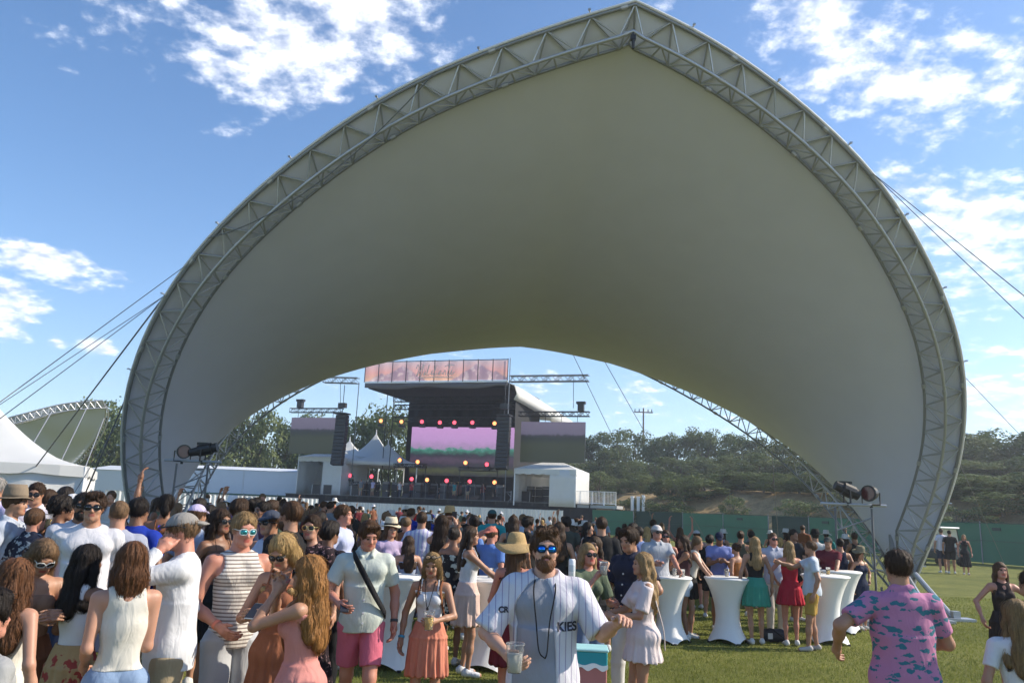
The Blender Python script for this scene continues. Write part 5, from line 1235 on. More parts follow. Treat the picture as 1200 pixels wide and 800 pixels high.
# ---- hats and glasses in head space
def hat_build(kind, J, e, vox, colr, band=None):
    H = J['h']; R_ = J['HR']; back = kind == 'backcap'
    sgn = -1 if not back else 1
    if kind in ('cap', 'backcap'):
        up = R_ @ V3(0, 0, 1)
        vs, F = mesh_sdf([ell(H(0, .016, .036), (.082, .100, .084), 0, R_), pln(H(0, 0, .040), -up), cap(H(0, sgn*.090+.012, .046), H(0, sgn*.135+.012, .026), .058, .044, .01, (1, .9, .13), R_)], max(.006, vox*.8))
        link('hat', np_mesh('hat', vs, F, [colr]), e)
    else:
        rb, hc = dict(sunhat=(.235, .10), fedora=(.15, .115), straw=(.185, .12), bucket=(.125, .09))[kind]
        m = MB(); n = 40; G = []
        prof = [(.001, hc+.03), (.05, hc+.032), (.078, hc+.02), (.092, hc-.02), (.100, .045), (.103, .02), (rb*.6, .016), (rb*.85, .010 if kind != 'sunhat' else -.01), (rb, .002 if kind != 'sunhat' else -.045)]
        for k in range(n+1):
            an = 2*math.pi*k/n; G.append([])
            for i, (r, z) in enumerate(prof):
                dz = 0
                if i >= 7: dz = (.018*math.sin(2*an+.6)+.010*math.sin(3*an+1))*(1.6 if kind == 'sunhat' else .6)+(.03*math.cos(2*an) if kind == 'straw' else 0)*-1
                if i <= 1 and kind in ('fedora', 'straw'): dz = -.02
                x, y = r*math.cos(an)*.94, r*math.sin(an)*1.06+.016
                G[-1].append(Vector((J['head']+R_ @ (V3(x, y, z+.048+dz)*.96)).tolist()))
        m.grid(G); o = m.build('hat', colr, e, True, thick=.006)
        if band is not None:
            m = MB(); m.grid([[Vector((J['head']+R_ @ (V3(r*math.cos(a)*.94, r*math.sin(a)*1.06+.016, z+.048)*.96)).tolist()) for r, z in ((.1055, .022), (.1025, .048))] for a in np.linspace(0, 6.2832, 33)]); m.build('hat_band', band, o, True, thick=.003)
def glasses(J, e, c, frame='black', f=False):
    H = J['h']; R_ = J['HR']; w = .93 if f else 1.0; y = -.096*w
    fr = {'black': BLK, 'gold': mat('gold_frame', (.75, .6, .3), .3, .8), 'clear': mat('clear_frame', (.6, .6, .58), .3)}[frame]
    m = MB()
    def sup(cx, rx, rz, yy, n=18): return [(cx+rx*abs(math.cos(a))**.75*(1 if math.cos(a) > 0 else -1), yy-abs(cx)*0+abs((cx+rx*math.cos(a)))*.22-.006, .004+rz*abs(math.sin(a))**.75*(1 if math.sin(a) > 0 else -1)) for a in np.linspace(0, 2*math.pi, n, endpoint=False)]
    W_ = lambda p: Vector((H(*p)).tolist())
    for s in (-1, 1):
        lp = sup(.033*s, .0275, .0215, y); m.tube([W_(p) for p in lp]+[W_(lp[0])], .0035, 5)
        m.tube([W_((.058*s, y+.012, .012)), W_((.080*s*w, -.02, .010)), W_((.082*s*w, .015, .004))], .0035, 5)
    m.tube([W_((-.008, y-.004, .010)), W_((.008, y-.004, .010))], .0035, 5)
    fo = m.build('sunglasses_frame', fr, e)
    for s in (-1, 1):
        m = MB(); lp = sup(.033*s, .0265, .0205, y); vs = [W_(p) for p in lp]+[W_((.033*s, y-.012+.033*.22+.002-.004, .004))]
        m._add(vs, [(i, (i+1) % len(lp), len(lp)) for i in range(len(lp))]); m.build('lens', lensm(c), fo, True, thick=.002)
STATS = []
def shoes(J, e, c, vox, f, kind='shoe'):
    for n_ in 'LR':
        s = 1 if n_ == 'L' else -1; an = J['an'+n_]; a = (an[0], an[1]+.03, .05); b_ = (an[0]+.02*s, an[1]-.13, .030)
        vs, F = mesh_sdf([cap(a, b_, .041, .033, .02), cap(a, (an[0], an[1]+.01, .08), .038, .036, .02), pln((0, 0, .004), (0, 0, -1)), pln((0, 0, .11), (0, 0, 1))], max(.012, vox))
        link('shoe', np_mesh('shoe', vs, F, [c]), e)
def strands(v, F, st_, J, seedh=0):
    from mathutils.bvhtree import BVHTree
    bv = BVHTree.FromPolygons([Vector(q) for q in v.tolist()], F.tolist()); rs = np.random.RandomState(abs(seedh)); long_ = st_ in ('long', 'bob', 'wavy', 'half', 'tied', 'pony')
    n = 1700 if long_ else (700 if st_ != 'buzz' else 150); idx = rs.randint(0, len(v), n); HR = J['HR']; hd = J['head']; V = []; Q = []; steps, st = (12, .019) if long_ else (5, .0095 if st_ != 'quiff' else .013)
    for i in idx:
        p = Vector(v[i].tolist()); pts = []; w = rs.uniform(.0008, .0018); wob = rs.uniform(-1, 1); lift = rs.uniform(.001, .008) if rs.rand() > .12 else rs.uniform(.008, .022)
        for k in range(steps):
            loc, nor, _, dist = bv.find_nearest(p)
            if loc is None or dist > .03: break
            q = (np.array(p, np.float32)-hd) @ HR; rad = HR @ V3(q[0]*2.2, (q[1]-.03)*1.6+(-.02 if not long_ else .01), 0); top = max(0.0, min(1.0, (q[2]-.02)/.07))
            d = Vector((rad*12*top).tolist())+Vector((.25*wob*math.sin(k*.9+wob*5), .2*wob, -1.0 if long_ or q[2] < .06 else -.3))
            d = d-nor*d.dot(nor); d.normalize(); b = d.cross(nor).normalized(); c = loc+nor*lift*(1+.4*math.sin(k)); pts.append((c-b*w, c+b*w)); p = loc+d*st+nor*.001
        if len(pts) < 3: continue
        pts[-1] = (pts[-1][0].lerp(pts[-1][1], .45), pts[-1][0].lerp(pts[-1][1], .55))
        o = len(v)+len(V)
        for a, b in pts: V += [tuple(a), tuple(b)]
        Q += [(o+2*k, o+2*k+1, o+2*k+3, o+2*k+2) for k in range(len(pts)-1)]
    if not V: return v, F
    return np.concatenate([v, np.array(V)]), np.concatenate([F, np.array(Q, int)])
def person(label, px, py, Y, group='people in the crowd', **k):
    """px,py = top of the head in the photograph, Y = distance"""
    k.setdefault('sex', 'm'); p = at(px, py, Y); f = k['sex'] == 'f'; g0 = gz(p.x, p.y); p.z -= g0
    base_h = 1.73; s = p.z/base_h
    lean = k.get('lean', 0); s2 = p.z/(1.73-.8*(1-math.cos(R(lean)))-(.02 if abs(k.get('hpitch', 0)) > 20 else 0)); s = k.get('s', s2)
    if s < .80 or s > 1.13: STATS.append((label[:40], round(s, 3)))
    s = min(1.14, max(.80, s))
    vox = k.get('vox', .0065 if Y < 5 else .008 if Y < 7.5 else .012 if Y < 12 else .017 if Y < 20 else .026)/s
    e = empty('person', (p.x, p.y, g0), label, 'person', group, R(k.get('face', 0))); e.scale = (s, s, s)
    J = skeleton(k); fine = vox < .0115
    # shift so that the head (not the feet) stands at the pixel
    hd = J['head']; off = Matrix.Rotation(R(k.get('face', 0)), 3, 'Z') @ Vector((float(hd[0]), float(hd[1]), 0))*s; e.location = (p.x-off.x, p.y-off.y, g0)
    BP = body_prims(k, J, coarse=vox > .014, hands=not fine)
    if not fine:
        BP = [q for q in body_prims(k, J, coarse=vox > .014, hands=False)]
        for n_ in 'LR':
            W_, E_ = J['wr'+n_], J['el'+n_]; d = (W_-E_)/np.linalg.norm(W_-E_); s_ = 1 if n_ == 'L' else -1
            hp = hand_prims(W_, E_, k.get('curl'+n_, .45), s_, k.get('palm'+n_))
            for q in hp: q['ra'] = max(q['ra'], vox*.62); q['rb'] = max(q['rb'], vox*.62)
            BP += hp
    vs, F = mesh_sdf(BP, vox)
    if fine:
        for n_ in 'LR':
            s_ = 1 if n_ == 'L' else -1; W_, E_ = J['wr'+n_], J['el'+n_]; g = .82 if f else 1.0
            v2, F2 = mesh_sdf([cap(W_-(W_-E_)*.15, W_, .028*g, .0255*g, .01)]+hand_prims(W_, E_, k.get('curl'+n_, .45), s_, k.get('palm'+n_)), .0042)
            F = np.concatenate([F, F2+len(vs)]); vs = np.concatenate([vs, v2])
    # face colours by place on the head
    sk = skin(SK[k.get('skin', 'mid')]); hc = HC[k.get('hair', ('short', 'brown'))[1]]
    mats = [sk]; mi = None
    if vox < .0135:
        c = (vs[F[:, 0]]+vs[F[:, 2]])/2; h = (c-J['head']) @ J['HR']/HK; w = .93 if f else 1.0
        mi = np.zeros(len(F)); near = (np.abs(h) < .14).all(1)&(h[:, 1] < -.03)
        lip = near&(np.abs(h[:, 0]) < .024)&(np.abs(h[:, 2]+.058) < .0105)&(h[:, 1] < -.078*w); mi[lip] = 1
        eye = near&(((np.abs(h[:, 0])-.030*w)/.015)**2+((h[:, 2]-.004)/.0085)**2 < 1); mi[eye] = 2
        br_ = near&(np.abs(np.abs(h[:, 0])-.032) < .018)&(np.abs(h[:, 2]-.027) < .0048); mi[br_] = 3
        c_ = SK[k.get('skin', 'mid')]
        mats = [sk, mat('lips_%d' % f+k.get('skin', 'mid'), (c_[0]*.85, c_[1]*.50, c_[2]*.55) if not f else (c_[0]*.9, c_[1]*.40, c_[2]*.45), .4), mat('eye_dark', (.05, .035, .03), .2), mat('brow_'+k.get('hair', ('', 'brown'))[1], tuple(.6*x+.4*y*.4 for x, y in zip(hc, c_)), .9)]
    link('body', np_mesh('body', vs, F, mats, mi), e)
    hp = hair_prims(k, J)
    if k.get('hat') in ('cap', 'backcap'): hp += [ell(J['h'](0, .016, .095), (.12, .14, .050), 0, J['HR'], '-')] if hp else []
    if hp:
        st_ = k.get('hair', ('short',))[0]; v, F_ = mesh_sdf(hp, max(.0065, vox*.85))
        if len(v):
            hd = J['head']; am = dict(short=.002, buzz=.0008, curly=.008, wavy=.0035, quiff=.0025, thick=.003).get(st_, .0018); fr_ = dict(wavy=26, curly=60).get(st_, 14)
            def fn(v):
                q = (v-hd) @ J['HR']; a = np.arctan2(q[:, 0], q[:, 1]+.03); return am*(np.sin(a*17+q[:, 2]*fr_+2*np.sin(q[:, 2]*23+a*3))+.6*np.sin(a*31-q[:, 2]*fr_*1.6)+.4*np.sin(q[:, 2]*70+a*5))
            v = displace(v, F_, fn)
            if fine: v, F_ = strands(v, F_, st_, J, seedh=int(px)+3)
            link('hair', np_mesh('hair', v, F_, [hairm(hc)]), e)
    if k.get('beard'):
        H = J['h']; v, F_ = mesh_sdf(hk([ell(H(0, -.030, -.075), (.066, .068, .058), .01, J['HR']), ell(H(0, -.070, -.105), (.036, .030, .032), .03, J['HR']), ell(H(0, -.060, -.010), (.060, .07, .040), .01, J['HR'], '-'), ell(H(0, -.103, -.056), (.021, .022, .010), .004, J['HR'], '-'), cap(H(-.024, -.088, -.045), H(.024, -.088, -.045), .009, .009, .006)]), max(.006, vox*.7))
        link('beard', np_mesh('beard', displace(v, F_, lambda v: .0025*np.sin(v[:, 0]*420)*np.sin(v[:, 2]*300)), F_, [hairm(HC[k['beard']])]), e)
    seed = abs(hash(label)) % 1000 if False else sum(ord(ch) for ch in label) % 997
    for g_ in k.get('wear', ()):
        kind, c = g_[0], g_[1]; opt = g_[2] if len(g_) > 2 else {}
        P = garment(kind, k, J, opt); v, F_ = mesh_sdf(P, max(.008, vox) if vox < .02 else vox)
        if not len(v): continue
        if kind in ('skirt', 'dress', 'sundress', 'minidress', 'romper', 'maxidress'):
            def fn(v):
                a = np.arctan2(v[:, 0], v[:, 1]); dn = np.clip((1.06-v[:, 2])/.45, 0, 1.3); return dn*(.011*np.sin(a*13+seed+2*np.sin(v[:, 2]*6))+.007*np.sin(a*23+seed))+folds(.003, seed)(v)
        else: fn = folds(.0055 if kind != 'jersey' else .010, seed)
        nm = dict(jeanshorts='shorts', longsleeve='long_sleeve_shirt', sundress='dress', minidress='dress', maxidress='dress', crop='crop_top', strapless='strapless_top', tank='tank_top', vest='tank_top').get(kind, kind)
        o = link(nm, np_mesh(nm, displace(v, F_, fn), F_, [c]), e)
        if opt.get('lab'): o['label'] = opt['lab']
    if k.get('hat'): hat_build(k['hat'], J, e, vox, k['hatc'], k.get('band'))
    if k.get('specs'): glasses(J, e, k['specs'], k.get('frame', 'black'), f)
    if k.get('shoe') is not None or True: shoes(J, e, k.get('shoe') or cloth((.6, .6, .58)), vox, f)
    e['_'] = 0; del e['_']
    Mw = Matrix.Translation(e.location) @ Matrix.Rotation(R(k.get('face', 0)), 4, 'Z') @ Matrix.Scale(s, 4)
    return dict(e=e, J=J, M=Mw, s=s, w=lambda q: Mw @ Vector((float(q[0]), float(q[1]), float(q[2]))))
# ================================================================ PEOPLE
C_ = cloth
WH = C_((.64, .64, .66)); IV = C_((.60, .57, .51)); BK = C_((.014, .014, .016)); NV = C_((.018, .025, .055)); GY = C_((.20, .21, .23)); LG = C_((.42, .43, .45)); LB = C_((.30, .38, .52)); KH = C_((.34, .27, .17)); DN = C_((.14, .20, .32)); BL = C_((.012, .035, .30)); TE = C_((.02, .22, .24)); RD = C_((.42, .02, .04)); CO = C_((.55, .20, .13)); PK = C_((.55, .13, .19)); GN = C_((.10, .13, .085)); MR = C_((.13, .02, .03)); LI = C_((.48, .42, .60)); MU = C_((.42, .26, .06)); PA = C_((.48, .52, .47)); BR = C_((.20, .075, .035))
STRAW = mat('straw', (.42, .28, .12), .85, 0, .2, 60, .5, 120); STRAWL = mat('pale_straw', (.58, .50, .36), .85, 0, .15, 60, .4, 120)
FRONT = 'people standing in the foreground'; LEFT = 'people gathered by the marquee'; MID = 'people standing under the canopy'; TAB = 'people around the cocktail tables'
PL = {}
def add(key, *a, **k): PL[key] = person(*a, **k); return PL[key]
# ---- foreground
add('hero', 'bearded man in mirrored blue sunglasses, open pinstripe baseball jersey over grey tee', 640, 622, 5.0, FRONT, face=2, hair=('quiff', 'brown'), beard='auburn', specs='blue', skin='fair', hpitch=-6, build=1.0,
    armR=((.21, -.27, 1.09), (.8, .4, -.5)), armL=((.37, -.33, 1.28), (.35, .3, -1)), curlR=.62, curlL=.5, palmL=V3(-.2, -1, -.6), palmR=V3(.6, -.4, 0),
    wear=[('tshirt', C_((.27, .28, .32))), ('jersey', C_((.58, .57, .62), 'pin', (.16, .12, .26)), dict(open=1, hem=.74, lab='white pinstripe baseball jersey hanging open')), ('shorts', C_((.10, .10, .12)))])
add('croc', 'man seen from behind in pink shirt printed with teal reptiles', 1051, 645, 5.5, FRONT, face=172, hair=('short', 'dkbrown'), skin='tan', specs='black', armL=((.38, -.10, 1.10), (1, .9, -.2)), armR=((.20, -.30, 1.12), (.8, .9, -.5)), build=1.08,
    wear=[('shirt', C_((.46, .19, .32), 'croc', (.04, .15, .20)), dict(neck='collar', lab='pink short-sleeved shirt with teal reptile print')), ('shorts', BK)])
add('edgeblonde', 'blonde woman in white tee seen from behind at the bottom right corner', 1189, 703, 5.40, FRONT, sex='f', face=165, hair=('long', 'dkblonde'), skin='tan', wear=[('tshirt', WH), ('jeanshorts', DN)])
add('edgedark', 'dark-haired person in dark tee cut off by the right edge', 1206, 668, 6.6, FRONT, face=200, hair=('short', 'dkbrown'), skin='tan', wear=[('tshirt', NV), ('shorts', GY)])
add('edgeleft', 'black-haired man with reddish ear at the bottom left corner', -9, 694, 3.47, FRONT, face=150, hair=('thick', 'black'), skin='red', wear=[('tshirt', C_((.3, .3, .3))), ('shorts', GY)])
add('halter', 'woman with wavy auburn hair and low-backed white halter dress at far left', 24, 656, 4.59, FRONT, sex='f', face=168, hair=('wavy', 'auburn'), skin='mid', hpitch=5, wear=[('halter', IV, dict(hem=1.0)), ('skirt', IV, dict(hem=.5))])
add('bow', 'woman bowing her head with white-rimmed sunglasses and bare shoulder', 54, 633, 5.32, FRONT, sex='f', face=48, hair=('long', 'ltbrown'), skin='tan', hpitch=38, specs='black', frame='clear', armL='phone', armR='phone', wear=[('strapless', C_((.3, .16, .1))), ('skirt', BR)])
add('floralskirt', 'black-haired woman in white tank and floral ochre skirt, back turned', 107, 639, 5.32, FRONT, sex='f', face=158, hair=('half', 'black'), skin='brown', armL='hold', armR='hold', wear=[('vest', WH, dict(hem=1.02)), ('skirt', C_((.40, .27, .13), 'bigfloral', (.30, .05, .04)), dict(hem=.3, flare=.24))])
add('bob', 'woman with straight auburn bob, ivory tank top and blue jeans', 157, 636, 4.87, FRONT, sex='f', face=-150, hair=('bob', 'auburn'), skin='mid', armL=((.17, -.16, 1.00), (.12, 1, -.3)), armR=((.13, -.24, 1.10), (.05, 1, -.5)), wear=[('vest', IV, dict(hem=1.0)), ('pants', C_((.20, .28, .42)))])
add('facepalm', 'man in backwards grey cap and white long-sleeved shirt covering his face', 214, 601, 5.32, FRONT, face=-72, hair=('short', 'ltbrown'), skin='red', hat='backcap', hatc=C_((.26, .24, .22)), armL=((.105, -.115, 1.515), (.5, -1, -.7)), curlL=.10, palmL=V3(-1, .3, 0), armR='down', hpitch=10, wear=[('longsleeve', WH, dict(hem=.83)), ('shorts', KH)])
add('tank', 'sandy-haired man in striped sleeveless top with teal mirrored sunglasses', 288, 601, 5.94, FRONT, face=38, build=.86, hair=('short', 'dkblonde'), skin='red', specs='teal', frame='clear', hpitch=10, armR=((.16, -.20, 1.02), (.6, .6, -.3)), armL='down', wear=[('tank', C_((.66, .62, .57), 'hstripe', (.24, .20, .18)), dict(hem=.86)), ('shorts', LG)])
add('rust', 'blonde woman in long rust brown dress looking down at a phone', 332, 627, 5.66, FRONT, sex='f', face=-14, hair=('half', 'blonde'), hairfront=1, skin='tan', hpitch=34, specs='black', armL=((.05, -.28, 1.20), (.8, .2, -1)), armR=((.06, -.28, 1.20), (.8, .2, -1)), curlL=.5, curlR=.5, wear=[('maxidress', C_((.30, .115, .06)), dict(flare=.33))])
add('pinkdress', 'woman with long ginger-blonde hair and dusty pink dress shading her face', 361, 652, 5.10, FRONT, sex='f', face=-95, hair=('wavy', 'ginger'), skin='tan', specs='purple', armR=((.04, -.20, 1.53), (.6, -.4, -1)), armL=((.06, -.18, 1.50), (.7, -.5, -1)), curlR=.4, wear=[('maxidress', C_((.56, .23, .20)), dict(flare=.30))])
add('pinkshorts', 'man in pale green shirt and pink shorts with black cross-body strap', 434, 611, 7.2, FRONT, face=12, hair=('quiff', 'brown'), skin='red', hpitch=20, hyaw=12, armR=((.20, -.24, 1.08), (.7, .6, -.5)), armL='down', stance='walk', wear=[('shirt', PA, dict(neck='collar', hem=.84)), ('shorts', PK)], shoe=C_((.5, .5, .5)))
add('beer', 'blonde woman in white crop top and coral skirt carrying a beer', 507, 648, 7.3, FRONT, sex='f', face=-4, hair=('long', 'dkblonde'), hairfront=1, skin='tan', hpitch=14, armL=((.10, -.26, 1.12), (.7, .4, -.7)), armR='down', curlL=.7, wear=[('camisole', WH, dict(hem=1.06)), ('skirt', CO, dict(hem=.58, flare=.215))])
# ---- left background group by the marquee
add('l1', 'man in lilac shirt cut off by the left edge near the marquee', -1, 560, 8.6, LEFT, face=170, hair=('short', 'grey'), skin='tan', wear=[('shirt', LI), ('shorts', KH)])
add('l2', 'man in brown fedora and pale blue-grey shirt before the marquee', 21, 576, 7.6, LEFT, face=100, hair=('short', 'brown'), skin='tan', hat='fedora', hatc=C_((.22, .17, .12)), armL='drink', wear=[('shirt', C_((.42, .46, .54)), dict(neck='collar')), ('pants', KH)])
add('l3', 'dark-haired person in white behind the fedora man', 29, 571, 9.6, LEFT, face=60, hair=('short', 'dkbrown'), skin='brown', specs='black', wear=[('tshirt', WH), ('shorts', NV)])
add('l4', 'tall man in sunglasses and lilac-white shirt facing out from the marquee', 44, 566, 9.0, LEFT, face=15, hair=('short', 'dkbrown'), skin='tan', specs='black', hpitch=8, wear=[('shirt', C_((.55, .52, .58)), dict(neck='collar')), ('shorts', KH)])
add('l5', 'man with dark cropped hair seen from behind in pale blue, near the marquee', 60, 574, 9.4, LEFT, face=165, hair=('short', 'dkbrown'), skin='tan', wear=[('tshirt', C_((.45, .48, .55))), ('shorts', NV)])
add('l6', 'dark-haired man in black just beneath the marquee eave', 78, 572, 9.8, LEFT, face=200, hair=('thick', 'black'), skin='brown', wear=[('tshirt', BK), ('shorts', BK)])
add('l7', 'man with cropped reddish hair in black floral shirt, back turned', 44, 596, 7.50, LEFT, face=168, hair=('short', 'brown'), skin='red', build=1.08, wear=[('shirt', C_((.012, .016, .035), 'floral', (.30, .34, .38)), dict(neck='collar')), ('shorts', KH)])
add('l8', 'curly-haired person in maroon and black top beside the floral shirt', 76, 583, 7.9, LEFT, face=120, hair=('curly', 'black'), skin='brown', wear=[('tshirt', C_((.13, .03, .03), 'bigfloral', (.01, .01, .01))), ('shorts', BK)])
add('l9', 'man in white cap and white tee turned away behind the v-neck man', 89, 579, 8.2, LEFT, face=140, hair=('short', 'brown'), skin='tan', hat='backcap', hatc=WH, wear=[('tshirt', WH), ('shorts', NV)])
add('l10', 'bearded man in sunglasses behind the shoulder of the v-neck man', 99, 578, 7.6, LEFT, face=30, hair=('short', 'black'), skin='brown', specs='black', beard='black', wear=[('tshirt', C_((.5, .5, .56))), ('shorts', NV)])
add('vneck', 'dark-haired man in white v-neck tee and dark sunglasses', 112, 578, 6.83, LEFT, face=22, hair=('quiff', 'dkbrown'), skin='tan', specs='black', wear=[('tshirt', C_((.58, .57, .60)), dict(neck='v')), ('shorts', NV)])
add('l12', 'man with cropped sandy hair in grey-blue tee, turned away', 141, 587, 7.17, LEFT, face=-150, hair=('buzz', 'ltbrown'), skin='mid', wear=[('tshirt', C_((.30, .32, .40))), ('shorts', GY)])
add('l13', 'black-haired man in royal blue tee seen from behind', 165, 584, 7.6, LEFT, face=176, hair=('short', 'black'), skin='brown', build=1.12, wear=[('tshirt', BL), ('shorts', BK)])
add('l14', 'small distant man in pale shirt between the storage unit and the truss', 131, 575, 14, LEFT, face=10, hair=('short', 'brown'), skin='tan', wear=[('tshirt', LG), ('shorts', NV)])
add('l15', 'woman with dark ponytail raising her arm beside the left lighting tower', 196, 580, 9.5, LEFT, sex='f', face=200, hair=('pony', 'black'), skin='brown', armL='up', wear=[('camisole', BR), ('shorts', DN)])
# ---- second rows, left to centre
add('m1', 'dark-haired man behind the lighting tower in grey tee', 235, 585, 12, MID, face=170, hair=('thick', 'black'), skin='brown', wear=[('tshirt', GY), ('shorts', BK)])
add('m2', 'man in lilac and white cap and pale blue tee, back turned', 233, 591, 8.6, MID, face=160, hair=('short', 'brown'), skin='tan', hat='cap', hatc=LI, wear=[('tshirt', C_((.34, .40, .52))), ('shorts', KH)])
add('m3', 'dark round-headed man right of the lilac cap', 247, 592, 9.4, MID, face=190, hair=('short', 'black'), skin='brown', wear=[('tshirt', C_((.1, .08, .08))), ('shorts', BK)])
add('m4', 'brunette woman in brown camisole and sunglasses, face in profile', 261, 597, 7.84, MID, sex='f', face=60, hair=('long', 'dkbrown'), skin='brown', specs='black', armL='hold', wear=[('camisole', C_((.13, .07, .05)), dict(hem=.98)), ('skirt', BK)])
add('m5', 'tall dark-haired man in navy behind the striped sleeveless top', 282, 586, 9.6, MID, face=170, hair=('thick', 'dkbrown'), skin='tan', wear=[('tshirt', NV), ('shorts', KH)])
add('m6', 'woman with dark bun and burgundy top behind the teal sunglasses man', 302, 584, 11, MID, sex='f', face=150, hair=('bun', 'black'), skin='brown', wear=[('camisole', MR), ('shorts', BK)])
add('m7', 'dark-haired man in plum tee facing left near the white cloth barrier', 308, 588, 10.5, MID, face=-40, hair=('short', 'black'), skin='brown', wear=[('tshirt', C_((.12, .06, .10))), ('shorts', BK)])
add('m8', 'man in navy cap and pale blue sleeveless top with dark sunglasses', 318, 598, 7.73, MID, face=-30, hair=('short', 'brown'), skin='tan', hat='cap', hatc=C_((.05, .06, .09)), specs='black', wear=[('tank', C_((.48, .54, .66))), ('shorts', NV)])
add('m9', 'dark-haired person in green top behind the navy cap', 320, 587, 12.5, MID, face=150, hair=('thick', 'dkbrown'), skin='tan', wear=[('tshirt', C_((.06, .09, .06))), ('shorts', KH)])
add('m10', 'tall broad man in black tee with brown hair facing left', 341, 588, 7.6, MID, face=-120, hair=('short', 'brown'), skin='tan', build=1.12, beard='brown', wear=[('tshirt', BK), ('shorts', BK)])
add('m11', 'woman in round sunglasses and deep-necked dark floral dress', 366, 604, 7.7, MID, sex='f', face=-8, hair=('bun', 'dkbrown'), skin='mid', specs='black', frame='gold', armR='hold', wear=[('maxidress', C_((.02, .012, .016), 'dots', (.25, .15, .16)), dict(flare=.32)), ('blouse', C_((.02, .012, .016), 'dots', (.25, .15, .16)), dict(neck='v', hem=1.0))])
add('m12', 'person in dark floral shirt right of the deep-necked dress', 388, 612, 8.2, MID, face=150, hair=('thick', 'black'), skin='brown', wear=[('shirt', C_((.02, .015, .02), 'dots', (.2, .14, .15))), ('pants', BK)])
add('m13', 'woman with long dark hair in sleeveless black at the left of the pink shorts man', 377, 600, 10.5, MID, sex='f', face=110, hair=('long', 'black'), skin='brown', wear=[('tank', BK, dict(hem=.98)), ('skirt', BK)])
add('m14', 'grey-haired man in pale periwinkle tee looking right', 404, 592, 10.2, MID, face=80, hair=('short', 'brown'), skin='red', wear=[('tshirt', C_((.42, .45, .62))), ('shorts', KH)])
add('m15', 'woman in cream fedora with black band behind the pale green shirt', 459, 611, 11.2, MID, sex='f', face=30, hair=('half', 'brown'), skin='tan', hat='fedora', hatc=STRAWL, band=BK, wear=[('blouse', C_((.42, .34, .50)), dict(hem=1.0)), ('shorts', DN)])
add('m16', 'woman with long dark hair and pale blue top, back turned behind the beer carrier', 479, 628, 11, MID, sex='f', face=200, hair=('long', 'dkbrown'), skin='mid', wear=[('camisole', C_((.30, .36, .50)), dict(hem=1.0)), ('skirt', NV)])
add('m17', 'person in white tee with lilac print on the back, facing the stage', 495, 600, 12.5, MID, face=178, hair=('short', 'dkbrown'), skin='tan', wear=[('tshirt', C_((.60, .60, .68), 'wstripe', (.38, .36, .56))), ('shorts', KH)])
add('m18', 'dark-haired woman photographing the stage with raised arms in a black top', 519, 604, 11.5, MID, sex='f', face=170, hair=('long', 'dkbrown'), skin='tan', armL=((.10, -.38, 1.62), (.6, 0, -1)), armR=((.10, -.38, 1.62), (.6, 0, -1)), wear=[('tank', BK, dict(hem=.98)), ('skirt', BK)])
add('m19', 'man in yellow straw hat among the crowd facing the stage', 527, 597, 15, MID, face=190, hair=('short', 'brown'), skin='tan', hat='straw', hatc=STRAW, armR='drink', wear=[('tshirt', C_((.2, .17, .14))), ('shorts', KH)])
add('m20', 'person in black dress with white panel holding a phone up', 533, 618, 10.6, MID, sex='f', face=160, hair=('bun', 'black'), skin='brown', armL=((.12, -.35, 1.70), (.6, 0, -1)), wear=[('dress', C_((.015, .015, .018), 'bigfloral', (.4, .45, .42)))])
add('blush', 'brunette woman in white top and blush pleated skirt leaning on a table', 553, 617, 10.0, TAB, sex='f', face=95, hair=('long', 'dkbrown'), skin='tan', armL='table', armR='table', wear=[('camisole', WH, dict(hem=1.0)), ('skirt', C_((.58, .42, .36)), dict(hem=.58))], shoe=WH)
add('m22', 'woman with black hair lifted on her head behind the blush skirt woman', 556, 604, 12.6, MID, sex='f', face=185, hair=('bun', 'black'), skin='tan', wear=[('tank', BK), ('shorts', BK)])
add('m23', 'person in coral cap and blue and pink shirt with raised elbow', 577, 617, 11.4, MID, face=140, hair=('short', 'brown'), skin='red', hat='backcap', hatc=C_((.50, .16, .12)), armL='head', wear=[('tshirt', C_((.12, .22, .50))), ('shorts', KH)])
add('m24', 'man in teal tee and teal cap facing the stage', 577, 597, 16, MID, face=180, hair=('short', 'dkbrown'), skin='tan', hat='cap', hatc=C_((.03, .09, .10)), build=1.1, wear=[('tshirt', C_((.02, .26, .28))), ('shorts', KH)])
add('m25', 'brunette woman in grey sleeveless top right of the teal tee', 602, 604, 14, MID, sex='f', face=175, hair=('long', 'dkbrown'), skin='tan', wear=[('tank', C_((.13, .16, .16)), dict(hem=.98)), ('skirt', BK)])
add('m26', 'dark-haired man in dark tee just right of the brunette in grey', 620, 606, 14.5, MID, face=100, hair=('thick', 'black'), skin='brown', wear=[('tshirt', BK), ('shorts', BK)])
add('sunhat', 'woman in wide floppy straw sun hat with bare back', 606, 631, 7.7, TAB, sex='f', face=165, hair=('half', 'brown'), skin='red', hat='sunhat', hatc=STRAW, armL='hold', wear=[('camisole', MR, dict(hem=.98)), ('skirt', MR)])
add('m27', 'woman with dark curly hair seated low beside the table in front of the stage', 571, 640, 12.6, TAB, sex='f', face=-20, hair=('curly', 'black'), skin='tan', wear=[('camisole', LI), ('skirt', BK)], s=.86)
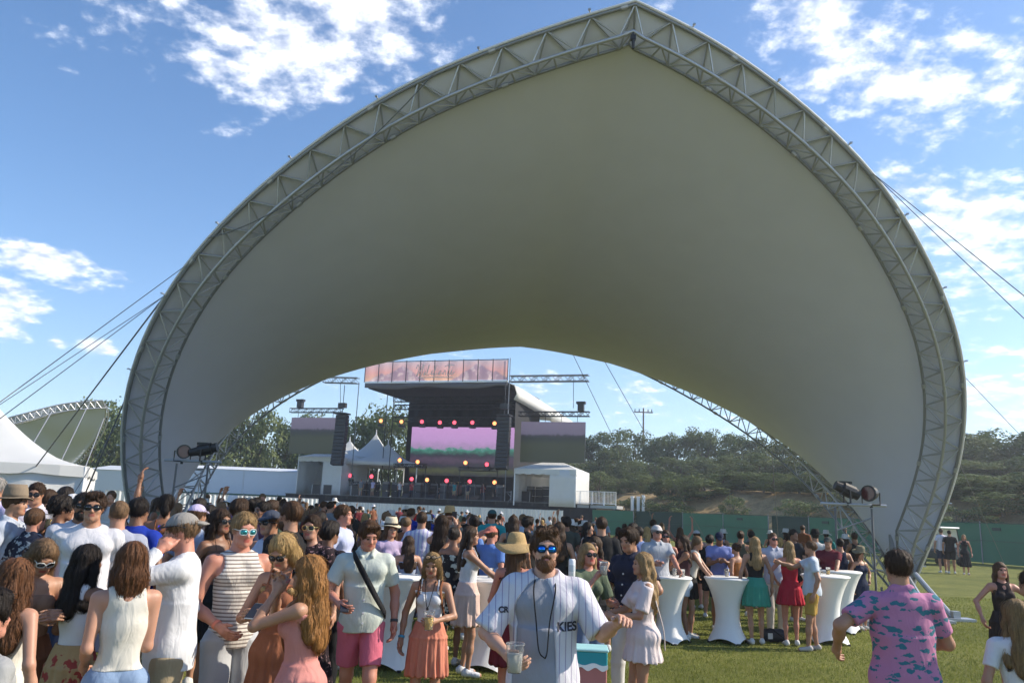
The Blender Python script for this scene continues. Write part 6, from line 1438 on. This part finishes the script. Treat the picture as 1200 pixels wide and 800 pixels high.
# ---- right of the bearded man
add('greentop', 'blonde woman in sunglasses and olive green top sipping a drink', 690, 637, 8.1, TAB, sex='f', face=22, hair=('long', 'dkblonde'), hairfront=1, skin='red', specs='black', armR=((.02, -.22, 1.42), (.8, -.2, -1)), armL='hold', curlR=.6, wear=[('blouse', GN, dict(neck='v', hem=.98)), ('shorts', DN)])
add('redtank', 'brunette woman in dark red tank top behind the olive green top', 697, 629, 9.8, TAB, sex='f', face=-25, hair=('half', 'dkbrown'), skin='tan', armL='fold', armR='fold', wear=[('tank', MR, dict(hem=.98)), ('skirt', BK)])
add('navy', 'man in buttoned navy shirt and white trousers looking down to his right', 737, 619, 8.4, TAB, face=-48, hair=('quiff', 'dkbrown'), skin='tan', hpitch=14, armR='hold', armL=((.24, -.20, 1.05), (.8, .5, -.4)), wear=[('shirt', C_((.022, .024, .045)), dict(neck='collar', hem=.86)), ('pants', C_((.62, .61, .60)))])
add('romper', 'woman with long blonde hair in short pale blush romper, side view', 752, 648, 7.7, TAB, sex='f', face=-82, hair=('wavy', 'dkblonde'), skin='tan', armR=((.10, -.36, 1.12), (.5, .4, -1)), armL=((.10, -.32, 1.12), (.5, .4, -1)), wear=[('romper', C_((.64, .55, .54)), dict(hem=.70, flare=.235))])
add('n1', 'tall man in black tee seen from behind above the red tank top', 705, 606, 12, TAB, face=176, hair=('short', 'dkbrown'), skin='tan', build=1.15, wear=[('tshirt', BK), ('shorts', BK)])
add('n2', 'dark-haired woman in white far behind the can of drink', 690, 612, 15, TAB, sex='f', face=60, hair=('half', 'black'), skin='tan', wear=[('tank', WH), ('shorts', DN)])
add('n3', 'person in dark tee just left of the tall black tee', 664, 606, 16, TAB, face=180, hair=('thick', 'black'), skin='brown', wear=[('tshirt', C_((.05, .06, .05))), ('shorts', BK)])
add('n3b', 'long-haired woman in dark top behind the mirrored sunglasses man', 655, 612, 12, TAB, sex='f', face=190, hair=('long', 'dkbrown'), skin='tan', wear=[('tank', BK), ('shorts', DN)])
add('n4', 'man in blue tee with dark hair left of the grey polo', 748, 617, 14.6, TAB, face=200, hair=('short', 'black'), skin='tan', wear=[('tshirt', C_((.16, .22, .42))), ('shorts', KH)])
add('n4b', 'dark-haired man in black close behind the navy shirt', 742, 614, 14.8, TAB, face=150, hair=('thick', 'black'), skin='tan', wear=[('tshirt', BK), ('shorts', BK)])
add('polo', 'older man in grey polo shirt and sunglasses with hand on the table', 770, 615, 13.2, TAB, face=14, hair=('short', 'grey'), skin='red', specs='black', hat='cap', hatc=C_((.55, .50, .48)), build=1.1, armL='table', armR='hold', wear=[('shirt', C_((.36, .38, .42)), dict(neck='collar')), ('shorts', KH)])
add('n5', 'person in sunglasses and brown top right of the grey polo', 780, 621, 14.2, TAB, sex='f', face=-10, hair=('short', 'dkbrown'), skin='red', specs='black', armR='hold', wear=[('camisole', BR), ('skirt', BK)])
add('n6', 'brunette woman in dark sleeveless top and denim shorts, in profile', 800, 627, 13.5, TAB, sex='f', face=-85, hair=('long', 'dkbrown'), skin='brown', armL='table', armR='hold', wear=[('tank', C_((.05, .02, .025)), dict(hem=1.0)), ('jeanshorts', C_((.40, .48, .60)))])
add('n7', 'woman in cream top and black skirt leaning over the open table', 818, 629, 13.7, TAB, sex='f', face=70, hair=('tied', 'ltbrown'), skin='tan', lean=14, armL='table', armR='table', wear=[('tank', IV, dict(hem=1.02)), ('skirt', BK, dict(hem=.66))])
add('n8', 'man in navy cap and periwinkle tee looking down at the table', 843, 624, 14.8, TAB, face=-10, hair=('short', 'black'), skin='brown', hat='cap', hatc=NV, hpitch=25, armL='phone', armR='phone', wear=[('tshirt', C_((.20, .24, .50))), ('shorts', NV)])
add('n9', 'woman in orange halter with tanned shoulders beside the teal skirt', 862, 636, 14.2, TAB, sex='f', face=-140, hair=('bun', 'dkbrown'), skin='tan', wear=[('halter', C_((.40, .16, .05)), dict(hem=.98)), ('skirt', BR)])
add('tealskirt', 'blonde woman in black tank and teal green skirt, back turned', 884, 629, 13.3, TAB, sex='f', face=178, hair=('long', 'dkblonde'), skin='tan', wear=[('vest', BK, dict(hem=1.02)), ('skirt', C_((.05, .26, .19)), dict(hem=.62, flare=.24))])
add('n10', 'man in sunglasses and blue waistcoat over grey shirt facing the camera', 906, 624, 14.3, TAB, face=5, hair=('buzz', 'brown'), skin='red', specs='black', armL='hold', wear=[('shirt', C_((.36, .38, .46)), dict(neck='collar')), ('vest', C_((.10, .15, .32)), dict(hem=.95)), ('pants', C_((.50, .45, .40)))])
add('red', 'blonde woman in bright red romper with open back', 924, 634, 13.3, TAB, sex='f', face=172, hair=('half', 'dkblonde'), skin='red', armL='hip', armR='hip', wear=[('strapless', RD, dict(hem=1.0)), ('skirt', RD, dict(hem=.68, flare=.24))])
add('mustard', 'man in pale blue tee and mustard shorts reaching to the left', 949, 634, 12.9, TAB, face=-105, hair=('short', 'brown'), skin='tan', armR=((.06, -.48, 1.36), (.5, 0, -1)), stance='rest', wear=[('tshirt', C_((.50, .55, .62))), ('shorts', MU)], shoe=C_((.45, .42, .4)))
add('n11', 'dark-haired man behind the red romper in charcoal', 930, 620, 16.5, TAB, face=20, hair=('short', 'black'), skin='brown', armL='drink', wear=[('tshirt', C_((.03, .03, .035))), ('shorts', BK)])
add('n12', 'man in black bucket hat and grey tee facing the green fence', 955, 622, 18, TAB, face=170, hair=('short', 'black'), skin='tan', hat='bucket', hatc=BK, wear=[('tshirt', LG), ('shorts', BK)])
add('n13', 'man in dark cap and maroon shirt behind the covered table', 970, 629, 15.4, TAB, face=-30, hair=('short', 'dkbrown'), skin='tan', hat='cap', hatc=C_((.05, .06, .06)), armR='table', armL='table', wear=[('tshirt', MR), ('shorts', BK)])
add('n14', 'dark-haired woman in navy top left of the right lighting tower', 984, 631, 16, TAB, sex='f', face=170, hair=('bun', 'black'), skin='tan', armL='drink', wear=[('tank', NV), ('shorts', KH)])
add('n15', 'woman in wide pale straw hat and navy dress beneath the lighting tower', 1008, 643, 15.6, TAB, sex='f', face=20, hair=('half', 'dkbrown'), skin='tan', hat='straw', hatc=C_((.20, .18, .12)), hpitch=12, armL='hip', wear=[('minidress', NV, dict(hem=.55))])
add('n16', 'slim woman with brown hair and dark top left of the grey-blue waistcoat', 868, 622, 17, TAB, sex='f', face=150, hair=('bun', 'dkbrown'), skin='tan', wear=[('tank', C_((.1, .09, .06))), ('skirt', BK)])
add('n17', 'man with dark hair and olive tee behind the teal skirt woman', 880, 622, 18.5, TAB, face=180, hair=('short', 'black'), skin='tan', wear=[('tshirt', C_((.07, .08, .05))), ('shorts', KH)])
add('n18', 'brunette woman with both arms raised before the green fence', 797, 612, 21, TAB, sex='f', face=160, hair=('long', 'brown'), skin='red', armL='up', armR='up', wear=[('tank', MR), ('shorts', DN)], s=.97)
add('n19', 'man with pale cap raising a phone before the green fence', 816, 621, 18, TAB, face=190, hair=('short', 'dkbrown'), skin='red', hat='cap', hatc=LG, wear=[('tshirt', C_((.3, .2, .18))), ('shorts', BK)])
add('n20', 'dark-haired man in black tee between grey polo and navy cap', 832, 627, 16.5, TAB, face=150, hair=('thick', 'black'), skin='tan', wear=[('tshirt', BK), ('shorts', BK)])
# far right
add('r1', 'brunette woman in dark sleeveless dress swinging an arm on the right lawn', 1172, 659, 10.2, FRONT, sex='f', face=-8, hair=('long', 'brown'), hairfront=1, skin='red', armR=((.34, -.12, .98), (.8, .6, 0)), armL=((.34, -.1, 1.05), (1, .4, 0)), wear=[('tank', C_((.03, .02, .02)), dict(hem=.98)), ('skirt', C_((.025, .02, .02)), dict(hem=.60))])
add('g1', 'man in white tee standing by the golf cart', 1102, 619, 35.5, 'people by the golf cart', face=170, hair=('short', 'dkbrown'), skin='tan', vox=.024, wear=[('tshirt', C_((.6, .6, .7))), ('shorts', NV)])
add('g2', 'man in all black standing by the golf cart', 1112, 621, 35.2, 'people by the golf cart', face=160, hair=('short', 'black'), skin='tan', vox=.024, hat='cap', hatc=BK, wear=[('tshirt', BK), ('shorts', BK)])
add('g3', 'blonde woman in long black dress standing by the golf cart', 1129, 626, 34.8, 'people by the golf cart', sex='f', face=-20, hair=('long', 'dkblonde'), skin='red', vox=.024, wear=[('maxidress', BK, dict(hem=.35)), ('tank', BK)])
for a in STATS: print('scale', a)
# ---- distant crowd
protos = []
hs_ = [('short', 'dkbrown'), ('short', 'black'), ('long', 'dkbrown'), ('half', 'blonde'), ('long', 'ltbrown'), ('thick', 'brown'), ('bun', 'dkbrown'), ('short', 'ltbrown')]
def far_proto(i, sex, hair, hat, arms, face, low, lowc):
    k = dict(sex=sex, hair=hair, skin=('tan', 'mid', 'brown', 'red')[i % 4], vox=.030, armL=arms[0], armR=arms[1], face=0, hat=hat, hatc=WH if hat else None, s=1.0)
    r = person('far crowd prototype', 500, 600, 50, 'people in the distant crowd before the stage', wear=[(('tshirt' if sex == 'm' else 'tank'), WH), (low, lowc)], **k); return r['e']
combos = [('m', hs_[0], None, ('down', 'down'), 'shorts', KH), ('m', hs_[1], 'cap', ('hold', 'down'), 'shorts', NV), ('f', hs_[2], None, ('hold', 'down'), 'skirt', BK), ('f', hs_[3], None, ('down', 'drink'), 'jeanshorts', DN), ('f', hs_[4], None, ('up', 'down'), 'jeanshorts', DN),
    ('m', hs_[5], None, ('down', 'drink'), 'shorts', GY), ('f', hs_[6], None, ('phone', 'phone'), 'skirt', BR), ('m', hs_[7], None, ('drink', 'down'), 'pants', NV), ('m', hs_[1], 'straw', ('down', 'hold'), 'shorts', KH), ('f', hs_[2], 'fedora', ('down', 'hold'), 'skirt', WH)]
desc = ['brown-haired man', 'man in cap', 'dark-haired woman', 'blonde woman', 'woman with raised arm', 'tousled brown-haired man', 'woman with bun', 'sandy-haired man', 'man in straw hat', 'woman in fedora']
protos = [far_proto(i, c[0], c[1], c[2], c[3], 0, c[4], c[5]) for i, c in enumerate(combos)]
tops = [('white', WH), ('black', BK), ('navy', NV), ('grey', GY), ('pale blue', LB), ('teal', TE), ('red', RD), ('coral', CO), ('maroon', MR), ('dark green', GN), ('royal blue', BL), ('lilac', LI), ('brown', BR), ('white', WH), ('black', BK), ('grey', GY)]
pos = []
def tryadd(px, Y, mind):
    p = at(px, 600, Y)
    for q in pos:
        if math.hypot(p.x-q[0], p.y-q[1]) < mind: return False
    for r in PL.values():
        if math.hypot(p.x-r['e'].location.x, p.y-r['e'].location.y) < .55: return False
    pos.append((p.x, p.y, px, Y)); return True
n = 0
while n < 8000 and len(pos) < 165:
    n += 1; Y = rnd.uniform(13.5, 56) if rnd.random() < .75 else rnd.uniform(13, 24); px = rnd.uniform(150, 700)
    if px < 300 and (Y > 40 or rnd.random() < .45): continue
    if abs(px-226) < 40 and 17.5 < Y < 20.5: continue
    tryadd(px, Y, .6 if Y < 25 else .9)
for k in range(24):
    tryadd(rnd.uniform(700, 1010), rnd.uniform(19, 30), .9)
cn = {}; pos.sort(key=lambda q: q[2]); used = set()
for x, y, px, Y in pos:
    k = rnd.randrange(len(protos)); t = rnd.choice(tops)
    if k in used: o = copy_tree(protos[k])
    else: used.add(k); o = protos[k]
    s_ = rnd.uniform(.93, 1.06)*(.95 if combos[k][0] == 'f' else 1.02); o.location = (x, y, gz(x, y)); o.rotation_euler = (0, 0, R(180+rnd.uniform(-60, 60) if rnd.random() < .8 else rnd.uniform(0, 360))); o.scale = (s_, s_, s_)
    for ch in o.children:
        if ch.name.startswith(('tshirt', 'tank_top')): ch.material_slots[0].link = 'OBJECT'; ch.material_slots[0].material = t[1]
    side = 'at left' if px < 400 else 'at centre' if px < 640 else 'at right'
    key = (k, t[0], side); cn[key] = cn.get(key, 0)+1
    o['label'] = '%s in %s, distant crowd %s' % (desc[k], t[0], side); o['_k'] = str(key); o['_n'] = cn[key]
for k, o in enumerate(protos):
    if k not in used:
        for ch in list(o.children): bpy.data.objects.remove(ch)
        bpy.data.objects.remove(o)
for o in list(bpy.data.objects):
    if '_k' in o:
        m_ = [c for kk, c in cn.items() if str(kk) == o['_k']][0]
        if m_ > 1: o['label'] = o['label']+', %s from left' % ORD[o['_n']-1]
        del o['_k'], o['_n']
# ---- crew on the deck
crew = []
def crew_person(px, k, label, t):
    a = S(px, 580, 2.2+k % 3); o = copy_tree(protos[(0, 7, 1)[k % 3]]) if (0, 7, 1)[k % 3] in used else None
    if o is None: return
    p = O_+E1*a.x+E2*a.y; o.location = (p.x, p.y, DZ); o.rotation_euler = (0, 0, R(rnd.uniform(-50, 50))); o['label'] = label; o['group'] = 'people on the stage deck'
    for ch in o.children:
        if ch.name.startswith(('tshirt', 'tank_top')): ch.material_slots[0].link = 'OBJECT'; ch.material_slots[0].material = t
for k, (px, lb, t) in enumerate(((436, 'performer in lilac between the black tower and left lamps', LI), (482, 'singer in red at the left front of the main stage', RD), (500, 'drummer in grey left of the stage centre', GY), (532, 'performer in teal at the centre back of the stage', TE), (584, 'crew member in pale blue beside the right hanging speaker', LB), (398, 'crew member in black on the left of the stage deck', BK), (422, 'performer in grey on the deck below the left stage lamps', GY), (468, 'performer in white at the left of the main stage', WH), (516, 'singer in black at the centre of the stage', BK), (548, 'performer in navy right of the stage centre', NV), (566, 'guitarist in maroon near the right hanging speaker', MR), (612, 'crew member in black inside the right wing tent', BK))): crew_person(px, k, lb, t)
# ================================================================ carried things
CLEAR = None
def clear_mat():
    m, nt, b = base('clear_plastic'); b.inputs['Base Color'].default_value = (.9, .9, .9, 1); b.inputs['Transmission Weight'].default_value = .92; b.inputs['IOR'].default_value = 1.12; b.inputs['Roughness'].default_value = .12; return m
CLEAR = clear_mat()
def fwdv(r): f_ = math.radians(0); a = r['e'].rotation_euler[2]; return Vector((math.sin(a), -math.cos(a), 0))
def cup(r, hand, label, liquid=None, up=.0, out_=.05, h=.125, rad=.042, can=False):
    d = r['J']['wr'+hand]-r['J']['el'+hand]; d = d/np.linalg.norm(d); c = r['w'](r['J']['wr'+hand]+d*.075)+fwdv(r)*out_; c.z += up-h/2
    if can:
        e = empty('drink_can', c, label, 'can'); m = MB(); m.lathe([(.001, .0), (.026, .0), (.033, .01), (.033, h-.014), (.027, h), (.001, h)], 20); m.build('can_body', mat('can_white', (.8, .8, .8), .3, .1, .04), e, True); m = MB(); m.lathe([(.0335, h*.3), (.0338, h*.32), (.0338, h*.62), (.0335, h*.64)], 20); m.build('can_label', mat('can_band', (.55, .6, .62), .4), e, True); return
    e = empty('plastic_cup', c, label, 'cup'); m = MB(); m.lathe([(.001, 0), (rad*.72, 0), (rad*.78, .01), (rad, h), (rad*1.06, h+.002), (rad*1.06, h-.005)], 28); m.build('cup_wall', CLEAR, e, True, thick=.0012)
    if liquid is not None: m = MB(); m.lathe([(.001, .004), (rad*.70, .004), (rad*.90, h*.66), (.001, h*.66)], 24); m.build('drink', liquid, e, True)
def phone(r, hand, label, c_=BLK, tilt=.6):
    d = r['J']['wr'+hand]-r['J']['el'+hand]; d = d/np.linalg.norm(d); c = r['w'](r['J']['wr'+hand]+d*.10); c.z += .022
    e = empty('mobile_phone', c, label, 'phone', None, r['e'].rotation_euler[2]); rot = Matrix.Rotation(tilt, 3, 'X'); m = MB(); m.box((0, 0, 0), (.072, .145, .009), rot); o = m.build('phone_case', c_, e); md = o.modifiers.new('b', 'BEVEL'); md.width = .003
    m = MB(); m.box(rot @ Vector((0, 0, .0052)), (.066, .135, .001), rot); m.build('phone_screen', mat('phone_glass', (.03, .03, .035), .08), e)
BEER = mat('beer', (.75, .48, .10), .1, 0, .05); ICE = mat('iced_drink', (.55, .52, .46), .2, 0, .15, 40)
cup(PL['hero'], 'R', 'clear plastic cup of iced drink in the bearded man\'s hand', ICE, .03, .045, .15, .05)
cup(PL['beer'], 'L', 'plastic cup of golden beer held by the woman in coral skirt', BEER, .02, .05, .15, .045)
cup(PL['greentop'], 'R', 'clear plastic cup raised by the woman in the olive green top', ICE, .03, .05)
cup(PL['l2'], 'L', 'clear plastic cup lifted by the man in the brown fedora', BEER, .02, .04)
cup(PL['navy'], 'R', 'dark bottle-shaped can held by the man in the navy shirt', None, .02, .04, .12, .03, True)
phone(PL['rust'], 'R', 'mobile phone in pale case held by the woman in rust brown', mat('phone_pale', (.75, .73, .7), .4)); phone(PL['pinkshorts'], 'R', 'dark mobile phone held low by the man in pink shorts'); phone(PL['m18'], 'R', 'phone held up towards the stage by the woman in black', BLK, 1.5)
p = at(670, 676, 7.2); e = empty('drink_can', p, 'tall white drink can just right of the bearded man\'s neck', 'can'); m = MB(); m.lathe([(.001, 0), (.026, 0), (.030, .01), (.030, .14), (.025, .155), (.001, .155)], 20); m.build('can_body', mat('can_white', (.8, .8, .8), .3, .1, .04), e, True); m = MB(); m.lathe([(.0305, .05), (.0308, .055), (.0308, .10), (.0305, .105)], 20); m.build('can_label', mat('can_band', (.55, .6, .62), .4), e, True)
# drinks on the tables
for t_, lst in ((T3, ((.1, .05), (-.12, .1), (.2, -.1))), (T2, ((.05, .18),)), (T4, ((0, .1), (.12, -.05))), (T5, ((-.1, 0), (.1, .12)))):
    for k, (dx, dy) in enumerate(lst):
        s_ = t_.scale[0]; e = empty('plastic_cup', t_.location+Vector((dx, dy, 1.087*s_)), 'clear plastic cup, %s on the %s' % (('first', 'second', 'third')[k], {T2: 'open table right of centre', T3: 'table behind the blush romper', T4: 'table by the blush skirt', T5: 'table by the mustard shorts'}[t_]), 'cup', 'cups on the cocktail tables')
        m = MB(); m.lathe([(.001, 0), (.03, 0), (.042, .12)], 20); m.build('cup_wall', CLEAR, e, True, thick=.0012); m = MB(); m.lathe([(.001, .004), (.029, .004), (.036, .07), (.001, .07)], 16); m.build('drink', BEER if k % 2 else ICE, e, True)
# straps and bags worn across the body
def strap(r, pts, mt, rad=.012, name='strap', flat=.35):
    """closed band of points in body coordinates pushed out to lie on the clothes"""
    T = r['J']['T']; P = catmull([Vector(T(V3(*q)).tolist()) for q in pts], 40); m = MB(); G = []
    for i, q in enumerate(P):
        t = (P[min(i+1, 39)]-P[max(i-1, 0)]).normalized(); o = Vector((q.x, q.y, 0)).normalized(); w = t.cross(o).normalized(); G.append([q-w*rad, q+w*rad])
    m.grid(G); o = m.build(name, mt, r['e'], True, thick=.006); return o
strap(PL['pinkshorts'], [(-.10, .10, 1.40), (-.115, 0, 1.475), (-.085, -.105, 1.42), (.0, -.150, 1.28), (.10, -.150, 1.12), (.19, -.06, .98), (.16, .10, .98), (0, .15, 1.18), (-.10, .12, 1.38)], BK, .024, 'cross_body_strap')
strap(PL['pinkdress'], [(.10, .09, 1.42), (.09, 0, 1.462), (.06, -.10, 1.40), (-.02, -.145, 1.25), (-.13, -.12, 1.05), (-.24, -.02, .86), (-.22, .06, .80)], mat('tan_leather', (.22, .09, .04), .5), .012, 'bag_strap')
strap(PL['romper'], [(.10, .09, 1.42), (.12, 0, 1.46), (.12, .06, 1.40), (.15, .12, 1.2), (.17, .17, 1.0), (.18, .18, .82)], mat('pale_leather', (.35, .30, .28), .5), .008, 'bag_strap')
strap(PL['beer'], [(.10, .10, 1.40), (.115, 0, 1.46), (.11, -.085, 1.38), (.13, -.06, 1.25), (.14, .05, 1.15)], BR, .016, 'backpack_strap'); strap(PL['beer'], [(-.10, .10, 1.40), (-.115, 0, 1.46), (-.11, -.085, 1.38), (-.13, -.06, 1.25), (-.14, .05, 1.15)], BR, .016, 'backpack_strap')
def lump(prims, name, mt, parent, vox=.01): v, F = mesh_sdf(prims, vox); o = link(name, np_mesh(name, v, F, [mt]), parent); return o
T = PL['beer']['J']['T']; lump([ell(T(V3(0, .17, 1.24)), (.13, .085, .17), .02), ell(T(V3(0, .23, 1.18)), (.09, .05, .09), .02)], 'backpack', C_((.07, .04, .035)), PL['beer']['e'], .012)
strap(PL['hero'], [(-.055, -.02, 1.475), (-.07, -.118, 1.40), (-.055, -.160, 1.25), (-.035, -.168, 1.10), (.0, -.165, 1.06)], BK, .003, 'lanyard_cord')
strap(PL['hero'], [(.055, -.02, 1.475), (.05, -.125, 1.40), (.02, -.165, 1.25), (.01, -.170, 1.10), (.0, -.165, 1.06)], BK, .003, 'lanyard_cord')
strap(PL['beer'], [(-.05, -.03, 1.465), (-.035, -.125, 1.36), (0, -.150, 1.22), (.035, -.125, 1.36), (.05, -.03, 1.465)], BK, .003, 'necklace')
T = PL['beer']['J']['T']; lump([ell(T(V3(0, -.152, 1.215)), (.014, .008, .02), 0)], 'pendant', BLK, PL['beer']['e'], .004)
# wristbands
def band(r, hand, c_, name='wristband'):
    W_, E_ = r['J']['wr'+hand], r['J']['el'+hand]; d = (W_-E_)/np.linalg.norm(W_-E_); m = MB(); a = W_-d*.035; b = W_-d*.012; m.tube([Vector(a.tolist()), Vector(b.tolist())], .0315, 14, cap=False); m.build(name, c_, r['e'], True, thick=.003)
band(PL['beer'], 'R', mat('band_blue', (.05, .35, .55), .5)); band(PL['tank'], 'R', mat('band_coral', (.7, .2, .12), .5)); band(PL['pinkshorts'], 'L', GR2, 'watch'); band(PL['vneck'], 'L', mat('band_red', (.6, .12, .1), .5)); band(PL['pinkdress'], 'R', mat('band_gold', (.6, .42, .15), .3, .8), 'bracelet')
# sunglasses pushed up on heads / caps
def shades_up(r, c_, y=-.085, z=.07, name='raised_sunglasses'):
    H = r['J']['h']; R_ = r['J']['HR']; m = MB(); W_ = lambda x, yy, zz: Vector(H(x, yy, zz).tolist())
    e = r['e']
    for s in (-1, 1): m.tube([W_(.033*s+.026*math.cos(a), y+.03*abs(math.sin(a))*(1 if math.sin(a) > 0 else 0)-.004, z+.018*math.sin(a)) for a in np.linspace(0, 6.28, 14)], .004, 5)
    m.tube([W_(-.008, y-.004, z), W_(.008, y-.004, z)], .004, 5)
    for s in (-1, 1): m.tube([W_(.06*s, y, z), W_(.092*s, -.02, z), W_(.095*s, .04, z-.02)], .004, 5)
    o = m.build(name, BLK, e)
    for s in (-1, 1): lump([ell(H(.033*s, y, z), (.024, .008, .017), 0, R_)], 'lens', c_, o, .004)
shades_up(PL['facepalm'], lensm('purple'), .125*-1, .045)
shades_up(PL['beer'], mat('lens_amber', (.45, .30, .18), .2), -.075, .105)
# jersey lettering
def lettering(r, txt, x, z, size, mt, name, garment_name, child=True):
    cu_ = bpy.data.curves.new(name, 'FONT'); cu_.body = txt; cu_.size = size; cu_.extrude = 0; cu_.offset = .0022; tmp = bpy.data.objects.new('tmp', cu_); col.objects.link(tmp)
    dg = bpy.context.evaluated_depsgraph_get(); me = bpy.data.meshes.new_from_object(tmp.evaluated_get(dg)); bpy.data.objects.remove(tmp)
    bm = bmesh.new(); bm.from_mesh(me); bmesh.ops.triangulate(bm, faces=bm.faces); bmesh.ops.subdivide_edges(bm, edges=[e_ for e_ in bm.edges if e_.calc_length() > .02], cuts=2); bmesh.ops.triangulate(bm, faces=bm.faces); bm.to_mesh(me); bm.free()
    g_ = [c for c in r['e'].children if c.name.startswith(garment_name)][0]
    from mathutils.bvhtree import BVHTree
    vs = [v.co.copy() for v in g_.data.vertices]; bv = BVHTree.FromPolygons(vs, [tuple(p.vertices) for p in g_.data.polygons])
    for v in me.vertices:
        q = Vector((x+v.co.x, -.6, z+v.co.y)); h = bv.ray_cast(q, Vector((0, 1, 0)))
        if h[0] is not None: v.co = h[0]+Vector((0, -.004, 0))
        else: v.co = Vector((q.x, -.15, q.z))
    me.materials.clear(); me.materials.append(mt); o = bpy.data.objects.new(name, me); col.objects.link(o); o.parent = g_; return o
lettering(PL['hero'], 'KIES', .064, 1.20, .064, mat('letter_black', (.03, .028, .04), .6), 'chest_lettering', 'jersey')
lettering(PL['hero'], 'CR', -.262, 1.285, .042, mat('letter_black', (.03, .028, .04), .6), 'sleeve_monogram', 'jersey')
# shirt buttons
for key, x in (('navy', 0), ('pinkshorts', 0)):
    r = PL[key]; g_ = [c for c in r['e'].children if c.name.startswith('shirt')][0]
    from mathutils.bvhtree import BVHTree
    bv = BVHTree.FromPolygons([v.co for v in g_.data.vertices], [tuple(p.vertices) for p in g_.data.polygons])
    for z in (1.30, 1.20, 1.10, 1.00, .92):
        h = bv.ray_cast(Vector((x, -.6, z)), Vector((0, 1, 0)))
        if h[0] is not None: m = MB(); m.tube([h[0], h[0]+Vector((0, -.006, 0))], .009, 8); m.build('button', WHT, g_)
# ---- air
def haze_box():
    x0, x1, y0, y1, z0, z1 = -420, 420, -40, 420, -1.6, 60
    m = MB(); m.box(((x0+x1)/2, (y0+y1)/2, (z0+z1)/2), (x1-x0, y1-y0, z1-z0))
    hm = bpy.data.materials.new('haze'); hm.use_nodes = True; nt = hm.node_tree; nt.nodes.clear(); o_ = N(nt, 'ShaderNodeOutputMaterial'); v = N(nt, 'ShaderNodeVolumePrincipled'); v.inputs['Color'].default_value = (.86, .90, .96, 1); v.inputs['Density'].default_value = .0010; v.inputs['Anisotropy'].default_value = .45
    nt.links.new(v.outputs[0], o_.inputs['Volume']); o = m.build('haze', hm); o['kind'] = 'stuff'; o['label'] = 'thin pale summer haze over the field'; o['category'] = 'haze'
haze_box()
